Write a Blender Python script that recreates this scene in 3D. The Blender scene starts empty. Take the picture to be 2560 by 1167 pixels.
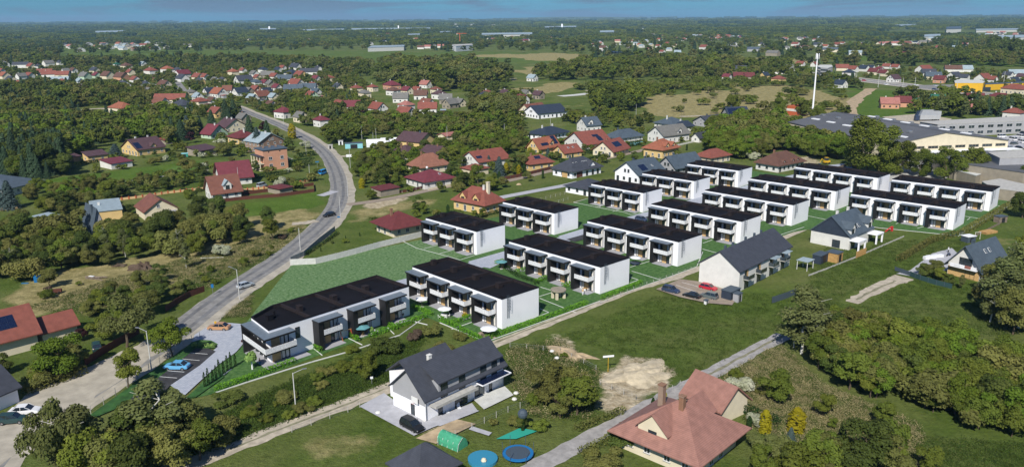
import bpy, bmesh, math, random
import numpy as np
from mathutils import Matrix, Vector
R = math.radians
rnd = random.Random(7)
npr = np.random.RandomState(11)
scene = bpy.context.scene
COL = scene.collection

# ------------------------------------------------------------------ camera
F, PITCH, ROLL, H = 1991.4, R(15.149), R(0.437), 65.5
cp, sp, cr, sr = math.cos(PITCH), math.sin(PITCH), math.cos(ROLL), math.sin(ROLL)
cam = bpy.data.cameras.new("camera"); cam.lens = F/2560*36; cam.sensor_width = 36
cam.clip_start = 1; cam.clip_end = 60000
co = bpy.data.objects.new("camera", cam); COL.objects.link(co); scene.camera = co
r_ = Vector((cr, -sr*sp, -sr*cp)); u_ = Vector((sr, cr*sp, cr*cp)); f_ = Vector((0, cp, -sp))
co.matrix_world = Matrix(((r_[0], u_[0], -f_[0], 0), (r_[1], u_[1], -f_[1], 0), (r_[2], u_[2], -f_[2], H), (0, 0, 0, 1)))

def ground(px, py, z=0.0):
    """The place on the level ground (or at height z) that a photograph pixel shows."""
    a, b = px-1280, py-583.5
    X, Y = (a*cr-b*sr)/F, (a*sr+b*cr)/F
    y, zz = cp-sp*Y, -sp-cp*Y
    t = (z-H)/zz
    return (X*t, y*t)
def pixel(x, y, z=0.0):
    z -= H; d = y*cp-z*sp; u = y*sp+z*cp
    X, Y = F*x/d, -F*u/d
    return (1280+X*cr+Y*sr, 583.5-X*sr+Y*cr)

# ------------------------------------------------------------------ light, sky, exposure
SUN_EL, SUN_AZ = R(42), R(-164)     # azimuth counted from +Y towards +X
world = bpy.data.worlds.new("World"); scene.world = world; world.use_nodes = True
wn, wl = world.node_tree.nodes, world.node_tree.links
wn.clear()
sky = wn.new("ShaderNodeTexSky"); sky.sky_type = 'NISHITA'; sky.sun_disc = False
sky.sun_elevation = SUN_EL; sky.sun_rotation = SUN_AZ; sky.altitude = 100; sky.air_density = 1.0; sky.dust_density = 0.6; sky.ozone_density = 2.5
bg = wn.new("ShaderNodeBackground"); bg.inputs[1].default_value = .085
out = wn.new("ShaderNodeOutputWorld")
tc = wn.new("ShaderNodeTexCoord"); mp = wn.new("ShaderNodeMapping"); mp.inputs['Scale'].default_value = (6.0, 6.0, 60)
nz = wn.new("ShaderNodeTexNoise"); nz.inputs['Scale'].default_value = 1.0; nz.inputs['Detail'].default_value = 7; nz.inputs['Roughness'].default_value = .55; nz.inputs['Distortion'].default_value = .6
rmp = wn.new("ShaderNodeValToRGB"); rmp.color_ramp.elements[0].position = .44; rmp.color_ramp.elements[1].position = .57
rmp.color_ramp.elements[1].color = (.75, .75, .75, 1)
mixc = wn.new("ShaderNodeMixRGB"); mixc.inputs[2].default_value = (1.32, 1.72, 2.60, 1)
hsv = wn.new("ShaderNodeMixRGB"); hsv.blend_type = 'MULTIPLY'; hsv.inputs[0].default_value = 1; hsv.inputs[2].default_value = (.18, .47, .84, 1)
wl.new(tc.outputs['Generated'], mp.inputs[0]); wl.new(mp.outputs[0], nz.inputs[0]); wl.new(nz.outputs[0], rmp.inputs[0])
wl.new(sky.outputs[0], hsv.inputs[1]); wl.new(hsv.outputs[0], mixc.inputs[1]); wl.new(rmp.outputs[0], mixc.inputs[0]); wl.new(mixc.outputs[0], bg.inputs[0]); wl.new(bg.outputs[0], out.inputs[0])
sl = bpy.data.lights.new("sun", 'SUN'); sl.energy = 4.2; sl.angle = R(.53); sl.color = (1, .955, .88)
so = bpy.data.objects.new("sun", sl); COL.objects.link(so); so.location = (0, 0, 300)
sd = Vector((math.sin(SUN_AZ)*math.cos(SUN_EL), math.cos(SUN_AZ)*math.cos(SUN_EL), math.sin(SUN_EL)))
so.rotation_euler = sd.to_track_quat('Z', 'Y').to_euler()
vs = scene.view_settings; vs.view_transform = 'Standard'; vs.look = 'None'; vs.exposure = 0.46; vs.gamma = 1; vs.use_curve_mapping = False
scene.cycles.max_bounces = 5; scene.cycles.diffuse_bounces = 3; scene.cycles.glossy_bounces = 2; scene.cycles.transmission_bounces = 3; scene.cycles.volume_bounces = 0
scene.cycles.transparent_max_bounces = 6

# ------------------------------------------------------------------ materials
MATS = {}
def mat(name, col, rough=.8, noise=0.0, nscale=1.0, col2=None, metal=0.0, spec=.3, bump=0.0, bscale=None, rand=0.0, waves=None, brick=None, transl=0.0, emit=None, detail=4, worldco=False):
    if name in MATS: return MATS[name]
    m = bpy.data.materials.new(name); m.use_nodes = True; N, L = m.node_tree.nodes, m.node_tree.links
    b = N['Principled BSDF']; b.inputs['Roughness'].default_value = rough; b.inputs['Metallic'].default_value = metal
    b.inputs['Specular IOR Level'].default_value = spec
    base = None
    c4 = lambda c: (c[0], c[1], c[2], 1)
    if worldco:
        g = N.new("ShaderNodeNewGeometry"); cosock = g.outputs['Position']
    else:
        t = N.new("ShaderNodeTexCoord"); cosock = t.outputs['Object']
    if noise or col2 is not None:
        n = N.new("ShaderNodeTexNoise"); n.inputs['Scale'].default_value = nscale; n.inputs['Detail'].default_value = detail; n.inputs['Roughness'].default_value = .62
        L.new(cosock, n.inputs['Vector'])
        cr_ = N.new("ShaderNodeValToRGB"); cr_.color_ramp.elements[0].position = .36; cr_.color_ramp.elements[1].position = .66
        a = col if col2 is not None else tuple(max(0, k*(1-noise)) for k in col)
        d = col2 if col2 is not None else tuple(min(1, k*(1+noise)) for k in col)
        cr_.color_ramp.elements[0].color = c4(a); cr_.color_ramp.elements[1].color = c4(d)
        L.new(n.outputs['Fac'], cr_.inputs[0]); base = cr_.outputs[0]
    if rand:
        oi = N.new("ShaderNodeObjectInfo"); h = N.new("ShaderNodeHueSaturation")
        mr = N.new("ShaderNodeMapRange"); mr.inputs[3].default_value = 1-rand; mr.inputs[4].default_value = 1+rand
        L.new(oi.outputs['Random'], mr.inputs[0]); L.new(mr.outputs[0], h.inputs['Value'])
        mr2 = N.new("ShaderNodeMapRange"); mr2.inputs[3].default_value = .5-rand*.06; mr2.inputs[4].default_value = .5+rand*.04
        ml = N.new("ShaderNodeMath"); ml.operation = 'MULTIPLY'; ml.inputs[1].default_value = 7.31
        fr = N.new("ShaderNodeMath"); fr.operation = 'FRACT'; L.new(oi.outputs['Random'], ml.inputs[0]); L.new(ml.outputs[0], fr.inputs[0])
        L.new(fr.outputs[0], mr2.inputs[0]); L.new(mr2.outputs[0], h.inputs['Hue'])
        if base: L.new(base, h.inputs['Color'])
        else: h.inputs['Color'].default_value = c4(col)
        base = h.outputs[0]
    hsock = None
    if waves:                      # roof courses: fine relief and darker lap lines
        w = N.new("ShaderNodeTexWave"); w.wave_type = 'BANDS'; w.bands_direction = waves[1]; w.wave_profile = 'SAW'
        w.inputs['Scale'].default_value = waves[0]; w.inputs['Distortion'].default_value = .0
        L.new(cosock, w.inputs['Vector']); mm = N.new("ShaderNodeMixRGB"); mm.blend_type = 'MULTIPLY'; mm.inputs[0].default_value = waves[2]
        if base: L.new(base, mm.inputs[1])
        else: mm.inputs[1].default_value = c4(col)
        L.new(w.outputs['Color'], mm.inputs[2]); base = mm.outputs[0]; hsock = w.outputs['Fac']
    if brick:
        k = N.new("ShaderNodeTexBrick"); k.inputs['Scale'].default_value = brick[0]; k.inputs['Mortar Size'].default_value = brick[2]
        k.inputs['Color1'].default_value = c4(col); k.inputs['Color2'].default_value = c4(col2 or tuple(x*.85 for x in col)); k.inputs['Mortar'].default_value = c4(brick[1])
        L.new(cosock, k.inputs['Vector'])
        if base:
            mm = N.new("ShaderNodeMixRGB"); mm.inputs[0].default_value = .55; L.new(base, mm.inputs[1]); L.new(k.outputs[0], mm.inputs[2]); base = mm.outputs[0]
        else: base = k.outputs[0]
    if bump:
        n2 = N.new("ShaderNodeTexNoise"); n2.inputs['Scale'].default_value = bscale or nscale*4; n2.inputs['Detail'].default_value = 3; L.new(cosock, n2.inputs['Vector'])
        bp = N.new("ShaderNodeBump"); bp.inputs['Strength'].default_value = bump; bp.inputs['Distance'].default_value = .1
        L.new(n2.outputs['Fac'], bp.inputs['Height']); L.new(bp.outputs[0], b.inputs['Normal'])
    if base: L.new(base, b.inputs['Base Color'])
    else: b.inputs['Base Color'].default_value = c4(col)
    if emit: b.inputs['Emission Color'].default_value = c4(emit[:3]); b.inputs['Emission Strength'].default_value = emit[3]
    if transl:
        tr = N.new("ShaderNodeBsdfTranslucent"); mx = N.new("ShaderNodeMixShader"); mx.inputs[0].default_value = transl
        if base: L.new(base, tr.inputs[0])
        else: tr.inputs[0].default_value = c4(col)
        L.new(b.outputs[0], mx.inputs[1]); L.new(tr.outputs[0], mx.inputs[2]); L.new(mx.outputs[0], N['Material Output'].inputs[0])
    MATS[name] = m; return m

# ------------------------------------------------------------------ mesh builder and object helpers
class MB:
    def __init__(s): s.v, s.f, s.m = [], [], []
    def quad(s, pts, m=0):
        n = len(s.v); s.v += [tuple(p) for p in pts]; s.f.append(tuple(range(n, n+len(pts)))); s.m.append(m); return s
    def box(s, x0, y0, z0, x1, y1, z1, m=0):
        n = len(s.v)
        s.v += [(x0, y0, z0), (x1, y0, z0), (x1, y1, z0), (x0, y1, z0), (x0, y0, z1), (x1, y0, z1), (x1, y1, z1), (x0, y1, z1)]
        for q in ((3, 2, 1, 0), (4, 5, 6, 7), (0, 1, 5, 4), (1, 2, 6, 5), (2, 3, 7, 6), (3, 0, 4, 7)):
            s.f.append(tuple(n+k for k in q)); s.m.append(m)
        return s
    def prism(s, poly, z0, z1, m=0, mt=None):      # vertical prism over a plan polygon (counter-clockwise)
        n = len(s.v); k = len(poly)
        s.v += [(p[0], p[1], z0) for p in poly]+[(p[0], p[1], z1) for p in poly]
        s.f.append(tuple(range(n+k-1, n-1, -1))); s.m.append(m)
        s.f.append(tuple(range(n+k, n+2*k))); s.m.append(m if mt is None else mt)
        for i in range(k): s.f.append((n+i, n+(i+1) % k, n+k+(i+1) % k, n+k+i)); s.m.append(m)
        return s
    def extr(s, prof, x0, x1, m=0):               # (y, z) profile extruded along x
        n = len(s.v); k = len(prof)
        s.v += [(x0, p[0], p[1]) for p in prof]+[(x1, p[0], p[1]) for p in prof]
        s.f.append(tuple(range(n, n+k))); s.m.append(m); s.f.append(tuple(range(n+2*k-1, n+k-1, -1))); s.m.append(m)
        for i in range(k): s.f.append((n+(i+1) % k, n+i, n+k+i, n+k+(i+1) % k)); s.m.append(m)
        return s
    def tube(s, p0, p1, r0, r1=None, n=6, m=0):
        r1 = r0 if r1 is None else r1
        p0, p1 = Vector(p0), Vector(p1); d = (p1-p0).normalized()
        a = d.orthogonal().normalized(); b = d.cross(a); k = len(s.v)
        for p, r in ((p0, r0), (p1, r1)):
            for i in range(n):
                t = 2*math.pi*i/n; q = p+a*math.cos(t)*r+b*math.sin(t)*r; s.v.append(tuple(q))
        for i in range(n): s.f.append((k+i, k+(i+1) % n, k+n+(i+1) % n, k+n+i)); s.m.append(m)
        s.f.append(tuple(range(k+n-1, k-1, -1))); s.m.append(m); s.f.append(tuple(range(k+n, k+2*n))); s.m.append(m)
        return s
    def ring(s, cx, cy, z, r, tr, n=20, m=0):
        for i in range(n):
            a, b = 2*math.pi*i/n, 2*math.pi*(i+1)/n
            s.tube((cx+r*math.cos(a), cy+r*math.sin(a), z), (cx+r*math.cos(b), cy+r*math.sin(b), z), tr, n=5, m=m)
        return s
    def ball(s, c, r, n=8, m=0, sz=1.0):
        k = len(s.v); q = n//2
        for j in range(q+1):
            t = math.pi*j/q
            for i in range(n):
                a = 2*math.pi*i/n; s.v.append((c[0]+r*math.sin(t)*math.cos(a), c[1]+r*math.sin(t)*math.sin(a), c[2]+sz*r*math.cos(t)))
        for j in range(q):
            for i in range(n): s.f.append((k+j*n+i, k+(j+1)*n+i, k+(j+1)*n+(i+1) % n, k+j*n+(i+1) % n)); s.m.append(m)
        return s
    def mesh(s, name, mats):
        me = bpy.data.meshes.new(name); me.from_pydata(s.v, [], s.f)
        for m in (mats if isinstance(mats, (list, tuple)) else [mats]): me.materials.append(m)
        if any(s.m): me.polygons.foreach_set('material_index', s.m)
        me.update(); return me
    def build(s, name, mats, parent=None, loc=None, rz=None):
        return link(name, s.mesh(name, mats), parent, loc, rz)
def link(name, data, parent=None, loc=None, rz=None, scale=None):
    o = bpy.data.objects.new(name, data); COL.objects.link(o)
    if parent: o.parent = parent
    if loc is not None: o.location = (loc[0], loc[1], loc[2] if len(loc) > 2 else 0)
    if rz is not None: o.rotation_euler[2] = rz
    if scale is not None: o.scale = scale if hasattr(scale, '__len__') else (scale,)*3
    return o
def thing(name, loc, rz=0.0, label=None, cat=None, group=None):
    o = link(name, None, None, loc, rz); o.empty_display_size = .5
    if label: tag(o, label, cat, group)
    return o
def tag(o, label, cat, group=None):
    o['label'] = label; o['category'] = cat
    if group: o['group'] = group
    return o
def structure(o): o['kind'] = 'structure'; return o
def copy_tree(o, parent=None, keep=True):
    c = o.copy(); COL.objects.link(c); c.parent = parent
    for ch in list(o.children): copy_tree(ch, c)
    return c
# things whose label is finished at the end, from what stands next to them
PENDING, LANDMARKS = [], []
def later(o, desc, cat, group, x, y): PENDING.append((o, desc, cat, group, x, y)); o['category'] = cat; o['group'] = group; o['label'] = desc
def landmark(x, y, phrase): LANDMARKS.append((x, y, phrase))
BLOCKED = []      # circles kept free of trees: (x, y, r)
CLEAR = []        # polygons kept free of trees (world)
LINES = []        # road centre lines (world pts, half width)
def inpoly(x, y, P):
    c = False; j = len(P)-1
    for i in range(len(P)):
        a, b = P[i], P[j]
        if (a[1] > y) != (b[1] > y) and x < (b[0]-a[0])*(y-a[1])/(b[1]-a[1])+a[0]: c = not c
        j = i
    return c
def W(pts): return [ground(*p) for p in pts]
def segd(x, y, a, b):
    vx, vy = b[0]-a[0], b[1]-a[1]; l = vx*vx+vy*vy
    t = max(0, min(1, ((x-a[0])*vx+(y-a[1])*vy)/l)) if l else 0
    return math.hypot(x-a[0]-t*vx, y-a[1]-t*vy)
def smooth(P, n=6):
    Q = []; P = [P[0]]+list(P)+[P[-1]]
    for i in range(1, len(P)-2):
        p0, p1, p2, p3 = P[i-1], P[i], P[i+1], P[i+2]
        for k in range(n):
            t = k/n
            Q.append(tuple(.5*(2*p1[j]+(p2[j]-p0[j])*t+(2*p0[j]-5*p1[j]+4*p2[j]-p3[j])*t*t+(3*p1[j]-p0[j]-3*p2[j]+p3[j])*t**3) for j in (0, 1)))
    Q.append(tuple(P[-2])); return Q
# ------------------------------------------------------------------ palette (real-world base colours)
M = lambda k: MATS[k]
mat('white_render', (.80, .80, .82), .75, .03, .25)
mat('cream_render', (.62, .55, .40), .85, .06, .5); mat('white_plaster', (.62, .61, .57), .85, .06, .5)
mat('yellow_render', (.60, .43, .19), .85, .06, .5); mat('pink_render', (.52, .27, .17), .85, .05, .5)
mat('tan_render', (.27, .235, .18), .85, .1, .6); mat('grey_render', (.33, .33, .34), .85, .06, .5)
mat('mint_render', (.40, .52, .38), .85, .06, .5); mat('brown_brick', (.23, .12, .07), .9, .2, 1.5, brick=(4, (.3, .25, .2), .02))
mat('black_panel', (.012, .011, .012), .5, spec=.4); mat('roof_felt', (.0065, .0058, .008), .85, .25, .15, spec=.15); mat('upstand_felt', (.020, .0145, .015), .8, .2, .5, spec=.2)
mat('canopy_sheet', (.13, .16, .19), .45, .1, 1.5); mat('wood_panel', (.52, .34, .15), .6, .12, 3)
mat('glass', (.03, .04, .05), .06, spec=.9, rand=.3); mat('lit_room_white', (.72, .68, .60), .8, .1, 2)  # pale curtain tone stands in for bright rooms behind the glass
mat('dark_frame', (.02, .02, .022), .5); mat('white_frame', (.7, .7, .68), .5)
mat('perforated_sheet', (.72, .72, .72), .6, .0, 9, col2=(.50, .51, .53)); MATS['perforated_sheet'].node_tree.nodes['Color Ramp'].color_ramp.elements[0].position = .44; MATS['perforated_sheet'].node_tree.nodes['Color Ramp'].color_ramp.elements[1].position = .47
MATS['perforated_sheet'].node_tree.nodes['Color Ramp'].color_ramp.elements[0].color = (.38, .39, .42, 1); MATS['perforated_sheet'].node_tree.nodes['Color Ramp'].color_ramp.elements[1].color = (.74, .74, .74, 1)
mat('patio_slab', (.36, .36, .38), .8, .12, 3, brick=(1.2, (.2, .2, .2), .015))
mat('concrete', (.40, .39, .36), .9, .12, 1.0, bump=.2); mat('pale_concrete', (.50, .50, .47), .9, .1, .8)
mat('steel', (.35, .36, .37), .4, metal=.6); mat('dark_steel', (.06, .08, .10), .4)
for nm, c in dict(red=(.235, .075, .052), terracotta=(.26, .115, .075), orange=(.30, .105, .058), raspberry=(.165, .036, .045), burgundy=(.14, .033, .032), brown=(.13, .065, .045), rust=(.19, .075, .05),
                  charcoal=(.055, .06, .075), navy=(.03, .042, .065), slate=(.075, .10, .125), grey=(.17, .165, .15), green=(.02, .11, .07), palemetal=(.30, .37, .40), rose=(.36, .15, .12), salmon=(.31, .155, .12), plum=(.09, .05, .055)).items():
    mat('roof_'+nm, c, .65, .14, .8, waves=(2.0, 'Z', .26), bump=.25, bscale=3, spec=.35)
mat('asphalt', (.215, .208, .195), .9, .2, .55, worldco=True); mat('dark_asphalt', (.04, .04, .043), .9, .25, .5, worldco=True)
mat('gravel', (.40, .35, .27), .95, .22, .6, worldco=True, bump=.3, bscale=3); mat('shoulder', (.36, .325, .26), .95, .16, .35, worldco=True); mat('soil', (.38, .29, .18), .95, .3, .35, worldco=True, bump=.6, bscale=1.5)
mat('soil_pale', (.46, .39, .27), .95, .25, .5, worldco=True, bump=.8, bscale=1.2)
mat('paving', (.38, .38, .40), .85, .1, .8, worldco=True); mat('line_paint', (.72, .72, .70), .7)
mat('paver_block', (.30, .33, .39), .8, .0, 1.1, col2=(.45, .47, .51), worldco=True, brick=(.9, (.20, .21, .24), .035))
mat('lawn', (.026, .082, .014), .95, .0, 1.1, col2=(.085, .165, .045), worldco=True, bump=.8, bscale=5, detail=9)
mat('lawn_meadow', (.036, .105, .020), .95, .0, 1.3, col2=(.165, .245, .115), worldco=True, bump=.8, bscale=4, detail=10)
mat('mown', (.07, .13, .02), .95, .25, .3, worldco=True); mat('kerb_white', (.60, .60, .58), .8)
mat('blue_water', (.04, .22, .34), .25); mat('blue_plastic', (.015, .14, .34), .4); mat('teal_net', (.03, .24, .18), .7); mat('red_plastic', (.5, .03, .03), .4)
mat('yellow_paint', (.60, .36, .02), .5); mat('timber', (.42, .25, .09), .8, .2, 2); mat('bark', (.10, .075, .05), .95, .3, 3); mat('birch_bark', (.60, .58, .52), .9, .3, 2); mat('grey_wood', (.19, .15, .115), .95, .3, 2)
mat('trailer_tarp', (.36, .37, .38), .6, .05, .5); mat('solar_cell', (.008, .014, .04), .12, spec=.7); mat('white_canvas', (.72, .73, .74), .8, .05, 1); mat('teal_canvas', (.10, .26, .28), .8); mat('dark_screen', (.025, .06, .06), .8); mat('fence_wood', (.10, .035, .022), .85, .15, 2)
mat('skin', (.5, .3, .22), .7); mat('tyre', (.015, .015, .015), .9); mat('rim', (.35, .35, .36), .3, metal=.7); mat('car_glass', (.015, .02, .025), .05, spec=1.0)
mat('yellow_sheet', (.62, .36, .02), .6, .05, .3); mat('orange_block', (.42, .10, .04), .8, .1, 1); mat('salmon_paint', (.60, .40, .20), .8); mat('cyan_tarp', (.25, .55, .60), .6, .1, 1)

def foliage(name, a, b, rand=.24, transl=.38):
    return mat(name, a, .75, .0, .9, col2=b, rand=rand, transl=transl, spec=.15)
foliage('leaf_green', (0.105, 0.143, 0.018), (0.179, 0.211, 0.036)); foliage('leaf_olive', (0.141, 0.154, 0.036), (0.211, 0.211, 0.061)); foliage('leaf_dark', (0.072, 0.105, 0.020), (0.118, 0.147, 0.033))
foliage('leaf_spruce', (0.032, 0.061, 0.028), (0.058, 0.092, 0.044), .2, .1); foliage('leaf_bluespruce', (.045, .075, .07), (.08, .11, .10), .1, .1); foliage('leaf_birch', (0.122, 0.147, 0.044), (0.192, 0.211, 0.077)); foliage('leaf_bright', (0.109, 0.179, 0.018), (0.166, 0.230, 0.026))
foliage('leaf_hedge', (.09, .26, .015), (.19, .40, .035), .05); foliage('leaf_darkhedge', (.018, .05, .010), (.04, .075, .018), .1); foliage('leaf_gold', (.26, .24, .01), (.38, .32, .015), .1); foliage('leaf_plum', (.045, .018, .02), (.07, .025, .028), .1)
foliage('blossom', (.35, .38, .22), (.60, .60, .48), .1); foliage('leaf_willow', (0.122, 0.147, 0.038), (0.192, 0.211, 0.070)); foliage('twig_brown', (.10, .07, .05), (.16, .12, .085), .1)

# ------------------------------------------------------------------ ground sheet with land cover stored on it
def axis(lo, hi, a, b, step, grow, cap=1e9):
    v = [a]
    while v[-1] < b: v.append(v[-1]+step)
    s = step
    while v[-1] < hi: s = min(s*grow, cap); v.append(v[-1]+s)
    s = step; L = [a]
    while L[-1] > lo: s = min(s*grow, cap); L.append(L[-1]-s)
    return np.array(sorted(set(L+v)))
xs = axis(-15500, 15500, -170, 300, 2.6, 1.05)
ys = axis(-600, 16000, 84, 420, 2.2, 1.022)
GX, GY = np.meshgrid(xs, ys)
from mathutils import noise as mnoise
def cover(polys, jitter=3.0):
    A = np.zeros(GX.shape)
    for px, val, *jt in polys:
        P = W(px); jj = jt[0] if jt else jitter
        xa, xb = min(p[0] for p in P)-jj, max(p[0] for p in P)+jj; ya, yb = min(p[1] for p in P)-jj, max(p[1] for p in P)+jj
        I = np.where((GX > xa) & (GX < xb) & (GY > ya) & (GY < yb))
        for i, j in zip(*I):
            x, y = GX[i, j], GY[i, j]; sc = 1/(jj*2.5)
            n = mnoise.noise((x*sc, y*sc, 3)); n2 = mnoise.noise((x*sc, y*sc, 9))
            if inpoly(x+n*jj*1.6, y+n2*jj*1.6, P): A[i, j] = val
    return A
dry = cover([
    ([(10, 745), (60, 700), (180, 672), (420, 632), (560, 600), (690, 560), (770, 555), (735, 610), (640, 650), (480, 700), (300, 735), (150, 775), (60, 800)], .9),
    ([(600, 545), (740, 520), (800, 525), (770, 560), (640, 575)], .8), ([(700, 530), (815, 525), (800, 545), (690, 560)], .6),
    ([(860, 530), (960, 510), (1080, 490), (1100, 505), (960, 545), (880, 560)], .6),
    ([(1760, 960), (1800, 900), (1900, 870), (1990, 880), (2040, 960), (2150, 1020), (2300, 1060), (2330, 1167), (2100, 1167), (1950, 1050), (1850, 1020)], .62),
    ([(1600, 245), (1700, 235), (1950, 210), (2110, 240), (2150, 270), (2110, 295), (1900, 300), (1760, 300), (1640, 290), (1560, 265)], .95, 12),
    ([(1240, 228), (1420, 205), (1460, 215), (1300, 245)], .9, 12), ([(1060, 205), (1190, 192), (1230, 205), (1150, 215)], .8, 12),
    ([(1180, 140), (1400, 132), (1490, 138), (1480, 150), (1330, 152)], 1.0, 40), ([(1290, 168), (1400, 160), (1420, 185), (1300, 190)], .8, 20),
    ([(1860, 145), (2030, 147), (2040, 158), (1840, 160)], .8, 30), ([(2440, 235), (2560, 225), (2560, 260)], .4, 10),
    ([(750, 1100), (900, 1040), (1000, 1090), (950, 1167), (800, 1167)], .45, 6), ([(2080, 590), (2240, 560), (2400, 590), (2100, 740), (1960, 790)], .15),
    ([(0, 555), (140, 545), (120, 580), (0, 590)], .4), ([(1400, 260), (1460, 250), (1470, 268), (1380, 275)], .4, 8), ([(2290, 640), (2430, 600), (2560, 570), (2560, 640), (2480, 640)], .4)])
bare = cover([
    ([(1360, 830), (1400, 830), (1480, 890), (1440, 920), (1390, 880)], .7), ([(1505, 930), (1575, 888), (1640, 895), (1700, 925), (1660, 975), (1590, 985), (1500, 960)], .9, 2),
    ([(1500, 960), (1600, 990), (1620, 1000), (1560, 1040), (1490, 1030)], .7), ([(900, 510), (1010, 490), (1025, 500), (930, 527)], .8, 2),
    ([(1250, 200), (1300, 190), (1290, 205)], .5), ([(1010, 1060), (1110, 1030), (1180, 1040), (1080, 1110)], .6), ([(0, 250), (60, 247), (50, 255), (0, 258)], .8), ([(1880, 395), (2050, 390), (2060, 410), (1900, 415)], .6),
    ([(2130, 310), (2310, 300), (2330, 330), (2200, 330)], .55, 6), ([(440, 385), (560, 370), (560, 380), (450, 395)], .3)], 2.0)
lush = cover([
    ([(1400, 830), (1740, 690), (1990, 700), (2080, 590), (2390, 600), (2560, 640), (2560, 830), (2000, 850), (1850, 880), (1700, 950), (1400, 850)], .45), ([(0, 120), (700, 125), (1200, 130), (1420, 128), (1480, 160), (1250, 165), (900, 170), (600, 150), (300, 150), (0, 150)], .5, 60),
    ([(2150, 140), (2560, 150), (2560, 168), (2350, 160), (2150, 155)], .8, 40), ([(2130, 220), (2400, 235), (2400, 300), (2100, 300)], .7, 10), ([(530, 520), (800, 480), (810, 520), (600, 545)], .8), ([(60, 455), (500, 400), (520, 420), (400, 440), (100, 470)], .8, 3)])
def blur(A):
    B = np.pad(A, 1, mode='edge'); return (B[:-2, 1:-1]+B[2:, 1:-1]+B[1:-1, :-2]+B[1:-1, 2:]+2*A)/6
dry, bare, lush = blur(blur(dry)), blur(bare), blur(blur(lush))
ny, nx = GX.shape
GZ = np.zeros(GX.shape)
rr = np.hypot(GX, GY); GZ += np.clip((rr-9000)/7000, 0, 1)**2*38*(1+.5*np.sin(GX/1900+1)+.3*np.sin(GX/700))     # low far hills
V = np.stack([GX.ravel(), GY.ravel(), GZ.ravel()], 1)
ii = np.arange((ny-1)*nx).reshape(ny-1, nx)[:, :-1].ravel()
Fq = np.stack([ii, ii+1, ii+nx+1, ii+nx], 1)
me = bpy.data.meshes.new("ground"); me.vertices.add(len(V)); me.vertices.foreach_set('co', V.ravel().astype(np.float32))
me.loops.add(Fq.size); me.loops.foreach_set('vertex_index', Fq.ravel().astype(np.int32)); me.polygons.add(len(Fq)); me.polygons.foreach_set('loop_start', (np.arange(len(Fq))*4).astype(np.int32)); me.polygons.foreach_set('loop_total', np.full(len(Fq), 4, np.int32)); me.update(calc_edges=True)
ca = me.color_attributes.new('cover', 'FLOAT_COLOR', 'POINT'); ca.data.foreach_set('color', np.stack([dry.ravel(), bare.ravel(), lush.ravel(), np.ones(dry.size)], 1).ravel().astype(np.float32))
gm = bpy.data.materials.new("meadow_ground"); gm.use_nodes = True; N, L = gm.node_tree.nodes, gm.node_tree.links
geo = N.new("ShaderNodeNewGeometry")
def nz_(scale, det=6, rough=.6, dist=0):
    n = N.new("ShaderNodeTexNoise"); n.inputs['Scale'].default_value = scale; n.inputs['Detail'].default_value = det; n.inputs['Roughness'].default_value = rough; n.inputs['Distortion'].default_value = dist
    L.new(geo.outputs['Position'], n.inputs['Vector']); return n.outputs['Fac']
def ramp(s, p0, p1, c0, c1):
    r = N.new("ShaderNodeValToRGB"); e = r.color_ramp.elements; e[0].position = p0; e[1].position = p1; e[0].color = (*c0, 1); e[1].color = (*c1, 1); L.new(s, r.inputs[0]); return r.outputs[0]
def mixn(f, a, b, bt='MIX'):
    m = N.new("ShaderNodeMixRGB"); m.blend_type = bt
    for k, v in ((0, f), (1, a), (2, b)):
        if isinstance(v, (int, float)): m.inputs[k].default_value = v
        elif isinstance(v, tuple): m.inputs[k].default_value = (*v, 1)
        else: L.new(v, m.inputs[k])
    return m.outputs[0]
at = N.new("ShaderNodeAttribute"); at.attribute_name = 'cover'; sx = N.new("ShaderNodeSeparateColor"); L.new(at.outputs['Color'], sx.inputs[0])
def thr(s, nzs, amt, lo=.38, hi=.62):         # break the stored edge up with noise
    a = N.new("ShaderNodeMath"); a.operation = 'MULTIPLY_ADD'; a.inputs[1].default_value = amt; L.new(nzs, a.inputs[0]); L.new(s, a.inputs[2])
    m = N.new("ShaderNodeMapRange"); m.inputs[1].default_value = lo+amt*.5; m.inputs[2].default_value = hi+amt*.5; L.new(a.outputs[0], m.inputs[0]); return m.outputs[0]
fine, midn, big, huge = nz_(.9, 8, .7), nz_(.12, 8, .65), nz_(.028, 6), nz_(.0035, 5)
base = ramp(midn, .34, .68, (.060, .095, .014), (.105, .140, .030))
base = mixn(ramp(big, .42, .62, (0, 0, 0), (.75, .75, .75)), base, (.145, .155, .050))
base = mixn(ramp(nz_(.35, 8, .7), .56, .70, (0, 0, 0), (.7, .7, .7)), base, (.042, .072, .012))
base = mixn(thr(sx.outputs[2], midn, .5), base, ramp(midn, .35, .65, (.062, .115, .012), (.095, .150, .022)))
base = mixn(thr(sx.outputs[0], midn, .9), base, ramp(nz_(.25, 9, .7), .36, .66, (.17, .15, .055), (.38, .32, .15)))
base = mixn(thr(sx.outputs[1], fine, .7), base, ramp(nz_(.5, 9, .7), .36, .66, (.27, .21, .12), (.58, .50, .36)))
base = mixn(.55, base, ramp(fine, .3, .72, (.45, .45, .45), (1.5, 1.5, 1.5)), 'MULTIPLY')
bsdf = N['Principled BSDF']; L.new(base, bsdf.inputs['Base Color']); bsdf.inputs['Roughness'].default_value = .95; bsdf.inputs['Specular IOR Level'].default_value = .1
bp = N.new("ShaderNodeBump"); bp.inputs['Strength'].default_value = .9; bp.inputs['Distance'].default_value = .5; L.new(nz_(1.6, 5, .7), bp.inputs['Height']); L.new(bp.outputs[0], bsdf.inputs['Normal'])
me.materials.append(gm)
structure(link("ground", me))

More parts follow.
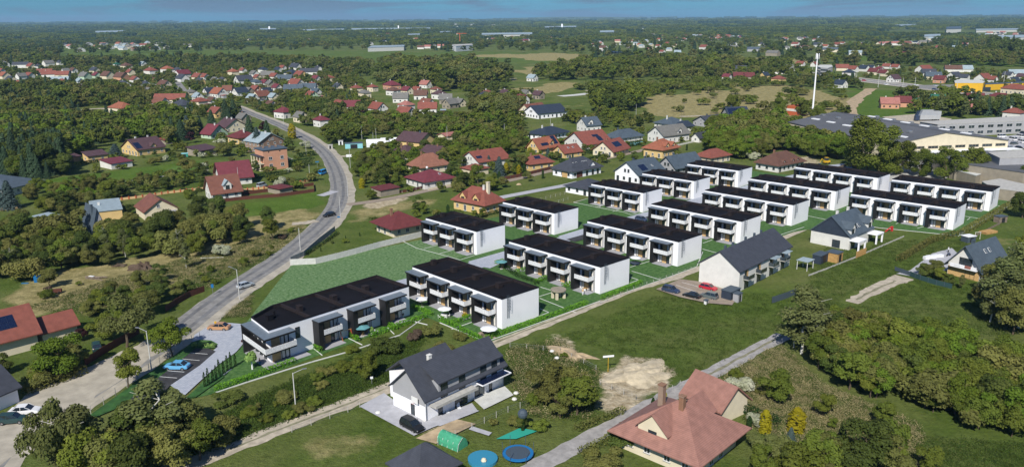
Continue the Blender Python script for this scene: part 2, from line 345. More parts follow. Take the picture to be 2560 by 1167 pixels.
# ------------------------------------------------------------------ roads, lanes, yards
zlift = [0.02]
def lift(): zlift[0] += .004; return zlift[0]
def ribbon(name, px, widths, m, world=None, z=None, wob=0.0, kind=True, sm=True):
    P = world or W(px); P = smooth(P) if sm else P; z = z or lift(); mb = MB(); n = len(P)
    ws = widths if isinstance(widths, (list, tuple)) else (widths, widths)
    prev = None
    for i, p in enumerate(P):
        a, b = P[max(0, i-1)], P[min(n-1, i+1)]; dx, dy = b[0]-a[0], b[1]-a[1]; l = math.hypot(dx, dy) or 1
        w = ws[0]+(ws[1]-ws[0])*i/(n-1); nx_, ny_ = -dy/l, dx/l
        wl_, wr = w/2+rnd.uniform(-wob, wob), w/2+rnd.uniform(-wob, wob)
        c = ((p[0]+nx_*wl_, p[1]+ny_*wl_, z), (p[0]-nx_*wr, p[1]-ny_*wr, z))
        if prev: mb.quad([prev[1], c[1], c[0], prev[0]])
        prev = c
    for i in range(len(P)-1): LINES.append((P[i], P[i+1], max(ws)/2))
    o = mb.build(name, m); return structure(o) if kind else o
def sheet(name, px, m, z=None, world=None, clear=True, jit=0.0):
    P = world or W(px); z = z or lift()
    if jit:
        Q = []
        for i in range(len(P)):
            a, b = P[i], P[(i+1) % len(P)]; k = max(1, int(math.hypot(b[0]-a[0], b[1]-a[1])/2))
            for t in range(k): Q.append((a[0]+(b[0]-a[0])*t/k+rnd.uniform(-jit, jit), a[1]+(b[1]-a[1])*t/k+rnd.uniform(-jit, jit)))
        PP = Q
    else: PP = P
    A = sum(PP[i][0]*PP[(i+1) % len(PP)][1]-PP[(i+1) % len(PP)][0]*PP[i][1] for i in range(len(PP)))
    if A < 0: PP = PP[::-1]
    mb = MB(); mb.quad([(p[0], p[1], z) for p in PP]); o = mb.build(name, m)
    if clear: CLEAR.append(P)
    return structure(o)
main_px = [(-140, 1290), (-20, 1130), (90, 1060), (200, 985), (330, 905), (430, 838), (520, 768), (610, 704), (700, 646), (765, 596), (812, 553), (842, 510), (848, 470), (838, 425), (814, 385), (778, 354), (735, 330), (690, 309), (650, 293), (615, 279), (590, 268), (545, 258), (505, 246)]
MAIN = W(main_px)
def offset(P, o):
    Q = []
    for i, p in enumerate(P):
        a, b = P[max(0, i-1)], P[min(len(P)-1, i+1)]; l = math.hypot(b[0]-a[0], b[1]-a[1]); Q.append((p[0]-(b[1]-a[1])/l*o, p[1]+(b[0]-a[0])/l*o))
    return Q
ribbon('road_shoulder', None, 9.8, M('shoulder'), world=offset(MAIN, -1.3), wob=.4)
ribbon('road', main_px, (7.4, 6.6), M('asphalt'))
for off, nm in ((-1.6, 0), (1.5, 0)):   # worn wheel tracks
    P = smooth(MAIN); Q = []
    for i, p in enumerate(P):
        a, b = P[max(0, i-1)], P[min(len(P)-1, i+1)]; l = math.hypot(b[0]-a[0], b[1]-a[1]); Q.append((p[0]-(b[1]-a[1])/l*off, p[1]+(b[0]-a[0])/l*off))
    mat('worn_asphalt', (.145, .145, .145), .85, .25, .25, worldco=True); ribbon('road_track', None, 1.1, M('worn_asphalt'), world=Q[18:], wob=.12, sm=False)
sheet('gravel_apron', [(-60, 1040), (0, 1045), (60, 985), (160, 950), (250, 900), (345, 862), (440, 815), (420, 860), (330, 930), (250, 985), (150, 1060), (0, 1167), (-60, 1167)], M('shoulder'), jit=.6)
lane1 = [(330, 1210), (430, 1172), (560, 1128), (700, 1072), (860, 1012), (975, 966), (1110, 915), (1235, 858), (1330, 820), (1420, 786), (1500, 752), (1600, 716), (1690, 690), (1760, 662), (1850, 632), (1960, 590), (2030, 560), (2090, 530)]
ribbon('gravel_lane', lane1, 3.8, M('gravel'), wob=.35)
mat('lane_centre', (.20, .19, .12), .95, .3, .8, worldco=True, bump=.3)
ribbon('lane_verge', [(1235, 858), (1330, 820), (1420, 786), (1500, 752), (1560, 730)], .55, M('lane_centre'), wob=.2)
ribbon('lane_verge', [(560, 1128), (700, 1072), (860, 1012), (960, 972)], .5, M('lane_centre'), wob=.22)
lane2 = [(1260, 1210), (1370, 1150), (1480, 1092), (1580, 1038), (1680, 985), (1760, 942), (1840, 900), (1900, 868), (1960, 838)]
ribbon('grey_lane', lane2, 3.6, mat('grey_gravel', (.30, .285, .27), .95, .2, .7, worldco=True), wob=.3)
ribbon('lane_verge', lane2[5:], .6, M('lane_centre'), wob=.2)
ribbon('gravel_track', [(2128, 756), (2170, 733), (2215, 712), (2262, 693)], (3.0, 5.0), M('gravel'), wob=.4)
ribbon('lane_verge', [(2140, 750), (2170, 733), (2215, 712), (2240, 702)], .7, M('lane_centre'), wob=.2)
sheet('driveway', [(2240, 684), (2275, 676), (2330, 634), (2380, 620), (2400, 640), (2370, 676), (2330, 678), (2285, 692)], M('paving'))
ribbon('side_street', [(868, 512), (930, 504), (1000, 492), (1070, 476), (1140, 462)], 4.4, mat('brown_paving', (.27, .22, .17), .9, .15, .6, worldco=True), wob=.1)
ribbon('side_street', [(1165, 520), (1225, 500), (1320, 481), (1412, 464), (1450, 455)], 4.2, M('paving'))
ribbon('side_street', [(1255, 456), (1320, 441), (1390, 424), (1480, 404), (1540, 391), (1602, 377), (1700, 352), (1765, 343)], 4.2, M('brown_paving'))
ribbon('dirt_road', [(-20, 300), (50, 292), (120, 284), (190, 277), (245, 272), (275, 274)], 5.5, M('gravel'), wob=.6)
ribbon('dirt_road', [(1470, 228), (1530, 222), (1570, 211), (1610, 205), (1640, 206)], 11, M('gravel'), wob=2)
ribbon('dirt_road', [(1700, 292), (1760, 290), (1830, 291), (1900, 288)], 4, M('gravel'), wob=.5)
ribbon('dirt_road', [(1400, 241), (1440, 238), (1500, 231)], 11, M('pale_concrete'))
ribbon('dirt_road', [(2125, 300), (2130, 265), (2150, 243), (2180, 222)], 9, M('soil'), wob=1.5)
ribbon('entrance_road', [(800, 490), (815, 486), (838, 478)], 4, M('paving')); ribbon('entrance_road', [(730, 560), (760, 558), (792, 552)], 4, M('gravel'), wob=.3)
ribbon('entrance_road', [(845, 392), (880, 390), (900, 388)], 4, M('gravel')); ribbon('entrance_road', [(590, 302), (560, 330), (540, 345)], 4, M('gravel'))
ribbon('village_street', [(470, 236), (440, 222), (400, 214), (330, 207)], 6, M('asphalt')); ribbon('village_street', [(505, 246), (470, 236), (455, 220), (440, 200)], 6, M('asphalt'))
hw = [(1960, 178), (2050, 187), (2130, 197), (2220, 208), (2300, 218), (2380, 227), (2460, 236), (2560, 248), (2700, 265)]
ribbon('highway_shoulder', hw, 34, M('shoulder'), wob=.5); HW = W(hw)
def offset(P, o):
    Q = []
    for i, p in enumerate(P):
        a, b = P[max(0, i-1)], P[min(len(P)-1, i+1)]; l = math.hypot(b[0]-a[0], b[1]-a[1]); Q.append((p[0]-(b[1]-a[1])/l*o, p[1]+(b[0]-a[0])/l*o))
    return Q
ribbon('highway', None, 9.5, M('asphalt'), world=offset(HW, 6.5)); ribbon('highway', None, 9.5, M('asphalt'), world=offset(HW, -6.5))
for o_ in (2, 11): ribbon('road_marking', None, .4, M('line_paint'), world=offset(HW, o_)); ribbon('road_marking', None, .4, M('line_paint'), world=offset(HW, -o_))
ribbon('railway_bed', [(1490, 126), (1580, 135), (1680, 146), (1780, 156), (1900, 168)], 22, M('concrete'))
sheet('parking_lot', [(2330, 372), (2440, 352), (2560, 335), (2560, 372), (2420, 392)], M('paving'))
sheet('truck_yard', [(2205, 293), (2300, 285), (2380, 298), (2350, 318), (2240, 305)], M('gravel'))
sheet('factory_yard', [(2200, 452), (2270, 395), (2400, 385), (2440, 405), (2360, 450), (2300, 470)], M('concrete'))
sheet('forecourt', [(2280, 214), (2390, 212), (2440, 226), (2300, 222)], M('asphalt'))
# the plots of the new terraces: one lawn, edged and paved
sheet('lawn_meadow', [(612, 812), (640, 775), (727, 664), (1060, 598), (1150, 575), (1160, 640), (1030, 690), (1022, 745), (860, 800), (640, 830)], M('lawn_meadow'), z=.05)
sheet('lawn', [(1056, 596), (1150, 560), (1255, 540), (1340, 512), (1440, 508), (1480, 492), (1600, 470), (1720, 440), (1860, 425), (1990, 440), (2140, 436), (2250, 452), (2500, 490), (2538, 507), (2396, 590), (2110, 558), (1985, 580), (1740, 668), (1500, 752), (1222, 856), (1060, 790), (1000, 745), (1060, 680), (1150, 640)], M('lawn'), z=.045)
sheet('lawn', [(600, 845), (640, 812), (760, 780), (1030, 745), (1075, 782), (900, 850), (700, 925), (545, 982), (462, 1000), (555, 900)], M('lawn'), z=.055)
# ------------------------------------------------------------------ windows shared by every house
def window_meshes(w, h, fr='white_frame', bars=1):
    k = ('win', w, h, fr, bars)
    if k in MATS: return MATS[k]
    f = MB(); t = .09
    f.box(-w/2, -.05, 0, -w/2+t, .02, h).box(w/2-t, -.05, 0, w/2, .02, h).box(-w/2+t, -.05, 0, w/2-t, .02, t).box(-w/2+t, -.05, h-t, w/2-t, .02, h)
    for i in range(bars): x = -w/2+w*(i+1)/(bars+1); f.box(x-.04, -.045, t, x+.04, .02, h-t)
    s = MB().box(-w/2-.08, -.16, -.07, w/2+.08, .02, 0)
    g = MB().box(-w/2+t, -.02, t, w/2-t, .02, h-t)
    MATS[k] = (f.mesh('window', M(fr)), g.mesh('pane', M('glass')), s.mesh('sill', M('concrete')))
    return MATS[k]
def window(parent, x, y, z, rz, w=1.2, h=1.3, fr='white_frame', bars=1, sill=True, parts=True):
    a, g, s = window_meshes(w, h, fr, bars)
    if not parts:
        k = ('winc', w, h, fr, bars)
        if k not in MATS:
            t = .09; mb = MB().box(-w/2, -.05, 0, w/2, .02, h, 0).box(-w/2+t, -.06, t, -.04, .0, h-t, 1).box(.04, -.06, t, w/2-t, .0, h-t, 1); MATS[k] = mb.mesh('window', [M(fr), M('glass')])
        return link('window', MATS[k], parent, (x, y, z), rz)
    o = link('window', a, parent, (x, y, z), rz); link('pane', g, o)
    if sill: link('sill', s, o)
    return o

# ------------------------------------------------------------------ the new white terraces
HB, BW, DP = 7.0, 5.8, 2.2
def once(key, fn):
    if key not in MATS: MATS[key] = fn()
    return MATS[key]
def unit_parts(root, x0, detailed=True, fin=True):
    """One dwelling's front: black fin, grey canopy, balcony, glazing and timber panel, terrace and drainpipe."""
    if fin: link('fin', once('fin', lambda: MB().box(0, -DP, 0, 1.15, -.003, 6.0).mesh('fin', M('black_panel'))), root, (x0, 0, 0))
    cnp = link('canopy', once('cnp', lambda: MB().box(-.12, -DP-.3, 6.0, BW+.1, -.003, 6.30).mesh('canopy', M('black_panel'))), root, (x0, 0, 0))
    link('roof_sheet', once('cnt', lambda: MB().box(-.06, -DP-.24, 6.302, BW+.03, -.02, 6.36).mesh('roof_sheet', M('canopy_sheet'))), cnp)
    b = link('balcony', once('bal', lambda: MB().box(1.15, -DP, 2.85, BW-.05, -.003, 3.15).mesh('balcony', M('black_panel'))), root, (x0, 0, 0))
    link('parapet', once('par', lambda: MB().box(1.17, -DP, 3.153, BW-.08, -DP+.07, 4.25).box(BW-.15, -DP+.07, 3.153, BW-.08, -.15, 4.25).mesh('parapet', M('perforated_sheet'))), b)
    for z, nm in ((3.16, 'upper'), (.12, 'ground')):
        link('timber_panel', once('tim', lambda: MB().box(0, -.10, 0, 1.35, -.004, 2.7).mesh('timber_panel', M('wood_panel'))), root, (x0+2.7, 0, z))
        for xa, w_, bars in ((1.85, .8, 0), (4.08, 1.6, 1)):
            window(root, x0+xa+w_/2, -.06, z+.02, 0, w_, 2.5, 'dark_frame', bars, sill=False)
    if detailed:
        link('lit_room_curtain', once('cur', lambda: MB().box(0, -.095, 0, .56, -.088, 2.15).mesh('lit_room_curtain', M('lit_room_white'))), root, (x0+5.12, 0, .3)); link('lit_room_curtain', MATS['cur'], root, (x0+4.2, 0, 3.35)); link('lit_room_curtain', MATS['cur'], root, (x0+5.1, 0, 3.35)); link('lit_room_curtain', MATS['cur'], root, (x0+1.98, 0, .3))  # pale curtain panels paint lit interiors onto the glazing
        link('chair', once('pch', lambda: MB().box(0, 0, .35, .5, .5, .42).box(0, .45, .42, .5, .5, .85).box(.03, .03, 0, .08, .08, .35).box(.42, .03, 0, .47, .08, .35).box(.03, .42, 0, .08, .47, .35).box(.42, .42, 0, .47, .47, .35).mesh('chair', M('grey_wood'))), None, None) if False else None
    link('terrace_slab', once('ter', lambda: MB().box(1.1, -DP-.5, 0, BW+.25, -.003, .10).mesh('terrace_slab', M('patio_slab'))), root, (x0, 0, .06))
    link('drainpipe', once('drp', lambda: MB().tube((0, -.12, .2), (0, -.12, 6.0), .06, n=6).box(-.14, -.26, 5.95, .14, -.004, 6.25).mesh('drainpipe', M('black_panel'))), root, (x0+BW+.22, 0, 0))
def roof_top(root, poly, L, Wd, n, p0=None):
    """Black felt flat roof behind an upstand, cross walls between the homes, vents and hatches."""
    mb = MB(); k = len(poly); cx = sum(p[0] for p in poly)/k; cy = sum(p[1] for p in poly)/k
    def inset(d):
        Q = []
        for i in range(k):
            a, b, c = Vector(poly[i-1]), Vector(poly[i]), Vector(poly[(i+1) % k])
            u, v = (b-a).normalized(), (c-b).normalized(); n1, n2 = Vector((-u.y, u.x)), Vector((-v.y, v.x)); m_ = (n1+n2); m_ = m_/max(.3, m_.dot(n1)); Q.append(tuple(b+m_*d))
        return Q
    O, I = inset(-.06), inset(.36)
    for i in range(k):
        j = (i+1) % k
        mb.quad([(*O[i], HB+.10), (*O[j], HB+.10), (*I[j], HB+.10), (*I[i], HB+.10)]); mb.quad([(*O[i], HB-.12), (*O[j], HB-.12), (*O[j], HB+.10), (*O[i], HB+.10)])
        mb.quad([(*I[j], HB-.55), (*I[i], HB-.55), (*I[i], HB+.10), (*I[j], HB+.10)]); mb.quad([(*O[j], HB-.12), (*O[i], HB-.12), (*poly[i], HB-.12), (*poly[j], HB-.12)])
    mb.quad([(*p, HB-.55) for p in I]); mb.m = [1 if i_ % 4 == 2 and i_ < 4*k else 0 for i_ in range(len(mb.f))]; r = mb.build('roof', [M('roof_felt'), M('upstand_felt')], root)
    w = (L-(p0 or 0))/n
    for i in range(n):
        x = (p0 or 0)+i*w
        if i or p0: MB().box(x-.22, .38, HB-.548, x+.22, Wd-.38, HB+.09).build('cross_wall', M('upstand_felt'), r)
        MB().box(x+.35+(0 if i else .3), Wd*.45, HB-.548, x+1.55, Wd*.45+1.3, HB+.62).box(x+.3+(0 if i else .3), Wd*.45-.06, HB+.62, x+1.6, Wd*.45+1.36, HB+.72).build('vent_stack', M('upstand_felt'), r)
        MB().box(x+w-2.3, 1.5, HB-.548, x+w-1.1, 2.7, HB-.15).build('roof_hatch', M('roof_felt'), r)
def ring_wall(P, root):
    mb = MB().prism(P, 0, HB-.56); k = len(P)
    for i in range(k): a, b = P[i], P[(i+1) % k]; mb.quad([(*a, HB-.56), (*b, HB-.56), (*b, HB-.12), (*a, HB-.12)])
    mb.build('wall', M('white_render'), root)
def ladder(root, x, y):
    mb = MB()
    for yy in (0, .5): mb.tube((x+.18, y+yy, 2.3), (x+.18, y+yy, 7.6), .035, n=5)
    z = 2.45
    while z < 7.4: mb.tube((x+.18, y, z), (x+.18, y+.5, z), .022, n=4); z += .32
    for z in (4.4, 5.1, 5.8, 6.5, 7.2):
        P = [(x+.18, y-.02, z), (x+.65, y-.1, z), (x+.9, y+.25, z), (x+.65, y+.6, z), (x+.18, y+.52, z)]
        for a, b in zip(P, P[1:]): mb.tube(a, b, .025, n=4)
    for q in ((x+.65, y-.1), (x+.9, y+.25), (x+.65, y+.6)): mb.tube((*q, 4.4), (*q, 7.3), .02, n=4)
    return mb.build('ladder', M('dark_steel'), root)
def terrace(fr, az, n, label, grp='white new terraced houses'):
    L = 23.11 if n == 3 else 32.57; Wd = 11.2; a = R(az)
    root = thing('terraced_house', (fr[0]-math.cos(a)*L, fr[1]-math.sin(a)*L, 0), a, label, 'terraced house', grp)
    ring_wall([(0, 0), (L, 0), (L, Wd), (0, Wd)], root)
    roof_top(root, [(0, 0), (L, 0), (L, Wd), (0, Wd)], L, Wd, n)
    p = L/n
    for k in range(n): unit_parts(root, .42+k*p)
    ladder(root, L, 1.4)
    c = (root.location.x+math.cos(a)*L/2-math.sin(a)*Wd/2, root.location.y+math.sin(a)*L/2+math.cos(a)*Wd/2)
    for t in (-.35, 0, .35): BLOCKED.append((c[0]+math.cos(a)*L*t, c[1]+math.sin(a)*L*t, 9))
    return root
TB = [((-10.1, 218.6), -45.8, 3, 'three-home white terrace beside the burgundy-roofed bungalow and concrete panel fence'),
      ((13.2, 239.7), -45.7, 3, 'three-home white terrace standing beside the big red-tiled villa with tall cream chimney'),
      ((45.3, 268.2), -45.3, 3, 'three-home white terrace just in front of the dark low bungalow on a small lane'),
      ((67.3, 288.1), -44.2, 3, 'three-home white terrace in front of the slate-roofed gabled house with balcony doors'),
      ((89.1, 307.9), -43.8, 3, 'three-home white terrace nearest the brown hipped bungalow with eyebrow dormers'),
      ((-2.3, 162.1), -47.2, 4, 'four-home white terrace with parasols in its gardens, next to the corner terrace'),
      ((21.4, 184.4), -47.0, 4, 'four-home white terrace with the round table and stools on its neighbouring lawn'),
      ((44.8, 206.2), -46.7, 4, 'four-home white terrace with one pale parasol, next to the long grey-roofed terrace'),
      ((67.8, 227.7), -46.2, 4, 'four-home white terrace whose end gable faces the modern villa with charcoal gable, nearer one'),
      ((90.1, 248.4), -45.8, 4, 'four-home white terrace with its end gable behind the long grey-roofed terrace'),
      ((111.9, 268.8), -45.7, 4, 'four-home white terrace right behind the modern villa with the charcoal gable'),
      ((136.5, 291.6), -46.4, 4, 'four-home white terrace with a red car parked on the paving behind it'),
      ((138.6, 241.8), -44.3, 4, 'four-home white terrace bordering the open meadow, with a red slide by its garden'),
      ((164.1, 266.2), -43.3, 4, 'four-home white terrace at the corner plot nearest the grey industrial hall')]
T = [terrace(*t) for t in TB]
landmark(-14, 175, 'the terrace with garden parasols'); landmark(104, 290, 'the terrace rows'); landmark(140, 255, 'the terrace by the meadow')

# the corner terrace with the wrap-round balcony
a0 = R(47.05); o0 = (-47.7, 145.3)
def loc0(p): dx, dy = p[0]-o0[0], p[1]-o0[1]; return (dx*math.cos(a0)+dy*math.sin(a0), -dx*math.sin(a0)+dy*math.cos(a0))
corner = thing('terraced_house', (*o0, 0), a0, 'white corner terrace with a clipped end and wrap-round balcony by the car park', 'terraced house')
cpoly = [(0, 0), (35.5, 0), (35.5, 11.7), (7.8, 11.9), (1.4, 9.0)]
ring_wall(cpoly, corner)
roof_top(corner, cpoly, 35.5, 11.7, 3, 9.7)
MB().box(3.2, 5.5, HB-.548, 4.4, 6.7, HB+.6).tube((5.2, 6.6, HB-.5), (5.2, 6.6, HB+.9), .3, n=8).build('vent_stack', M('roof_felt'), corner)
for k in range(3): unit_parts(corner, 9.9+k*8.55)
mk = lambda z0, z1, d, nm, m, x1: MB().prism([(-d, -d), (x1, -d), (x1, -.004), (-.004, -.004), (1.35, 8.6), (-d+1.25, 8.6)], z0, z1).build(nm, M(m), corner)
cn = mk(6.0, 6.3, 2.5, 'canopy', 'black_panel', 4.6); mk(6.302, 6.36, 2.42, 'roof_sheet', 'canopy_sheet', 4.5).parent = cn
bb = mk(2.85, 3.15, 2.3, 'balcony', 'black_panel', 4.6)
MB().box(-2.3, -2.3, 3.153, 4.6, -2.23, 4.25).box(4.53, -2.23, 3.153, 4.6, -.05, 4.25).prism([(-2.3, -2.23), (-2.23, -2.23), (-.98, 8.6), (-1.05, 8.6)], 3.153, 4.25).build('parapet', M('perforated_sheet'), bb)
MB().prism([(-1.1, 8.4), (.0, 8.4), (1.33, 8.6), (1.33, 9.0), (-1.1, 8.8)], 0, 6.0).build('fin', M('black_panel'), corner)
for z in (.12, 3.16):
    MB().box(.3, -.1, z, 2.2, -.004, z+2.7).build('timber_panel', M('wood_panel'), corner)
    window(corner, 3.3, -.06, z, 0, 1.9, 2.5, 'dark_frame', 1, False)
    for t in (.25, .5, .75): window(corner, 1.4*t-.03, 9*t, z, R(-81), 1.5, 2.4, 'dark_frame', 1, False)
window(corner, 6.3, -.05, 3.5, 0, 1.0, 2.3, 'dark_frame', 0)
for zz in (.35, 3.4):
    for xx in (2.45, 3.35): link('lit_room_curtain', once('cur2', lambda: MB().box(0, -.10, 0, .62, -.09, 2.1).mesh('lit_room_curtain', M('lit_room_white'))), corner, (xx, 0, zz))  # pale curtain panels, room brightness put into their colour
MB().prism([(-2.3, -2.2), (7.6, -2.4), (7.6, -.004), (-.004, -.004), (1.3, 9.0), (-1.0, 9.0)], .06, .16).build('terrace_slab', M('patio_slab'), corner)
for t in (2, 8, 14, 20, 26, 32): BLOCKED.append((o0[0]+math.cos(a0)*t-math.sin(a0)*5, o0[1]+math.sin(a0)*t+math.cos(a0)*5, 9))
landmark(-38, 155, 'the corner terrace')

# ------------------------------------------------------------------ paving between the terraces, plot edging
def strip(name, pts, w, m, z=None, h=None):
    P = W(pts)
    if h is None: return ribbon(name, None, w, M(m), world=P, z=z, sm=False)
    mb = MB()
    for a, b in zip(P, P[1:]):
        dx, dy = b[0]-a[0], b[1]-a[1]; l = math.hypot(dx, dy); nx_, ny_ = -dy/l*w/2, dx/l*w/2; ex, ey = dx/l*w/2, dy/l*w/2
        mb.prism([(a[0]-nx_-ex, a[1]-ny_-ey), (b[0]-nx_+ex, b[1]-ny_+ey), (b[0]+nx_+ex, b[1]+ny_+ey), (a[0]+nx_-ex, a[1]+ny_-ey)], 0, h)
    return structure(mb.build(name, M(m)))
sheet('paving', [(1165, 660), (1290, 625), (1330, 632), (1262, 655), (1225, 672)], M('paver_block'))
sheet('paving', [(1170, 655), (1265, 628), (1290, 622), (1470, 575), (1500, 580), (1310, 640), (1200, 672)], M('paver_block'))
sheet('paving', [(1395, 592), (1468, 570), (1610, 533), (1640, 540), (1480, 590), (1440, 602)], M('paver_block'))
sheet('paving', [(1570, 545), (1628, 528), (1770, 488), (1800, 494), (1660, 540)], M('paver_block')); sheet('paving', [(1720, 500), (1764, 490), (1880, 462), (1900, 466), (1790, 500)], M('paver_block'))
sheet('paving', [(1862, 466), (1990, 436), (2010, 440), (1900, 470)], M('paver_block')); sheet('paving', [(2070, 414), (2110, 410), (2150, 414), (2120, 424), (2075, 421)], M('paver_block'))
sheet('paving', [(2200, 470), (2235, 450), (2240, 470), (2215, 490), (2160, 510), (2150, 505)], M('paver_block'))
sheet('paving', [(960, 712), (1025, 695), (1030, 712), (1010, 725)], M('paver_block'))
for a, b in (((1415, 600), (1465, 586)), ((1610, 545), (1640, 536))): sheet('parking_bay', [a, b, (b[0]+22, b[1]+6), (a[0]+22, a[1]+6)], M('dark_asphalt'))
E_ = [[(1005, 602), (1040, 620), (1115, 640), (1150, 650)], [(1060, 622), (1102, 611)], [(1100, 634), (1145, 622)], [(1005, 602), (1062, 588)], [(1150, 650), (1192, 637)],
      [(1434, 506), (1500, 520), (1560, 531), (1577, 537), (1625, 530)], [(1434, 506), (1476, 495)], [(1490, 519), (1515, 512)], [(1532, 529), (1560, 521)],
      [(1350, 746), (1440, 782)], [(1575, 708), (1596, 700), (1576, 693)], [(1348, 790), (1372, 781), (1350, 772)], [(1340, 744), (1390, 728)], [(1385, 728), (1352, 718)],
      [(1500, 757), (1575, 727), (1652, 700), (1742, 667)], [(1580, 678), (1652, 700)], [(1576, 668), (1628, 652)], [(1757, 630), (1742, 667)], [(1757, 623), (1790, 632)],
      [(1758, 608), (1780, 600)], [(1900, 560), (1860, 572)], [(1900, 606), (1958, 585), (2010, 568)], [(1902, 598), (1935, 606)], [(2020, 540), (2068, 550)],
      [(2105, 556), (2200, 570), (2300, 580), (2396, 590)], [(2396, 590), (2450, 556), (2538, 507)], [(2240, 560), (2262, 550)], [(2294, 571), (2330, 560)], [(2538, 507), (2496, 497)], [(2413, 541), (2463, 549)], [(2495, 515), (2516, 518)], [(2418, 550), (2425, 545)],
      [(1385, 640), (1400, 632), (1330, 610)], [(1372, 562), (1396, 556)], [(1395, 582), (1415, 575), (1330, 560)]]
for e in E_: strip('garden_edging', e, .15, 'kerb_white', h=.1)
strip('garden_edging', [(465, 998), (540, 952), (578, 924)], .15, 'kerb_white', h=.2); strip('garden_edging', [(540, 982), (620, 955), (780, 905), (870, 880), (1000, 838), (1060, 795)], .15, 'kerb_white', h=.2)
for e in ([(785, 872), (805, 888)], [(855, 838), (905, 862)], [(955, 806), (985, 835)], [(1020, 800), (1068, 812)], [(1130, 823), (1182, 805)], [(1100, 807), (1215, 855), (1500, 753)]): strip('garden_edging', e, .14, 'kerb_white', h=.15)

# car park in front of the corner terrace
sheet('driveway', [(487, 838), (540, 806), (612, 812), (618, 850), (590, 882), (548, 912), (500, 955), (462, 990), (425, 964), (500, 905), (545, 868), (520, 852), (480, 856)], M('paver_block'))
bay = [(480, 872), (520, 872), (540, 880), (500, 915), (425, 966), (385, 1010), (300, 1020), (345, 975), (430, 905)]
sheet('parking_bay', bay, M('dark_asphalt'))
for x0, y0, x1, y1 in ((463, 883, 519, 887), (444, 898, 499, 903), (401, 927, 461, 932), (381, 942, 443, 947), (358, 957, 400, 962), (335, 975, 352, 976), (309, 992, 337, 995), (425, 912, 480, 917)): strip('bay_line', [(x0, y0), (x1, y1)], .14, 'line_paint')
sheet('planting_bed', [(478, 858), (500, 851), (528, 853), (545, 862), (538, 872), (500, 873), (470, 870)], M('lawn'), z=lift())
sheet('verge', [(470, 868), (490, 873), (385, 955), (300, 1020), (240, 1045), (225, 1040), (330, 965)], mat('rough_grass', (.03, .09, .02), .95, .3, .8, worldco=True, bump=.6), z=lift())
sheet('garden_bed', [(530, 945), (555, 925), (560, 945), (490, 995), (462, 998)], M('rough_grass'), z=lift())
sheet('path', [(602, 855), (625, 855), (625, 861), (600, 862)], M('paving'), z=lift())
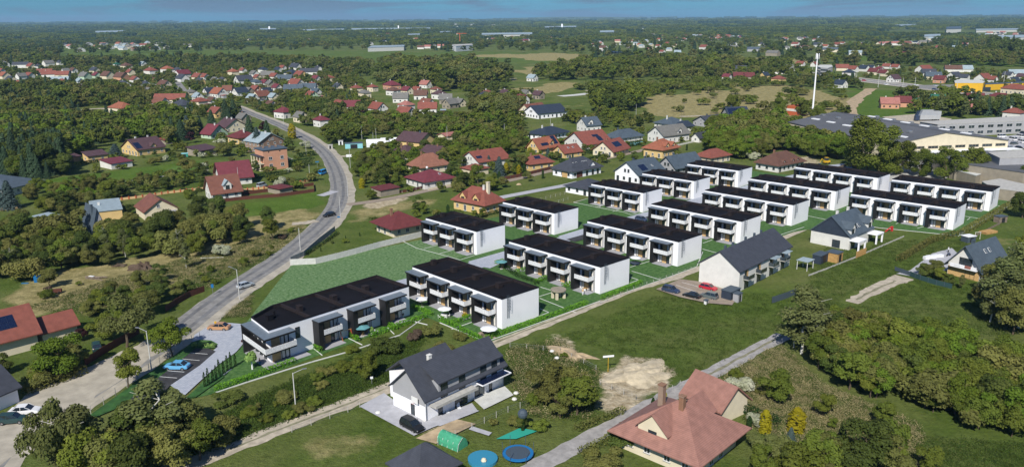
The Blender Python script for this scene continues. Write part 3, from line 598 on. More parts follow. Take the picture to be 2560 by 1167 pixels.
# ------------------------------------------------------------------ houses
WALLC = dict(w='white_plaster', c='cream_render', y='yellow_render', p='pink_render', t='tan_render', G='grey_render', m='mint_render', k='brown_brick', W='white_render')
ROOFC = dict(r='red', T='terracotta', o='orange', R='raspberry', B='burgundy', b='brown', u='rust', k='charcoal', n='navy', s='slate', g='grey', e='green', l='palemetal', q='rose', x='plum', S='salmon')
RNAME = dict(r='red', T='terracotta', o='orange', R='raspberry red', B='burgundy', b='dark brown', u='rusty brown', k='charcoal', n='navy', s='slate grey', g='grey', e='green', l='pale metal', q='faded rose', x='plum brown', S='salmon')
WNAME = dict(w='white', c='cream', y='yellow', p='pink', t='tan', G='grey', m='mint', k='brown brick', W='white')
def house_body(root, L, Wd, h, rh, style, wc, rc, over=.6, chim=1, cc='c'):
    """Local frame: centre of the plan at the origin, ridge along x."""
    x, y = L/2, Wd/2; mb = MB()
    if style == 'g':
        mb.box(-x, -y, 0, x, y, h); t = rh*.985
        mb.quad([(x, -y, h), (x, y, h), (x, 0, h+t)]); mb.quad([(-x, y, h), (-x, -y, h), (-x, 0, h+t)])
    elif style == 'm':
        mb.v += [(-x, -y, 0), (x, -y, 0), (x, y, 0), (-x, y, 0), (-x, -y, h), (x, -y, h), (x, y, h+rh), (-x, y, h+rh)]
        for q in ((3, 2, 1, 0), (4, 5, 6, 7), (0, 1, 5, 4), (1, 2, 6, 5), (2, 3, 7, 6), (3, 0, 4, 7)): mb.f.append(q); mb.m.append(0)
    else: mb.box(-x, -y, 0, x, y, h)
    mb.build('wall', M(WALLC[wc]), root)
    rb = MB(); ex, ey = x+over, y+over; k = rh/y if y else 1; dz = over*k
    if style == 'g':
        t = .22
        rb.extr([(-ey, h-dz+.02), (0, h+rh+.02), (ey, h-dz+.02), (ey, h-dz+t+.04), (0, h+rh+t+.06), (-ey, h-dz+t+.04)], -ex, ex)
    elif style == 'h':
        z = h-.02; rx = max(0, x-y*.95)
        rb.v += [(-ex, -ey, z), (ex, -ey, z), (ex, ey, z), (-ex, ey, z), (-ex, -ey, z+.18), (ex, -ey, z+.18), (ex, ey, z+.18), (-ex, ey, z+.18), (-rx-.05, 0, h+rh), (rx+.05, 0, h+rh)]
        for q in ((3, 2, 1, 0), (0, 1, 5, 4), (1, 2, 6, 5), (2, 3, 7, 6), (3, 0, 4, 7), (4, 5, 9, 8), (5, 6, 9), (6, 7, 8, 9), (7, 4, 8)): rb.f.append(q); rb.m.append(0)
    elif style == 'm':
        s = rh/Wd
        n = len(rb.v); rb.v += [(-ex, -ey, h-over*s+.02), (ex, -ey, h-over*s+.02), (ex, ey, h+rh+over*s+.02), (-ex, ey, h+rh+over*s+.02)]; rb.v += [(p[0], p[1], p[2]+.2) for p in rb.v[n:n+4]]
        for q in ((3, 2, 1, 0), (4, 5, 6, 7), (0, 1, 5, 4), (1, 2, 6, 5), (2, 3, 7, 6), (3, 0, 4, 7)): rb.f.append(q); rb.m.append(0)
    else: rb.box(-ex, -ey, h+.003, ex, ey, h+.3)
    roof = rb.build('roof', M('roof_'+ROOFC[rc]), root)
    for i in range(chim):
        cx = (-.22+.45*i)*L; zt = h+rh+.9
        MB().box(cx-.35, .2, h+rh*.3, cx+.35, .8, zt).box(cx-.42, .13, zt, cx+.42, .87, zt+.1).build('chimney', M({'c': 'white_plaster', 'b': 'brown_brick', 'k': 'dark_steel'}[cc]), roof)
    return roof
def faces(L, Wd):
    return {'-y': (L, 0, -Wd/2, 0), '+x': (Wd, L/2, 0, R(90)), '+y': (L, 0, Wd/2, R(180)), '-x': (Wd, -L/2, 0, R(-90))}
def put_windows(root, cx, cy, az, L, Wd, h, level, fr='white_frame', rh=0, style='g', storeys=None):
    st = storeys or max(1, round(h/2.9))
    for k, (w, fx, fy, rz) in faces(L, Wd).items():
        nx_, ny_ = math.sin(rz+az), -math.cos(rz+az)
        wx, wy = cx+fx*math.cos(az)-fy*math.sin(az), cy+fx*math.sin(az)+fy*math.cos(az)
        if nx_*(-wx)+ny_*(-wy) <= 0: continue
        n = max(1, int(w/(3.1 if level else 3.6)))
        for s in range(st):
            for i in range(n):
                t = -w/2+w*(i+.5)/n+rnd.uniform(-.25, .25); z = .95+s*2.75
                if z+1.3 > h+.1: continue
                q = (fx+t*math.cos(rz), fy+t*math.sin(rz))
                tall = s == 0 and rnd.random() < .28
                window(root, q[0], q[1], .12 if tall else z, rz, 1.3 if tall else 1.15, 2.15 if tall else 1.25, fr, parts=level)
        if style == 'g' and k in ('+x', '-x') and rh > 2.4:
            for i in ((-.9, .9) if rh > 3.6 else (0,)): window(root, fx+i*math.cos(rz), fy+i*math.sin(rz), h+.25, rz, 1.0, 1.3, fr, parts=level)
def dormer(root, roof, x, side, L, Wd, h, rh, w, wc, rc, fr='white_frame', dz=.6, gh=1.2, hh=1.7, lvl=True, door=False):
    """Gabled dormer on the slope facing side (-1: -y, +1: +y)."""
    y = Wd/2; yo = y-.3; z0 = h-.2 if door else h+(y-yo)*rh/y
    rz = 0 if side < 0 else R(180)
    d = link('dormer', None, root, (x, 0, 0), rz)
    top = z0+hh; kk = rh/y; yb = max(.1, (h+rh-top)/kk); yr = max(.05, (h+rh-top-gh)/kk)
    mb = MB(); mb.box(-w/2, -yo, z0-.3, w/2, -yb+.3, top); mb.quad([(-w/2, -yo, top), (w/2, -yo, top), (0, -yo, top+gh)])
    me_ = mb.mesh('dormer', M(WALLC[wc])); d.name = 'dormer_tmp'; bpy.data.objects.remove(d); d = link('dormer', me_, root, (x, 0, 0), rz)
    e = w/2+.35; s = gh/(w/2); rb = MB(); t = .14
    Pf = [(-e, top-.35*s), (0, top+gh), (e, top-.35*s), (e, top-.35*s+t), (0, top+gh+t+.03), (-e, top-.35*s+t)]
    n = 0
    for yy, (ylo, yhi) in ((-yo-.4, (-yo-.4, -yo-.4)), (0, (-yb+.4, -yr+.2))):
        for i, p in enumerate(Pf): rb.v.append((p[0], (ylo if i not in (1, 4) else yhi), p[1]+.01))
    rb.f = [(0, 1, 2, 3, 4, 5), (11, 10, 9, 8, 7, 6)]+[((i+1) % 6, i, 6+i, 6+(i+1) % 6) for i in range(6)]; rb.m = [0]*8
    rb.build('dormer_roof', M('roof_'+ROOFC[rc]), d)
    window(d, 0, -yo, z0+(.05 if door else .35), 0, min(w-.7, 1.5), hh-.55 if not door else hh-.3, fr, parts=False)
    return d
def solar(root, x0, slope_side, L, Wd, h, rh, nx, nz_, y0=.5, pw=1.05, ph=1.7):
    """Solar panels lying on a roof slope, each one its own part."""
    y = Wd/2; sl = math.atan2(rh, y); me_ = once(('sol', pw, ph), lambda: MB().box(.02, 0, .0, pw-.02, ph-.04, .05, 0).box(0, -.02, -.02, pw, ph-.02, .0, 1).mesh('solar_panel', [M('solar_cell'), M('steel')]))
    for i in range(nx):
        for j in range(nz_):
            d = y0+j*ph; yy = -y+d*math.cos(sl); zz = h+d*math.sin(sl)+.33
            o = link('solar_panel', me_, root)
            if slope_side < 0: o.matrix_local = Matrix.Translation((x0+i*pw, yy, zz)) @ Matrix.Rotation(sl, 4, 'X')
            else: o.matrix_local = Matrix.Rotation(math.pi, 4, 'Z') @ Matrix.Translation((x0+i*pw, yy, zz)) @ Matrix.Rotation(sl, 4, 'X')
def skylight(root, x, side, Wd, h, rh, d):
    y = Wd/2; sl = math.atan2(rh, y); o = link('skylight', once('skl', lambda: MB().box(-.4, 0, 0, .4, 1.2, .1, 0).box(-.32, .08, .1, .32, 1.12, .11, 1).mesh('skylight', [M('white_frame'), M('glass')])), root)
    o.matrix_local = (Matrix.Rotation(math.pi if side > 0 else 0, 4, 'Z')) @ Matrix.Translation((x, -y+d*math.cos(sl), h+d*math.sin(sl)+.26)) @ Matrix.Rotation(sl, 4, 'X')
def corner_house(nm, C, Lp, Rp, ridge, h, rh, style, wc, rc, label=None, chim=1, cc='c', over=.6, fr='white_frame', lvl=True, z=0, wins=True, mark=None, cat='house', group=None, storeys=None, Lm=None, Rm=None):
    """House from three plan corners seen in the photograph: near corner, left corner, right corner."""
    c, l, r = ground(*C, z), ground(*Lp, z) if Lp else None, ground(*Rp, z) if Rp else None
    vl = Vector((l[0]-c[0], l[1]-c[1])) if l else None; vr = Vector((r[0]-c[0], r[1]-c[1])) if r else None
    th = []
    if vl: th.append(math.atan2(vl.y, vl.x)-math.pi/2)
    if vr: th.append(math.atan2(vr.y, vr.x))
    t = sum(th)/len(th)                      # direction towards the right corner
    a = Rm or vr.length; b = Lm or vl.length
    ux, uy = math.cos(t), math.sin(t); vx, vy = -uy, ux
    cx, cy = c[0]+ux*a/2+vx*b/2, c[1]+uy*a/2+vy*b/2
    az, L, Wd = (t, a, b) if ridge == 'R' else (t+math.pi/2, b, a)
    root = thing(nm, (cx, cy, 0), az)
    roof = house_body(root, L, Wd, h, rh, style, wc, rc, over, chim, cc)
    if wins: put_windows(root, cx, cy, az, L, Wd, h, lvl, fr, rh, style, storeys)
    if label: tag(root, label, cat, group)
    if mark: landmark(cx, cy, mark)
    BLOCKED.append((cx, cy, max(L, Wd)*.5+1.0))
    if max(L, Wd) > 1.4*min(L, Wd):
        for s in (-.35, .35): BLOCKED.append((cx+math.cos(az)*L*s, cy+math.sin(az)*L*s, min(L, Wd)*.6+1))
    return root, roof, L, Wd, az
CH = corner_house
# right of the main road ---------------------------------------------------
b1 = CH('bungalow', (985, 594), (934, 579), (1059, 582), 'R', 2.9, 3.9, 'h', 'c', 'B', 'cream bungalow with burgundy hipped roof and black solar panels behind the concrete fence', 1, 'b', 1.7, mark='the burgundy bungalow')
r_b1 = b1
solar(b1[0], -3.2, -1, b1[2], b1[3], 2.9, 3.9, 4, 1, .6); solar(b1[0], -1.6, -1, b1[2], b1[3], 2.9, 3.9, 3, 1, 2.3)
v2 = CH('villa', (1212, 537), (1137, 521), (1256, 524), 'L', 3.2, 5.0, 'h', 'y', 'r', 'large yellow villa with red tiled roof, two gabled dormers and a tall cream chimney', 1, 'c', .9, mark='the red-tiled villa with tall chimney')
for x in (-3.0, 3.2): dormer(v2[0], v2[1], x, 1, v2[2], v2[3], 3.2, 5.0, 2.8, 'y', 'r', 'dark_frame', hh=2.2, gh=1.5, door=True)
MB().box(-5.2, -.6, 4, -4.2, .4, 10.2).box(-5.3, -.7, 10.2, -4.1, .5, 10.4).build('chimney', M('cream_render'), v2[0])
h3 = CH('bungalow', (1062.5, 474), (1029, 459), (1128, 460), 'R', 2.9, 3.4, 'h', 'w', 'R', 'white bungalow with raspberry pyramid roof and a round satellite dish', 0, 'c', .9, mark='the white bungalow with raspberry roof')
MB().ball((-1.5, 0, 7.2), .55, m=0).build('satellite_dish', M('white_frame'), h3[0]); skylight(h3[0], 2.0, -1, h3[3], 2.9, 3.4, 3.0)
h4 = CH('house', (1052, 437), (1026, 428), (1118, 426), 'R', 2.9, 5.2, 'h', 'c', 'T', 'house with steep terracotta hipped roof and a row of skylights', 1, 'b', .9, mark='the steep terracotta roof')
for x in (-3.2, -1.5, .6, 2.0): skylight(h4[0], x, -1, h4[3], 2.9, 5.2, 2.0)
h5 = CH('house', (1198, 423), (1163, 412), (1262, 409), 'R', 3.2, 3.8, 'g', 'w', 'r', 'long white house with red gabled roof and black solar panels at one end', 1, 'b', .7, mark='the long white house with red roof')
solar(h5[0], -8.5, -1, h5[2], h5[3], 3.2, 3.8, 3, 1, 2.0)
CH('garage', (1184, 441), (1158, 434), (1218, 434), 'R', 2.6, 2.0, 'h', 'c', 'r', 'small red hip-roofed garage in front of the long white house with red roof', 0, over=.6, wins=False)
h7 = CH('bungalow', (1325, 428), (1308, 420), (1374, 419), 'R', 2.9, 3.2, 'h', 'y', 'r', 'yellow bungalow with red hipped roof covered with black solar panels', 1, 'b', .8, mark='the yellow bungalow with solar panels')
solar(h7[0], -3.4, -1, h7[2], h7[3], 2.9, 3.2, 7, 1, .7); solar(h7[0], -2.2, -1, h7[2], h7[3], 2.9, 3.2, 3, 1, 2.6)
h8 = CH('house', (1348, 387), (1321, 382), (1392, 377), 'R', 3.2, 4.2, 'g', 'y', 'o', 'yellow house with orange-red roof, arched dormer and dark solar strips', 1, 'c', .8, mark='the orange-roofed house with solar strips')
dormer(h8[0], h8[1], 2.2, -1, h8[2], h8[3], 3.2, 4.2, 2.8, 'y', 'o', hh=2.0, gh=1.5, door=True); solar(h8[0], -5, -1, h8[2], h8[3], 3.2, 4.2, 5, 1, .6); solar(h8[0], 4.2, -1, h8[2], h8[3], 3.2, 4.2, 3, 3, .6)
h9 = CH('garage', (1411, 396), (1388, 389), (1447, 389), 'R', 2.5, 3.0, 'g', 'y', 'r', 'low red gabled garage next to the orange-roofed house with solar strips', 0, over=.6)
for x in (-1, 2): skylight(h9[0], x, -1, h9[3], 2.5, 3.0, 2.5)
h10 = CH('house', (1463, 377), (1432, 365), (1508, 366), 'R', 3.2, 5.2, 'g', 'w', 'r', 'white gabled house with steep red roof and an L of blue solar panels', 1, 'c', .8, mark='the steep red roof with blue panels')
solar(h10[0], -.5, -1, h10[2], h10[3], 3.2, 5.2, 4, 1, 4.5); solar(h10[0], 1.2, -1, h10[2], h10[3], 3.2, 5.2, 3, 2, 1.1)
h11 = CH('house', (1533, 393), (1484, 387), (1568, 382), 'R', 2.9, 4.2, 'g', 'c', 'r', 'wide cream house with low red gabled roof and blue solar panels by the lane', 1, 'b', .9, mark='the wide cream house by the lane')
solar(h11[0], -3.0, -1, h11[2], h11[3], 2.9, 4.2, 6, 2, 1.6)
h12 = CH('bungalow', (1546, 359), (1514, 353), (1602, 350), 'R', 2.5, 4.0, 'h', 'w', 's', 'bungalow with broad slate pyramid roof and a turquoise pool cover behind', 1, 'k', .9, mark='the slate pyramid roof')
solar(h12[0], -4.5, -1, h12[2], h12[3], 2.5, 4.0, 6, 1, .6)
h13 = CH('house', (1659, 359), (1630, 351), (1706, 349), 'R', 4.2, 4.2, 'g', 'w', 'g', 'tall white house with grey gabled roof and white fence behind the orange-roofed villa', 1, 'k', .8, mark='the tall grey-roofed white house')
dormer(h13[0], h13[1], 2.5, -1, h13[2], h13[3], 4.2, 4.2, 3.0, 'w', 'g', 'dark_frame', hh=1.9, gh=1.5, door=True)
h14 = CH('villa', (1656, 397), (1611, 390), (1692, 388), 'R', 4.0, 4.4, 'h', 'y', 'o', 'yellow-green villa with orange-red hipped roof, dormers and round cream terrace', 1, 'b', 1.0, mark='the orange-roofed yellow villa')
dormer(h14[0], h14[1], -2.5, -1, h14[2], h14[3], 4.0, 4.4, 2.8, 'y', 'o', hh=2.1, gh=1.4, door=True); dormer(h14[0], h14[1], 2.6, -1, h14[2], h14[3], 4.0, 4.4, 2.4, 'y', 'o', hh=2.0, gh=1.3, door=True)
CH('bungalow', (1366, 352), (1324, 345), (1411, 341), 'R', 2.9, 3.4, 'h', 'W', 'n', 'long white bungalow with wide dark navy hipped roof', 2, 'c', 1.0, mark='the navy hipped bungalow', fr='dark_frame')
h16 = CH('house', (1467, 331), (1451, 325), (1496, 327), 'R', 4.0, 4.0, 'g', 'w', 's', 'white house with slate blue roof and one gabled dormer behind the navy bungalow', 1, 'c', .7, mark='the slate house with one dormer')
dormer(h16[0], h16[1], -2, -1, h16[2], h16[3], 4.0, 4.0, 3, 'w', 's', hh=2.2, gh=1.5, door=True)
CH('house', (1345, 298), (1329.5, 291), (1394, 289), 'R', 3.6, 4.4, 'g', 'W', 'n', 'bright white gabled house with navy roof and tall trapezoid windows', 0, over=.7, mark='the white house with navy roof', fr='dark_frame')
CH('house', (1325, 291), (1309, 287), (1347, 284), 'R', 3.4, 4.2, 'g', 'c', 'u', 'rusty-brown-roofed house directly behind the bright white gabled house', 1, 'c', .6)
h19 = CH('villa', (1430, 447), (1386, 437), (1496, 432), 'R', 2.9, 4.6, 'h', 'W', 'k', 'white villa with charcoal hipped roof, five skylights and brown garage doors', 1, 'k', 1.0, fr='dark_frame', mark='the charcoal villa with brown garage doors')
for x in (-5, -3.2, .4, 1.5, 2.5, 3.5): skylight(h19[0], x, -1, h19[3], 2.9, 4.6, 3.2)
dormer(h19[0], h19[1], 3.6, -1, h19[2], h19[3], 2.9, 4.6, 4.0, 'W', 'k', 'dark_frame', hh=.9, gh=1.9)
MB().box(-6.2, -h19[3]/2-.06, 0, -2.6, -h19[3]/2-.004, 2.4).build('garage_door', M('fence_wood'), h19[0]); MB().box(-h19[2]/2-.06, -3, 0, -h19[2]/2-.004, .2, 2.4).build('garage_door', M('wood_panel'), h19[0])
h20 = CH('house', (1596, 461), (1544, 449), (1648, 445), 'R', 3.9, 4.4, 'g', 'W', 's', 'white gabled house with slate roof, balcony doors and two black chimneys', 2, 'k', .7, fr='dark_frame', mark='the slate-roofed gabled house')
solar(h20[0], -5, -1, h20[2], h20[3], 3.9, 4.4, 4, 2, 1.2); skylight(h20[0], 3.5, -1, h20[3], 3.9, 4.4, 2.5)
CH('bungalow', (1471, 491), (1421, 479), (1512, 477), 'R', 2.6, 2.6, 'h', 'W', 'k', 'low white bungalow with patchy dark hipped roof beside the lane', 0, over=.9, fr='dark_frame', mark='the low dark bungalow', wins=True)
CH('house', (1688, 437), (1650, 428), (1742, 422), 'R', 3.0, 4.2, 'g', 'G', 's', 'grey gabled house with dark slate roof behind the second three-home terrace', 1, 'k', .8, fr='dark_frame', mark='the grey gabled house')
CH('bungalow', (1776, 410), (1740, 403), (1820, 401), 'R', 2.7, 3.2, 'h', 'c', 'r', 'bungalow with plain salmon-red hipped roof beside the bright green wood', 0, over=.9, mark='the salmon-red hipped roof')
h24 = CH('bungalow', (1944, 432), (1893, 422), (1999, 418), 'R', 2.9, 4.8, 'h', 'w', 'b', 'cream-white bungalow with big brown hipped roof, three little dormers and a dish', 1, 'b', 1.0, fr='dark_frame', mark='the brown hipped bungalow')
for x, s_ in ((-5, -1), (1.5, -1), (4.8, -1)): dormer(h24[0], h24[1], x, s_, h24[2], h24[3], 2.9, 4.8, 1.8, 'w', 'b', 'dark_frame', hh=.9, gh=.8)
h25 = CH('house', (1822, 301), (1813, 298), (1870, 299), 'R', 3.4, 4.4, 'g', 'G', 'n', 'dark navy gabled house whose whole roof is gridded with solar panels', 1, 'k', .8, Lm=11, mark='the navy house covered in solar panels', lvl=False)
solar(h25[0], -6.8, -1, h25[2], 11, 3.4, 4.4, 12, 3, .6)
CH('bungalow', (1772, 319), (1738, 312), (1812, 311), 'R', 2.8, 3.4, 'g', 'G', 'k', 'low charcoal double-gabled bungalow in front of the navy solar house', 1, 'k', .8, Lm=13, mark='the charcoal double-gabled bungalow', lvl=False)
CH('bungalow', (1700, 331), (1690, 328), (1722, 326), 'R', 2.8, 3.4, 'h', 'w', 'n', 'navy-roofed bungalow left of the charcoal double-gabled bungalow', 1, 'c', .8, lvl=False)
CH('garage', (1748, 357), (1733, 354), (1760, 351), 'R', 2.6, 2.2, 'g', 'w', 'k', 'small charcoal-roofed garage with white gateposts near the tall grey-roofed house', 0, lvl=False)
CH('bungalow', (1680, 324), (1640, 318), (1712, 318), 'R', 2.8, 3.6, 'h', 'w', 's', 'wide slate-roofed bungalow directly behind the tall grey-roofed white house', 1, 'c', .9, lvl=False)
CH('carport', (952, 493), (930, 487), (998, 484), 'R', 2.5, .4, 'm', 't', 'B', 'low burgundy mono-pitch carport behind hedges near the main road', 0, over=.4, wins=False)
CH('house', (1048, 372), (1003, 364), (1078, 362), 'L', 3.4, 3.8, 'g', 'y', 'x', 'yellow gabled house with plum-brown roof behind a screen of thujas', 1, 'k', .6, mark='the yellow house with plum roof', wins=False)
CH('bungalow', (1020, 399), (982, 393), (1046, 391), 'R', 2.9, 3.2, 'h', 'w', 'x', 'white house with plum-brown hipped roof half hidden among trees', 2, 'b', .7)
CH('house', (1088, 400), (1060, 394), (1112, 390), 'L', 2.9, 2.8, 'g', 'w', 'x', 'small white gabled house with plum-brown roof right of the plum hipped house', 1, 'b', .7)
CH('shed', (1115, 351), (1103, 347), (1150, 343), 'R', 2.3, 1.2, 'g', 'c', 'q', 'long faded rose shed roof among the gardens behind the yellow gabled house', 0, wins=False)
# left of the main road ----------------------------------------------------
l1 = CH('apartment_house', (661.6, 427.7), (636, 421), (723.3, 421), 'R', 9.1, .2, 'f', 'p', 's', 'three-storey salmon pink block with flat dark roof and balconies on its side', 0, over=.35, mark='the pink three-storey block', wins=False)
for s in range(2):
    for t in (-2.4, 3.0): window(l1[0], t, -l1[3]/2, 1.4+s*3.2, 0, 1.6, 1.5)
for t in (-3, 2.2): MB().box(t-.3, -l1[3]/2-.01, 8.0, t+.3, -l1[3]/2-.004+.002, 8.5).build('vent', M('dark_frame'), l1[0])
for s in (0, 1): MB().box(-l1[2]/2-2.0, -5, 2.6+s*3-2.5, -l1[2]/2-.004, 5.2, 2.8+s*3-2.5).box(-l1[2]/2-2.0, -5, 3.4+s*3-2.5, -l1[2]/2-1.9, 5.2, 3.6+s*3-2.5).build('balcony', M('cream_render'), l1[0])
MB().box(-l1[2]/2-2.2, -5.2, 6.4, -l1[2]/2-.004, 5.4, 6.6).build('balcony_roof', M('roof_charcoal'), l1[0])
for yy in (-4.8, -1.5, 1.8, 5): MB().box(-l1[2]/2-1.95, yy-.2, .3, -l1[2]/2-1.6, yy+.2, 6.4).build('column', M('cream_render'), l1[0])
for t in (-3, 0, 3): MB().box(t-.4, 1, 9.4, t+.4, 1.6, 10.4).build('chimney', M('brown_brick'), l1[0])
l2 = CH('house', (650, 384), (626, 377), (702, 374), 'L', 5.6, 3.8, 'g', 'k', 'l', 'brown brick gabled house with pale metal roof behind the pink three-storey block', 2, 'c', .6, Lm=13, mark='the brick house with metal roof')
CH('house', (598, 362), (572, 352), (640, 355), 'L', 3.4, 3.6, 'h', 'y', 'B', 'cream-yellow house with half plum, half raspberry hipped roof left of the brick house', 1, 'c', .8, Lm=12)
l4 = CH('house', (528, 348), (510, 343), (560, 341), 'L', 2.8, 4.6, 'g', 'm', 'R', 'little green-gabled house with steep raspberry roof and white balcony', 1, 'c', .7, Lm=9, mark='the green-gabled house')
CH('house', (566, 333), (552, 327), (607, 326), 'L', 3.4, 4.2, 'g', 'c', 'x', 'cream gabled house with plum-brown roof and white chimney behind the green-gabled one', 2, 'c', .6, Lm=12)
l6 = CH('house', (556, 466), (530, 453), (632, 460), 'R', 3.4, 5.2, 'g', 'w', 'R', 'big cream house with a huge raspberry metal roof behind the brown cottage', 0, over=1.0, mark='the huge raspberry roof')
l7 = CH('cottage', (533, 503), (514, 492), (604, 494), 'R', 3.2, 5.2, 'g', 'w', 'u', 'cream cottage with steep brown tiled roof and a gabled dormer', 1, 'b', .8, mark='the brown-roofed cottage')
dormer(l7[0], l7[1], .6, -1, l7[2], l7[3], 3.2, 5.2, 2.9, 'w', 'l', 'dark_frame', hh=2.6, gh=1.6, door=True)
l8 = CH('house', (364, 552), (340, 534), (446, 540), 'L', 3.0, 3.6, 'g', 'c', 'u', 'cream house with rust-brown roof and broad blank gable standing among shrubs', 1, 'b', .5, Lm=12.5, mark='the cream gabled house among shrubs', wins=False)
for x, z, w_ in ((.8, 3.9, 1.1), (-1.8, 1.5, 1.6)): window(l8[0], -l8[2]/2 if False else -l8[2]/2, x, z, R(-90), w_, 1.2)
MB().box(-l8[2]/2-1.6, -4.6, 0, -l8[2]/2-.004, -2.4, 2.5).build('porch', M('grey_render'), l8[0])
CH('shed', (279.4, 424), (266, 416), (324, 415), 'R', 2.5, .9, 'm', 'w', 'R', 'small white outbuilding with raspberry mono-pitch roof on the meadow edge', 0, over=.4, mark='the raspberry-roofed outbuilding', wins=False)
CH('outbuilding', (222, 407), (206, 404), (272, 401), 'R', 3.0, 1.4, 'm', 'y', 'x', 'yellow outbuilding with plum-brown mono-pitch roof and dark garage opening', 0, over=.5, mark='the yellow outbuilding')
CH('shed', (185, 405), (168, 403), (204, 402), 'R', 2.3, .8, 'm', 't', 'x', 'dark plum-roofed lean-to attached left of the yellow outbuilding', 0, over=.4, wins=False)
l11 = CH('house', (345, 391), (326, 381), (402, 380), 'R', 3.2, 4.4, 'g', 'y', 'x', 'cream gabled house with plum roof, three pale chimneys and blue solar panels', 2, 'c', .6, mark='the cream house with solar gable')
solar(l11[0], -l11[2]/2+.2, -1, l11[2], l11[3], 3.2, 4.4, 3, 3, .5); dormer(l11[0], l11[1], 1.5, -1, l11[2], l11[3], 3.2, 4.4, 2.8, 'y', 'x', hh=.9, gh=1.3)
CH('shed', (415, 362), (404, 359), (436, 358), 'R', 2.2, .7, 'm', 't', 'r', 'small bright red shed roof right behind the cream house with solar gable', 0, wins=False)
CH('flat_house', (232, 556), (184, 533), (306, 552), 'R', 3.4, .2, 'f', 'y', 'l', 'yellow flat-roofed house with pale mint roof edging', 1, 'c', .3, mark='the yellow flat-roofed house', wins=False)
CH('house', (232, 588), (205, 572), (268, 582), 'L', 1.2, 7.0, 'g', 'G', 's', 'steep slate A-frame roof with blue skylight in front of the yellow flat house', 1, 'k', .5, mark='the slate A-frame', wins=False)
CH('shed', (130, 566), (112, 556), (152, 557), 'R', 2.2, .5, 'm', 'G', 'l', 'grey garden shed with pale mono-pitch roof left of the yellow flat house', 0, wins=False)
CH('house', (20, 492), (-40, 470), (68, 470), 'R', 3.0, 3.8, 'h', 'w', 's', 'dark slate hipped house at the photo edge behind the big blue spruce', 0, over=.9, mark='the slate house behind the big spruce')
CH('house', (500, 392), (470, 388), (545, 384), 'R', 2.8, 1.2, 'm', 't', 'x', 'long low plum-roofed shed with grey sheeting left of the brick house', 0, wins=False)
CH('barn', (700, 487), (665, 482), (735, 481), 'R', 2.2, .9, 'h', 't', 'B', 'low dark burgundy-roofed carport behind the brown garden fence', 0, wins=False)
l15 = CH('house', (-108, 925), None, (98, 869), 'R', 3.9, 4.3, 'g', 'c', 'r', 'cream house with red tiled roof and solar thermal panels, cut by the photo edge', 1, 'b', .9, Lm=10, mark='the red-roofed house by the junction', wins=False)
solar(l15[0], l15[2]/2-6.8, -1, l15[2], l15[3], 3.9, 4.3, 3, 2, 1.6, 1.3, 1.6)
CH('garage', (110, 862), None, (196, 838), 'R', 2.8, 2.2, 'g', 'c', 'r', 'lower red tiled garage wing joined to the red-roofed house by the junction', 0, Lm=6, wins=False)
CH('garage', (-40, 1043), None, (49, 1004), 'R', 3.0, 3.0, 'g', 'W', 'k', 'white garage with dark tiled roof at the photo edge beside two parked cars', 0, Lm=9, mark='the white garage with dark roof', wins=False)
# foreground ---------------------------------------------------------------
dx_ = CH('duplex', (1065, 1055.6), (979.3, 1017.5), (1268.6, 966.5), 'R', 4.3, 3.9, 'g', 'W', 'k', 'white semi-detached house with long charcoal tiled roof, grey cladding and two balconies', 1, 'c', .55, mark='the white duplex', wins=False, fr='dark_frame')
D, DL, DW = dx_[0], dx_[2], dx_[3]
rw = MB().box(-DL/2+2.2, 1, 0, DL/2-6.5, DW/2+3.6, 5.0); rw.build('rear_wing', M('white_render'), D); MB().extr([(1.2, 5.5), (4.6, 7.75), (DW/2+4.1, 4.75), (DW/2+4.1, 5.0), (4.6, 8.0), (1.2, 5.75)], -DL/2+1.8, DL/2-6.2).build('rear_roof', M('roof_charcoal'), D)
up = MB().box(-DL/2+3.0, -DW/2-.02, 4.0, DL/2-1.0, -1.6, 6.1); up.build('upper_wall', M('grey_render'), D)
MB().extr([(-DW/2-.55, 6.05), (0, 8.32), (0, 8.57), (-DW/2-.6, 6.3)], -DL/2+2.6, DL/2-.6).build('long_dormer_roof', M('roof_charcoal'), D)
MB().box(-DL/2-.03, -DW/2+.02, 2.9, -DL/2-.004, DW/2-.02, 4.3).quad([(-DL/2-.03, DW/2, 4.3), (-DL/2-.03, -DW/2, 4.3), (-DL/2-.03, 0, 8.05)]).build('cladding', M('grey_render'), D)
for x, w_, h_ in ((-5.2, 1.6, 2.4), (-1.0, 1.5, 2.4), (4.2, 1.5, 2.5), (7.0, 1.4, 2.5)): window(D, x, -DW/2-.03, 3.2, 0, w_, 2.6, 'dark_frame', 1, False)
for x, w_ in ((-6.2, 1.0), (-1.3, 3.0), (3.2, 2.4), (6.0, .8)): window(D, x, -DW/2, .1, 0, w_, 2.3, 'dark_frame', 1 if w_ > 1.5 else 0, False)
window(D, -DL/2, -1.0, .1, R(-90), 1.0, 2.2, 'dark_frame', 0, False)
MB().box(-DL/2+.8, -DW/2-1.8, 2.75, 1.2, -DW/2-.004, 3.05).box(-DL/2+.8, -DW/2-1.8, 3.05, 1.2, -DW/2-1.72, 3.25).build('balcony', M('concrete'), D)
b_ = MB().box(2.3, -DW/2-1.8, 2.9, DL/2+.2, -DW/2-.004, 3.1); b_.build('balcony', M('white_render'), D)
for i in range(3): MB().box(2.4+i*2.3, -DW/2-1.72, 3.12, 4.6+i*2.3, -DW/2-.1, 3.2).build('solar_panel', M('solar_cell'), D)
for x in (-DL/2+.1, DL/2-.1): MB().tube((x, -DW/2-.1, 0), (x, -DW/2-.1, 4.1), .06).build('drainpipe', M('dark_steel'), D)
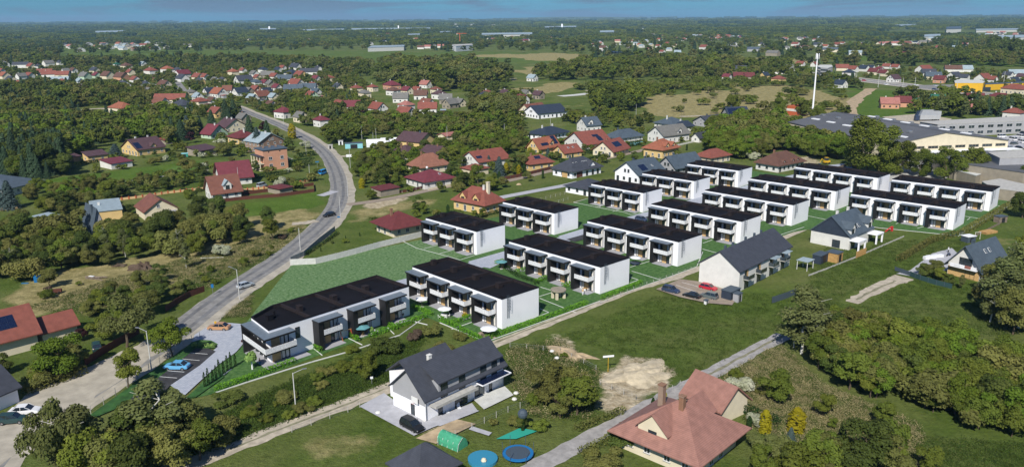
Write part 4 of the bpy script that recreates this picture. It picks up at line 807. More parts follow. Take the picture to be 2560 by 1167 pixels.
vf = CH('villa', (1736, 1196), (1556, 1118), (1858, 1096), 'L', 3.0, 5.0, 'h', 'c', 'S', 'large cream villa with salmon tiled roof, dormers and two brick chimneys in front', 0, 'b', 1.7, mark='the salmon-tiled villa', Rm=12.5)
V0, VL, VW = vf[0], vf[2], vf[3]
for x, s_ in ((-.5, 1), (2.2, -1), (-3.4, -1)): pass
dormer(V0, vf[1], 1.2, 1, VL, VW, 3.0, 5.4, 5.2, 'c', 'S', 'dark_frame', hh=2.3, gh=2.4, door=True)
for s_, x in ((1, 0),): MB().box(-1.2, .6, 6, -.4, 1.4, 9.4).box(-1.3, .5, 9.4, -.3, 1.5, 9.55).build('chimney', M('brown_brick'), V0)
MB().box(3.0, -.4, 6, 3.9, .5, 9.6).box(2.9, -.5, 9.6, 4.0, .6, 9.75).build('chimney', M('brown_brick'), V0)
skylight(V0, -2.2, 1, VW, 3.0, 5.4, 3.0); dormer(V0, vf[1], -.2, -1, VL, VW, 3.0, 5.4, 4.8, 'c', 'S', 'dark_frame', hh=2.3, gh=2.3, door=True)
CH('garage', (1800, 1062), None, (1830, 1048), 'L', 2.8, 3.0, 'g', 'c', 'S', 'salmon-tiled garage wing behind the large cream villa in front', 0, Lm=8, Rm=7, wins=False)
CH('house', (1050, 1262), (960, 1225), (1160, 1225), 'R', 3.6, 3.4, 'h', 'G', 'k', 'charcoal hipped roof cut off by the bottom edge of the photo', 0, mark='the roof at the bottom edge', wins=False)
# right of the lane --------------------------------------------------------
g1 = CH('terraced_house', (1846, 730), (1743.6, 708), (1988, 666), 'R', 5.4, 3.9, 'g', 'w', 'k', 'long cream terrace with plain gable, charcoal roof and four little balconies', 0, over=.45, mark='the long grey-roofed terrace', wins=False)
G0, GL, GW = g1[0], g1[2], g1[3]
for i, x in enumerate((-11, -4.2, 3.0, 9.8)):
    MB().box(x-1.6, -GW/2-1.5, 2.7, x+1.6, -GW/2-.004, 2.9).build('balcony', M('concrete'), G0)
    MB().box(x-1.6, -GW/2-1.5, 2.9, x+1.6, -GW/2-1.46, 3.9).box(x-1.6, -GW/2-1.46, 2.9, x-1.56, -GW/2-.05, 3.9).build('railing', M('glass'), G0)
    window(G0, x, -GW/2, 2.95, 0, 1.8, 2.1, 'dark_frame', 1, False); MB().box(x+.2, -GW/2-.1, 2.95, x+.9, -GW/2-.05, 4.9).build('shutter', M('wood_panel'), G0)
    window(G0, x+.3, -GW/2, .1, 0, 2.2, 2.2, 'dark_frame', 1, False)
for x in (-10, -6, 1, 6, 10): MB().box(x, 1.0, 8.4, x+.5, 1.5, 9.6).build('vent_stack', M('dark_steel'), G0)
for x in (3.0, 9.8): MB().box(x-1.8, -GW/2-1.9, 5.0, x+1.8, -GW/2-.004, 5.12).build('awning', M('palemetal') if 'palemetal' in MATS else M('roof_palemetal'), G0)
g2 = CH('duplex', (2121, 626), (2023, 607), (2186, 603), 'R', 4.0, 5.0, 'g', 'w', 's', 'modern white villa with charcoal gable cladding, dormers and raised terraces', 2, 'c', .35, mark='the modern villa with charcoal gable', wins=False)
K0, KL, KW = g2[0], g2[2], g2[3]
MB().quad([(-KL/2-.03, KW/2, 3.9), (-KL/2-.03, -KW/2, 3.9), (-KL/2-.03, 0, 8.9)]).box(-KL/2-.05, -KW/2, 3.7, -KL/2-.004, KW/2, 3.9).build('cladding', M('roof_navy'), K0)
for x in (-KL/2+2.4, KL/2-1.8): dormer(K0, g2[1], x, -1, KL, KW, 4.0, 5.0, 2.6, 'w', 's', 'dark_frame', hh=2.4, gh=1.5, door=True)
for x in (-.6, 1.0): skylight(K0, x, -1, KW, 4.0, 5.0, 1.6)
for x0, x1 in ((-KL/2, -KL/2+4.6), (KL/2-3.6, KL/2+.8)):
    MB().box(x0, -KW/2-3, 2.8, x1, -KW/2-.004, 3.2).build('terrace_deck', M('white_render'), K0)
    for xx in (x0+.3, x1-.3): MB().box(xx-.2, -KW/2-2.9, 0, xx+.2, -KW/2-2.5, 2.8).build('column', M('white_render'), K0)
    window(K0, (x0+x1)/2, -KW/2, .1, 0, 2.6, 2.4, 'dark_frame', 1, False)
window(K0, -KL/2, 2.6 if False else -2.0, .1, R(-90), 2.4, 2.3, 'dark_frame', 1, False)
g3 = CH('house', (2447, 704), (2368, 684), (2510, 678), 'R', 3.4, 5.0, 'g', 'w', 's', 'white house with steep slate blue roof and rugs hung over its balcony', 1, 'k', 1.0, mark='the steep slate house with rugs', wins=False)
Q0, QL, QW = g3[0], g3[2], g3[3]
for x in (-.9, 1.3): skylight(Q0, x, -1, QW, 3.4, 5.0, 3.0)
MB().box(-QL/2-1.3, -3.6, 2.7, -QL/2-.004, 3.0, 2.9).box(-QL/2-1.3, -3.6, 2.9, -QL/2-1.25, 3.0, 3.7).build('balcony', M('white_render'), Q0)
window(Q0, -QL/2, -.2, 3.1, R(-90), 3.2, 2.2, 'dark_frame', 2, False); window(Q0, -QL/2, -1.6, .1, R(-90), 2.4, 2.2, 'dark_frame', 1, False)
for y_, c in ((-2.2, 'blossom'), (.4, 'teal_canvas')):
    tag(MB().box(-QL/2-1.36, y_, 3.0, -QL/2-1.31, y_+1.5, 3.75).build('rug', M('roof_rose' if y_ < 0 else 'white_canvas'), None), ('rose patterned' if y_ < 0 else 'pale blue and white')+' rug hung over the balcony of the steep slate house', 'rug').matrix_world = Matrix.Translation(Q0.location) @ Matrix.Rotation(g3[4], 4, 'Z')
MB().box(-QL/2-.03, QW/2-.1, 0, -QL/2-.004, -QW/2+.1, 2.5).build('timber_wall', M('wood_panel'), Q0); MB().box(-QL/2+.2, -QW/2-3.2, 2.2, QL/2-1, -QW/2-.004, 2.35).build('lean_to_roof', M('white_canvas'), Q0)
for x in (-QL/2+.4, QL/2-1.3): MB().box(x, -QW/2-3.1, 0, x+.15, -QW/2-2.95, 2.2).build('post', M('fence_wood'), Q0)
# industrial quarter -------------------------------------------------------
def pblock(nm, pts, h, wc, rc, label, cat='building', mark=None, z=None, lip=.25):
    P = [ground(*p, h if z is None else z) for p in pts]
    A = sum(P[i][0]*P[(i+1) % len(P)][1]-P[(i+1) % len(P)][0]*P[i][1] for i in range(len(P)))
    if A < 0: P = P[::-1]
    cx, cy = sum(p[0] for p in P)/len(P), sum(p[1] for p in P)/len(P); root = thing(nm, (cx, cy, 0), 0, label, cat)
    Q = [(p[0]-cx, p[1]-cy) for p in P]; MB().prism(Q, 0, h-.003).build('wall', M(wc), root)
    MB().prism([(q[0]*1.01, q[1]*1.01) for q in Q], h, h+lip).build('roof', M(rc), root)
    if mark: landmark(cx, cy, mark)
    CLEAR.append(P); return root, P
fa, fb = R(-47.5), 100.0
FC = Vector((177.0, 369.9)); FD = Vector((math.cos(R(10.2)), math.sin(R(10.2))))          # gable line D->C
FE = Vector((-19.5, 83.5)); FE = Vector((157.9-177.05, 453.6-369.85))
FGv = Vector((238.9-177.05, 380.7-369.85)); glen, flen = FGv.length, FE.length
froot = thing('factory_hall', (177.05, 369.85, 0), 0, 'huge factory hall with low dark roof, rooflights and long cream gable wall', 'factory')
def FP(u, v, z): p = FGv*u+FE*v; return (p.x, p.y, z)
w_ = MB(); hh0, hh1 = 8.0, 12.0
w_.quad([FP(0, 0, 0), FP(1, 0, 0), FP(1, 0, hh0-1), FP(.45, 0, hh1), FP(0, 0, hh0-1)]); w_.quad([FP(0, 1, 0), FP(0, 0, 0), FP(0, 0, hh0-1), FP(0, 1, hh0-1)]); w_.quad([FP(1, 0, 0), FP(1, 1, 0), FP(1, 1, hh0-1), FP(1, 0, hh0-1)]); w_.quad([FP(1, 1, 0), FP(0, 1, 0), FP(0, 1, hh0-1), FP(.45, 1, hh1), FP(1, 1, hh0-1)])
w_.build('wall', M('cream_render'), froot)
r2 = MB()
for a, b in ((0, .45), (.45, 1)):
    za, zb = (hh0-.9, hh1+.1) if a == 0 else (hh1+.1, hh0-.9)
    r2.quad([FP(a-.005, -.006, za), FP(b+.005, -.006, zb), FP(b+.005, 1.006, zb), FP(a-.005, 1.006, za)]); r2.quad([FP(a-.005, -.006, za-.35), FP(b+.005, -.006, zb-.35), FP(b+.005, -.006, zb), FP(a-.005, -.006, za)])
r2.quad([FP(-.005, 1.006, hh0-1.25), FP(-.005, -.006, hh0-1.25), FP(-.005, -.006, hh0-.9), FP(-.005, 1.006, hh0-.9)])
fr_ = r2.build('roof', mat('roof_membrane', (.085, .09, .10), .85, .15, .05, col2=(.115, .118, .13)), froot)
def on_roof(u, v): z = hh0-.9+(hh1+1.0-hh0)*(u/.45) if u < .45 else hh1+.1-(hh1+1.0-hh0)*((u-.45)/.55); return FP(u, v, z)
for i in range(6):
    for u in (.18, .72):
        p = on_roof(u, .08+i*.165); MB().box(-2.4, -1.0, 0, 2.4, 1.0, .5).build('rooflight', M('white_canvas'), fr_, p, math.atan2(FE.y, FE.x)+.2)
        p = on_roof(u+.12, .14+i*.165); MB().box(-1, -1, 0, 1, 1, .9).build('roof_vent', M('steel'), fr_, p, .3)
ga = math.atan2(FGv.y, FGv.x)
for i in range(8):
    p = FP(.13+i*.115, 0, 4.3); o_ = link('window', once('fwin', lambda: MB().box(-2.7, -.12, 0, 2.7, -.02, 1.3, 0).box(-2.5, -.14, .15, -.95, -.1, 1.15, 1).box(-.8, -.14, .15, .8, -.1, 1.15, 1).box(.95, -.14, .15, 2.5, -.1, 1.15, 1).mesh('window', [M('tan_render'), M('glass')])), froot, p, ga)
MB().box(.5, -5, 3.0, glen+4, -.02, 3.3).build('white_canopy', M('white_canvas'), froot, (0, 0, 0), ga)
landmark(205, 400, 'the factory hall'); CLEAR.append([(177.05+FP(u, v, 0)[0], 369.85+FP(u, v, 0)[1]) for u, v in ((-.05, -.03), (1.05, -.03), (1.05, 1.03), (-.05, 1.03))])
for u in (.15, .4, .6, .85):
    for v in (.1, .3, .5, .7, .9): q = FP(u, v, 0); BLOCKED.append((177+q[0], 370+q[1], 13))
o1, P1 = pblock('office_building', [(2300, 305), (2560, 291), (2640, 296), (2640, 307), (2560, 303), (2345, 312)], 7, 'grey_render', 'concrete', 'long two-storey grey works office with bands of windows behind the factory hall', mark='the grey works office')
a_, b2 = ground(2345, 312, 7), ground(2560, 303, 7); an = math.atan2(b2[1]-a_[1], b2[0]-a_[0])
for i in range(9):
    for z in (1.0, 4.2):
        t = (i+.5)/9; window(o1, a_[0]+(b2[0]-a_[0])*t-o1.location.x, a_[1]+(b2[1]-a_[1])*t-o1.location.y, z, an, 4.0, 1.8, 'white_frame', 3, parts=False)
pblock('warehouse', [(2335, 384), (2468, 378), (2640, 396), (2640, 440), (2560, 432), (2390, 408)], 7, 'tan_render', 'roof_membrane', 'tan grey industrial hall with flat grey roof and glazed clerestory', mark='the tan industrial hall')
pblock('warehouse', [(2470, 382), (2560, 376), (2640, 380), (2640, 392), (2500, 396)], 10, 'grey_render', 'concrete', 'raised hall with blue glazed strip on top of the tan industrial hall', cat='building')
pblock('outbuilding', [(2455, 455), (2500, 448), (2600, 470), (2600, 486), (2480, 470)], 4, 'tan_render', 'concrete', 'low grey-roofed lean-to with brick end beside the corner terrace plot')
pblock('outbuilding', [(2375, 422), (2410, 416), (2470, 430), (2440, 440)], 4, 'tan_render', 'pale_concrete', 'low pale-roofed store between poplars below the tan industrial hall')
o2, _ = pblock('supermarket', [(2386, 203), (2394, 200), (2450, 201), (2462, 204), (2458, 208), (2388, 208)], 8, 'yellow_sheet', 'pale_concrete', 'bright yellow flat-roofed supermarket box beside the highway', mark='the yellow supermarket')
MB().box(-6, -13.5, .2, 12, -13, 4).build('shopfront', M('glass'), o2)
pblock('arcade', [(2462, 209), (2560, 205), (2560, 208), (2464, 212)], 5, 'yellow_sheet', 'roof_slate', 'low yellow arcaded wing with grey roof right of the supermarket box')
o3, _ = pblock('office_building', [(2043, 167), (2050, 163), (2078, 163), (2082, 167), (2070, 171), (2052, 170)], 11, 'grey_render', 'pale_concrete', 'round-fronted grey office block with window bands beyond the white mast', mark='the round office block')
for zb in (1.2, 4.6, 8.0):
    P_ = [(p[0]-o3.location.x, p[1]-o3.location.y) for p in _]; MB().prism([(p[0]*1.006, p[1]*1.006) for p in P_], zb, zb+1.7).build('window_band', M('glass'), o3)
pblock('apartment_block', [(1130, 112), (1180, 110), (1182, 113), (1140, 116)], 11, 'white_render', 'concrete', 'long white and red office block under construction with an orange tower crane', mark='the block with the tower crane')
FARB = [((920, 130), (1010, 127), (1012, 122), (930, 124), 8, 'long white warehouse range on the far green meadow'), ((240, 90), (318, 88), (318, 83), (240, 85), 14, 'bright white factory complex far left under the horizon forest'),
        ((650, 83), (690, 82), (690, 78), (650, 79), 16, 'small white church-like cluster on the far forest edge'), ((750, 84), (860, 82), (860, 78), (750, 80), 12, 'long white halls on the far forest edge'), ((880, 82), (1075, 79), (1075, 75), (880, 77), 12, 'very long white logistics halls near the horizon'),
        ((1100, 88), (1130, 87), (1130, 84), (1100, 85), 10, 'pair of pale halls between far woods'), ((1205, 97), (1330, 95), (1330, 90), (1205, 92), 12, 'blue-white industrial roofs beyond the meadow'), ((1362, 77), (1440, 75), (1440, 71), (1362, 73), 14, 'white plant with a tall silo near the horizon'),
        ((1500, 90), (1535, 89), (1535, 84), (1500, 85), 12, 'solitary white hall right of the silo plant'), ((2234, 73), (2291, 72), (2291, 67), (2234, 68), 13, 'pale blue glazed hall far away on the right horizon'), ((2365, 83), (2402, 82), (2402, 75), (2365, 76), 14, 'dark office slab with white frame far right'),
        ((2490, 106), (2560, 103), (2560, 96), (2490, 98), 9, 'pale blue-grey works halls at the far right edge'), ((2310, 101), (2350, 99), (2350, 93), (2310, 95), 9, 'blue metal hall among far right village roofs'), ((1020, 96), (1050, 95), (1050, 91), (1020, 92), 10, 'small pale hall among far woods left of the crane'),
        ((2440, 82), (2560, 80), (2560, 76), (2440, 78), 8, 'thin pale row of halls along the right horizon'), ((1130, 68), (1240, 67), (1240, 65), (1130, 66), 25, 'faint white town blocks on the horizon')]
for a, b, c, d, h, lb in FARB: pblock('industrial_hall', [d, c, b, a], h, 'pale_concrete', 'roof_palemetal' if 'dark office' not in lb else 'roof_slate', lb, z=0)
pblock('silo', [(1403, 75), (1407, 75), (1407, 74.4), (1403, 74.4)], 30, 'white_render', 'concrete', 'tall white silo tower beside the plant near the horizon', z=0)
pblock('silo', [(995, 80), (998, 80), (998, 79.4), (995, 79.4)], 30, 'white_render', 'concrete', 'tall narrow grey-white tower rising from the logistics halls', z=0)
pblock('church_tower', [(672, 82), (676, 82), (676, 81.4), (672, 81.4)], 30, 'white_render', 'concrete', 'slim white tower on the left horizon forest', z=0)
x, y = ground(1150, 118); cr_o = thing('tower_crane', (x, y, 0), 0, 'orange tower crane over the block under construction', 'crane')
MB().box(-.8, -.8, 0, .8, .8, 30).build('mast', M('orange_block'), cr_o); MB().box(-7, -.6, 30, 16, .6, 31.3).build('jib', M('orange_block'), cr_o); MB().box(-8, -1, 28, -5, 1, 30).build('counterweight', M('concrete'), cr_o)

# ------------------------------------------------------------------ the village: every roof one can tell apart
DIRS = {'a': -46, 'b': 44, 'c': 0, 'h': -46}
FAR_H = []
def village(x0, y0, s, rows):
    for zx, zy, zw, st, rc, wc in rows:
        px, py, pw = x0+zx*s, y0+zy*s, zw*s
        x, y = ground(px, py); d = math.hypot(x, y); wm = pw*d/F
        az = DIRS[st]+rnd.uniform(-7, 7)+math.degrees(-math.atan2(x, y))*.35
        if st == 'c': L, Wd = max(8, min(wm, 30)), 9.0
        else: L = max(7.8, min(18, wm*.76)); Wd = max(6.8, min(11, wm*.6))
        h = 3.2 if zw*s < 22 else 3.8; rh = Wd*.42 if st != 'h' else Wd*.36
        if st == 'h': h += .4
        y2 = y+Wd*.5; x2 = x*(y2/y)
        if d > 1350:
            FAR_H.append((x2, y2, R(az), L*1.15, Wd*1.1, h*1.25, rh, rc, wc)); BLOCKED.append((x2, y2, L*.6))
            for q_ in (16, 36, 60): BLOCKED.append((x2-x/y*q_, y2-q_, 12))
            continue
        root = thing('house', (x2, y2, 0), R(az)); house_body(root, L, Wd, h, rh, 'h' if st == 'h' else 'g', wc, rc, .55, 1 if rnd.random() < .75 else 0, 'c' if rnd.random() < .6 else 'b')
        if d < 760 and rnd.random() < .5:
            a_ = rnd.uniform(0, 6.28); q_ = (x2+math.cos(a_)*(L*.5+5), y2+math.sin(a_)*(L*.5+5)); sh_ = thing('garden_shed', (*q_, 0), R(az)); w_ = rnd.uniform(3, 5); MB().box(-w_/2, -1.5, 0, w_/2, 1.5, 2.3).build('wall', M(rnd.choice(['tan_render', 'grey_render', 'fence_wood', 'white_plaster'])), sh_); MB().extr([(-1.8, 2.2), (1.8, 2.75), (1.8, 2.9), (-1.8, 2.35)], -w_/2-.2, w_/2+.2).build('roof', M('roof_'+rnd.choice(['grey', 'brown', 'charcoal', 'palemetal', 'rose'])), sh_); later(sh_, 'small mono-pitch garden shed', 'shed', 'sheds in the village gardens', *q_); BLOCKED.append((*q_, 2.5))
        if d < 900: put_windows(root, x2, y2, R(az), L, Wd, h, False, 'white_frame' if rnd.random() < .5 else 'dark_frame', rh, 'g' if st != 'h' else 'h')
        BLOCKED.append((x2, y2, max(L, Wd)*.5+1)); (rnd.random() < .6 or d < 560) and BLOCKED.append((x2-x/y*8, y2-max(L, Wd)*.5-4, 4.5))
        if d > 650:
            for q_ in ((16, 36, 60) if d > 1000 else (18,)): BLOCKED.append((x2-x/y*q_, y2-q_, 12))
        later(root, f"{WNAME[wc]} house with {RNAME[rc]} {'hipped' if st == 'h' else 'gabled'} roof", 'house', 'village houses', x2, y2)
village(0, 140, .2031, [(55, 140, 110, 'a', 'g', 'w'), (265, 150, 130, 'c', 'k', 'w'), (390, 160, 110, 'a', 'r', 'c'), (480, 160, 100, 'h', 'k', 'w'), (600, 130, 110, 'b', 'g', 'w'), (740, 115, 70, 'a', 'k', 'w'), (20, 215, 80, 'a', 'r', 'w'), (60, 285, 140, 'a', 'o', 'c'), (140, 335, 130, 'a', 'k', 'c'), (265, 290, 110, 'b', 'g', 'w'), (370, 280, 110, 'a', 'r', 'w'), (560, 240, 150, 'c', 'r', 'c'), (640, 225, 90, 'a', 'g', 'c'),
    (230, 390, 120, 'a', 'r', 'w'), (365, 400, 80, 'a', 'R', 'y'), (610, 265, 130, 'c', 'r', 'w'), (810, 215, 80, 'b', 'g', 'w'), (740, 350, 190, 'c', 'l', 'w'), (790, 380, 150, 'a', 'r', 'c'), (780, 270, 130, 'c', 'r', 'c'), (905, 210, 100, 'a', 'b', 'w'), (1050, 290, 150, 'a', 'g', 'm'), (985, 350, 80, 'a', 'l', 'w'), (1170, 215, 120, 'a', 'k', 'c'), (1195, 280, 120, 'a', 'R', 'm'), (1330, 285, 170, 'a', 'b', 'c'), (1500, 300, 180, 'a', 'b', 'p'), (1440, 135, 80, 'h', 'e', 'w'), (1560, 160, 140, 'h', 'b', 'c'), (1610, 240, 120, 'a', 'r', 'c'),
    (1760, 125, 90, 'a', 'l', 'w'), (1860, 225, 180, 'h', 'r', 'w'), (2065, 205, 170, 'h', 'o', 'w'), (2190, 205, 90, 'a', 'k', 'w'), (2250, 265, 200, 'b', 'R', 'w'), (2250, 320, 170, 'a', 'k', 'w'), (1665, 335, 130, 'a', 'r', 'w'), (1530, 410, 170, 'a', 'k', 'w'), (1025, 470, 180, 'a', 'b', 'y'), (1090, 525, 70, 'a', 'b', 't'), (2030, 400, 170, 'a', 'b', 'c'), (1920, 310, 90, 'a', 'b', 'y'), (1800, 390, 90, 'a', 'k', 'w'), (1830, 485, 110, 'a', 'g', 'w'), (2110, 590, 340, 'c', 'r', 'c'), (1985, 640, 220, 'a', 'u', 'w'), (1510, 715, 340, 'h', 'o', 'c'), (2260, 680, 300, 'h', 'k', 'w'),
    (2460, 630, 190, 'h', 'r', 'c'), (2350, 505, 130, 'h', 'g', 'c'), (2440, 560, 120, 'a', 'l', 'w'), (575, 775, 100, 'a', 'k', 'w'), (2440, 300, 150, 'a', 'r', 'c'), (2470, 355, 120, 'a', 'k', 'y')])
village(500, 140, .2031, [(60, 300, 130, 'a', 'r', 'w'), (285, 345, 120, 'a', 'k', 'c'), (190, 335, 90, 'a', 'g', 'w'), (410, 240, 150, 'h', 'o', 'c'), (530, 210, 90, 'a', 'r', 'w'), (670, 260, 130, 'a', 'g', 'w'), (780, 210, 130, 'h', 'n', 'w'), (710, 300, 100, 'a', 'r', 'c'), (540, 345, 240, 'b', 'k', 'w'), (1130, 260, 200, 'h', 'n', 'w'), (960, 200, 90, 'a', 'n', 'w'), (1180, 175, 180, 'a', 'k', 'w'), (1020, 175, 80, 'a', 'r', 'w'), (1240, 280, 180, 'a', 'r', 'y'), (1350, 235, 200, 'c', 'k', 'w'), (1455, 185, 70, 'a', 'k', 'w'),
    (840, 275, 150, 'c', 'g', 't'), (920, 295, 140, 'a', 'r', 'w'), (1050, 325, 160, 'c', 's', 'w'), (690, 375, 150, 'h', 's', 'w'), (800, 370, 100, 'a', 'R', 'w'), (870, 390, 120, 'a', 'g', 't'), (690, 465, 160, 'a', 'r', 'p'), (950, 430, 100, 'a', 'R', 'w'), (820, 490, 140, 'b', 'n', 'w'), (1190, 395, 230, 'a', 'r', 'w'), (1160, 460, 220, 'c', 's', 't'), (1350, 445, 160, 'c', 's', 'w'), (1390, 415, 130, 'a', 'r', 'w'), (1430, 315, 100, 'a', 'R', 'w'), (1600, 320, 130, 'h', 'r', 'c'), (1700, 430, 110, 'a', 'k', 'c'),
    (130, 500, 180, 'b', 'n', 'w'), (240, 515, 230, 'a', 'o', 'w'), (345, 465, 80, 'c', 'u', 'w'), (500, 500, 190, 'b', 'n', 'w'), (600, 485, 110, 'a', 'g', 't'), (760, 550, 220, 'b', 'u', 'c'), (910, 565, 150, 'a', 'l', 'c'), (650, 575, 110, 'a', 'l', 'w'), (1380, 540, 170, 'a', 'r', 'm'), (1430, 500, 110, 'a', 's', 'w'), (1930, 455, 160, 'h', 'r', 'c'), (2030, 520, 170, 'h', 'g', 'c'), (1720, 660, 180, 'a', 'r', 'w'), (1880, 685, 190, 'c', 'R', 'w'),
    (1040, 770, 250, 'h', 'R', 'w'), (1245, 820, 170, 'a', 'g', 'c'), (1500, 875, 220, 'h', 'R', 'w'), (880, 670, 150, 'a', 'b', 'w'), (20, 620, 160, 'h', 'r', 'w'), (160, 615, 140, 'a', 'b', 'w'), (210, 765, 220, 'a', 'r', 'y'), (540, 840, 120, 'a', 'g', 't'), (1310, 640, 80, 'a', 'l', 'w')])
village(920, 180, .171875, [(350, 260, 290, 'h', 'R', 'p'), (370, 345, 220, 'h', 'b', 'w'), (570, 330, 190, 'a', 'R', 'c'), (715, 320, 110, 'a', 'r', 'c'), (480, 450, 210, 'c', 'g', 'w'), (840, 240, 200, 'a', 'q', 'w'), (990, 325, 180, 'h', 'u', 'c'), (1040, 400, 240, 'h', 'x', 'w'), (770, 405, 180, 'c', 'b', 'w'), (860, 535, 250, 'a', 'u', 'w'), (560, 570, 260, 'h', 'q', 'w'), (150, 610, 310, 'a', 'r', 'w'), (550, 680, 310, 'a', 'r', 'w'), (870, 610, 260, 'c', 'r', 'w'), (1200, 535, 250, 'b', 'g', 't'), (1330, 510, 110, 'a', 'g', 'c'), (1740, 395, 240, 'h', 'u', 'p'), (1700, 405, 170, 'h', 'n', 'w'), (2000, 380, 150, 'a', 'x', 't'), (2240, 470, 230, 'a', 'B', 'w'), (2290, 385, 130, 'a', 'g', 'c'), (2480, 400, 140, 'a', 'x', 't'), (2390, 140, 170, 'a', 'l', 'w'), (70, 290, 140, 'h', 'r', 'c'), (1130, 470, 180, 'c', 'g', 't')])
village(1700, 90, .171875, [(350, 200, 130, 'a', 'r', 'w'), (640, 210, 130, 'a', 'g', 'w'), (790, 200, 110, 'a', 'g', 'c'), (770, 150, 110, 'a', 'n', 'w'), (1190, 145, 90, 'a', 'k', 'w'), (1230, 235, 100, 'a', 'n', 'w'), (1350, 295, 200, 'h', 'g', 't'), (1680, 150, 110, 'h', 'r', 'w'), (1700, 205, 110, 'h', 'r', 'w'), (1550, 200, 70, 'a', 'g', 'w'), (2000, 165, 150, 'a', 'k', 'w'), (2110, 180, 90, 'a', 'o', 'w'), (2290, 155, 110, 'a', 'r', 'w'), (2200, 240, 200, 'c', 's', 'c'), (1830, 205, 120, 'a', 'b', 'c'),
    (680, 640, 90, 'a', 'R', 'w'), (850, 640, 150, 'c', 'B', 't'), (1000, 645, 130, 'c', 'B', 't'), (880, 530, 140, 'c', 'k', 'w'), (1230, 625, 130, 'b', 'n', 'y'), (1090, 550, 100, 'a', 'g', 'w'), (1430, 555, 160, 'c', 'R', 'w'), (1570, 520, 180, 'c', 'g', 'w'), (1430, 690, 200, 'h', 'r', 'y'), (1750, 450, 130, 'a', 'r', 'w'), (2350, 510, 160, 'c', 'r', 'c'), (2450, 590, 170, 'h', 'n', 'w'), (2330, 760, 190, 'a', 'n', 'w'), (1950, 450, 90, 'b', 'r', 'w'), (1100, 230, 200, 'c', 's', 'G'), (560, 60, 120, 'a', 'r', 'w'), (100, 30, 110, 'a', 'r', 'w'), (300, 30, 110, 'a', 'g', 'w'), (700, 60, 80, 'a', 'o', 'w')])
village(2120, 90, .171875, [(100, 290, 140, 'c', 'l', 'w'), (500, 140, 90, 'a', 'q', 'w'), (650, 140, 180, 'c', 'q', 'w'), (560, 250, 110, 'h', 'o', 'c'), (800, 320, 170, 'h', 'R', 'p'), (900, 180, 170, 'c', 'u', 't'), (1070, 160, 120, 'h', 'g', 'w'), (1000, 250, 180, 'b', 'g', 'w'), (1160, 230, 100, 'a', 'g', 'w'), (1330, 200, 100, 'a', 'r', 'w'), (1700, 150, 80, 'a', 'q', 'w'), (1650, 210, 200, 'c', 'l', 'w'), (830, 130, 120, 'c', 'u', 't'), (1120, 120, 130, 'c', 'g', 'c'),
    (70, 530, 150, 'a', 'r', 'w'), (230, 520, 150, 'a', 'n', 'w'), (330, 500, 90, 'a', 'n', 'w'), (370, 570, 160, 'a', 'B', 'c'), (450, 520, 90, 'h', 'R', 'w'), (560, 480, 120, 'a', 'r', 'w'), (690, 490, 120, 'a', 'r', 'w'), (510, 590, 150, 'a', 'B', 'c'), (660, 680, 190, 'b', 'x', 'w'), (1100, 540, 260, 'b', 'r', 'w'), (1160, 590, 170, 'c', 'k', 'w'), (1230, 640, 180, 'c', 's', 'c'), (1330, 690, 170, 'a', 'B', 'p'), (1520, 530, 190, 'c', 'b', 'w'), (1700, 530, 150, 'c', 'l', 'w'), (1540, 640, 190, 'b', 'k', 'w'), (1690, 650, 110, 'a', 'k', 'w'),
    (1960, 680, 240, 'b', 'r', 'w'), (2090, 690, 130, 'a', 'r', 'w'), (2400, 720, 170, 'b', 'n', 'w'), (2450, 600, 190, 'c', 'l', 'w'), (2320, 620, 130, 'a', 'k', 'w'), (2520, 640, 120, 'a', 'x', 'w'), (20, 590, 120, 'h', 'k', 'w'), (2420, 850, 350, 'h', 'r', 'c'), (2200, 1000, 420, 'h', 'B', 'k'), (1830, 990, 200, 'c', 'B', 'k'), (2350, 1010, 180, 'a', 'u', 'k'), (590, 1060, 220, 'c', 'q', 'p'), (780, 1040, 190, 'c', 'B', 'p'), (1040, 1040, 220, 'h', 'e', 'k'), (1290, 1010, 170, 'c', 'e', 'w'), (2400, 1220, 260, 'h', 'r', 'w'), (1850, 1110, 240, 'c', 'q', 't')])
village(0, 60, .21875, [(930, 320, 90, 'a', 'g', 'w'), (800, 275, 80, 'a', 'q', 'w'), (1020, 250, 80, 'a', 'g', 'w'), (1110, 275, 90, 'a', 'q', 'c'), (1200, 260, 80, 'a', 'k', 'w'), (1260, 290, 80, 'a', 'r', 'w'), (1350, 275, 80, 'a', 'l', 'w'), (1410, 300, 90, 'a', 'l', 'w'), (1360, 245, 90, 'a', 'o', 'w'), (1480, 285, 70, 'a', 'g', 'c'), (1545, 310, 80, 'b', 'T', 't'), (1580, 280, 60, 'a', 'l', 'w'), (1660, 260, 90, 'c', 'r', 'w'), (1690, 235, 70, 'a', 'l', 'w'), (1770, 250, 80, 'a', 'g', 'w'), (1840, 250, 90, 'a', 'g', 'w'), (1790, 300, 80, 'a', 'k', 'w'), (1910, 290, 70, 'a', 'g', 'w'), (2160, 265, 90, 'c', 'g', 'w'), (650, 130, 100, 'c', 'r', 'w'), (720, 125, 60, 'a', 'r', 'w'), (640, 180, 90, 'a', 'g', 'w'), (2530, 235, 80, 'a', 'r', 'w'), (1580, 160, 60, 'a', 'g', 'w')])
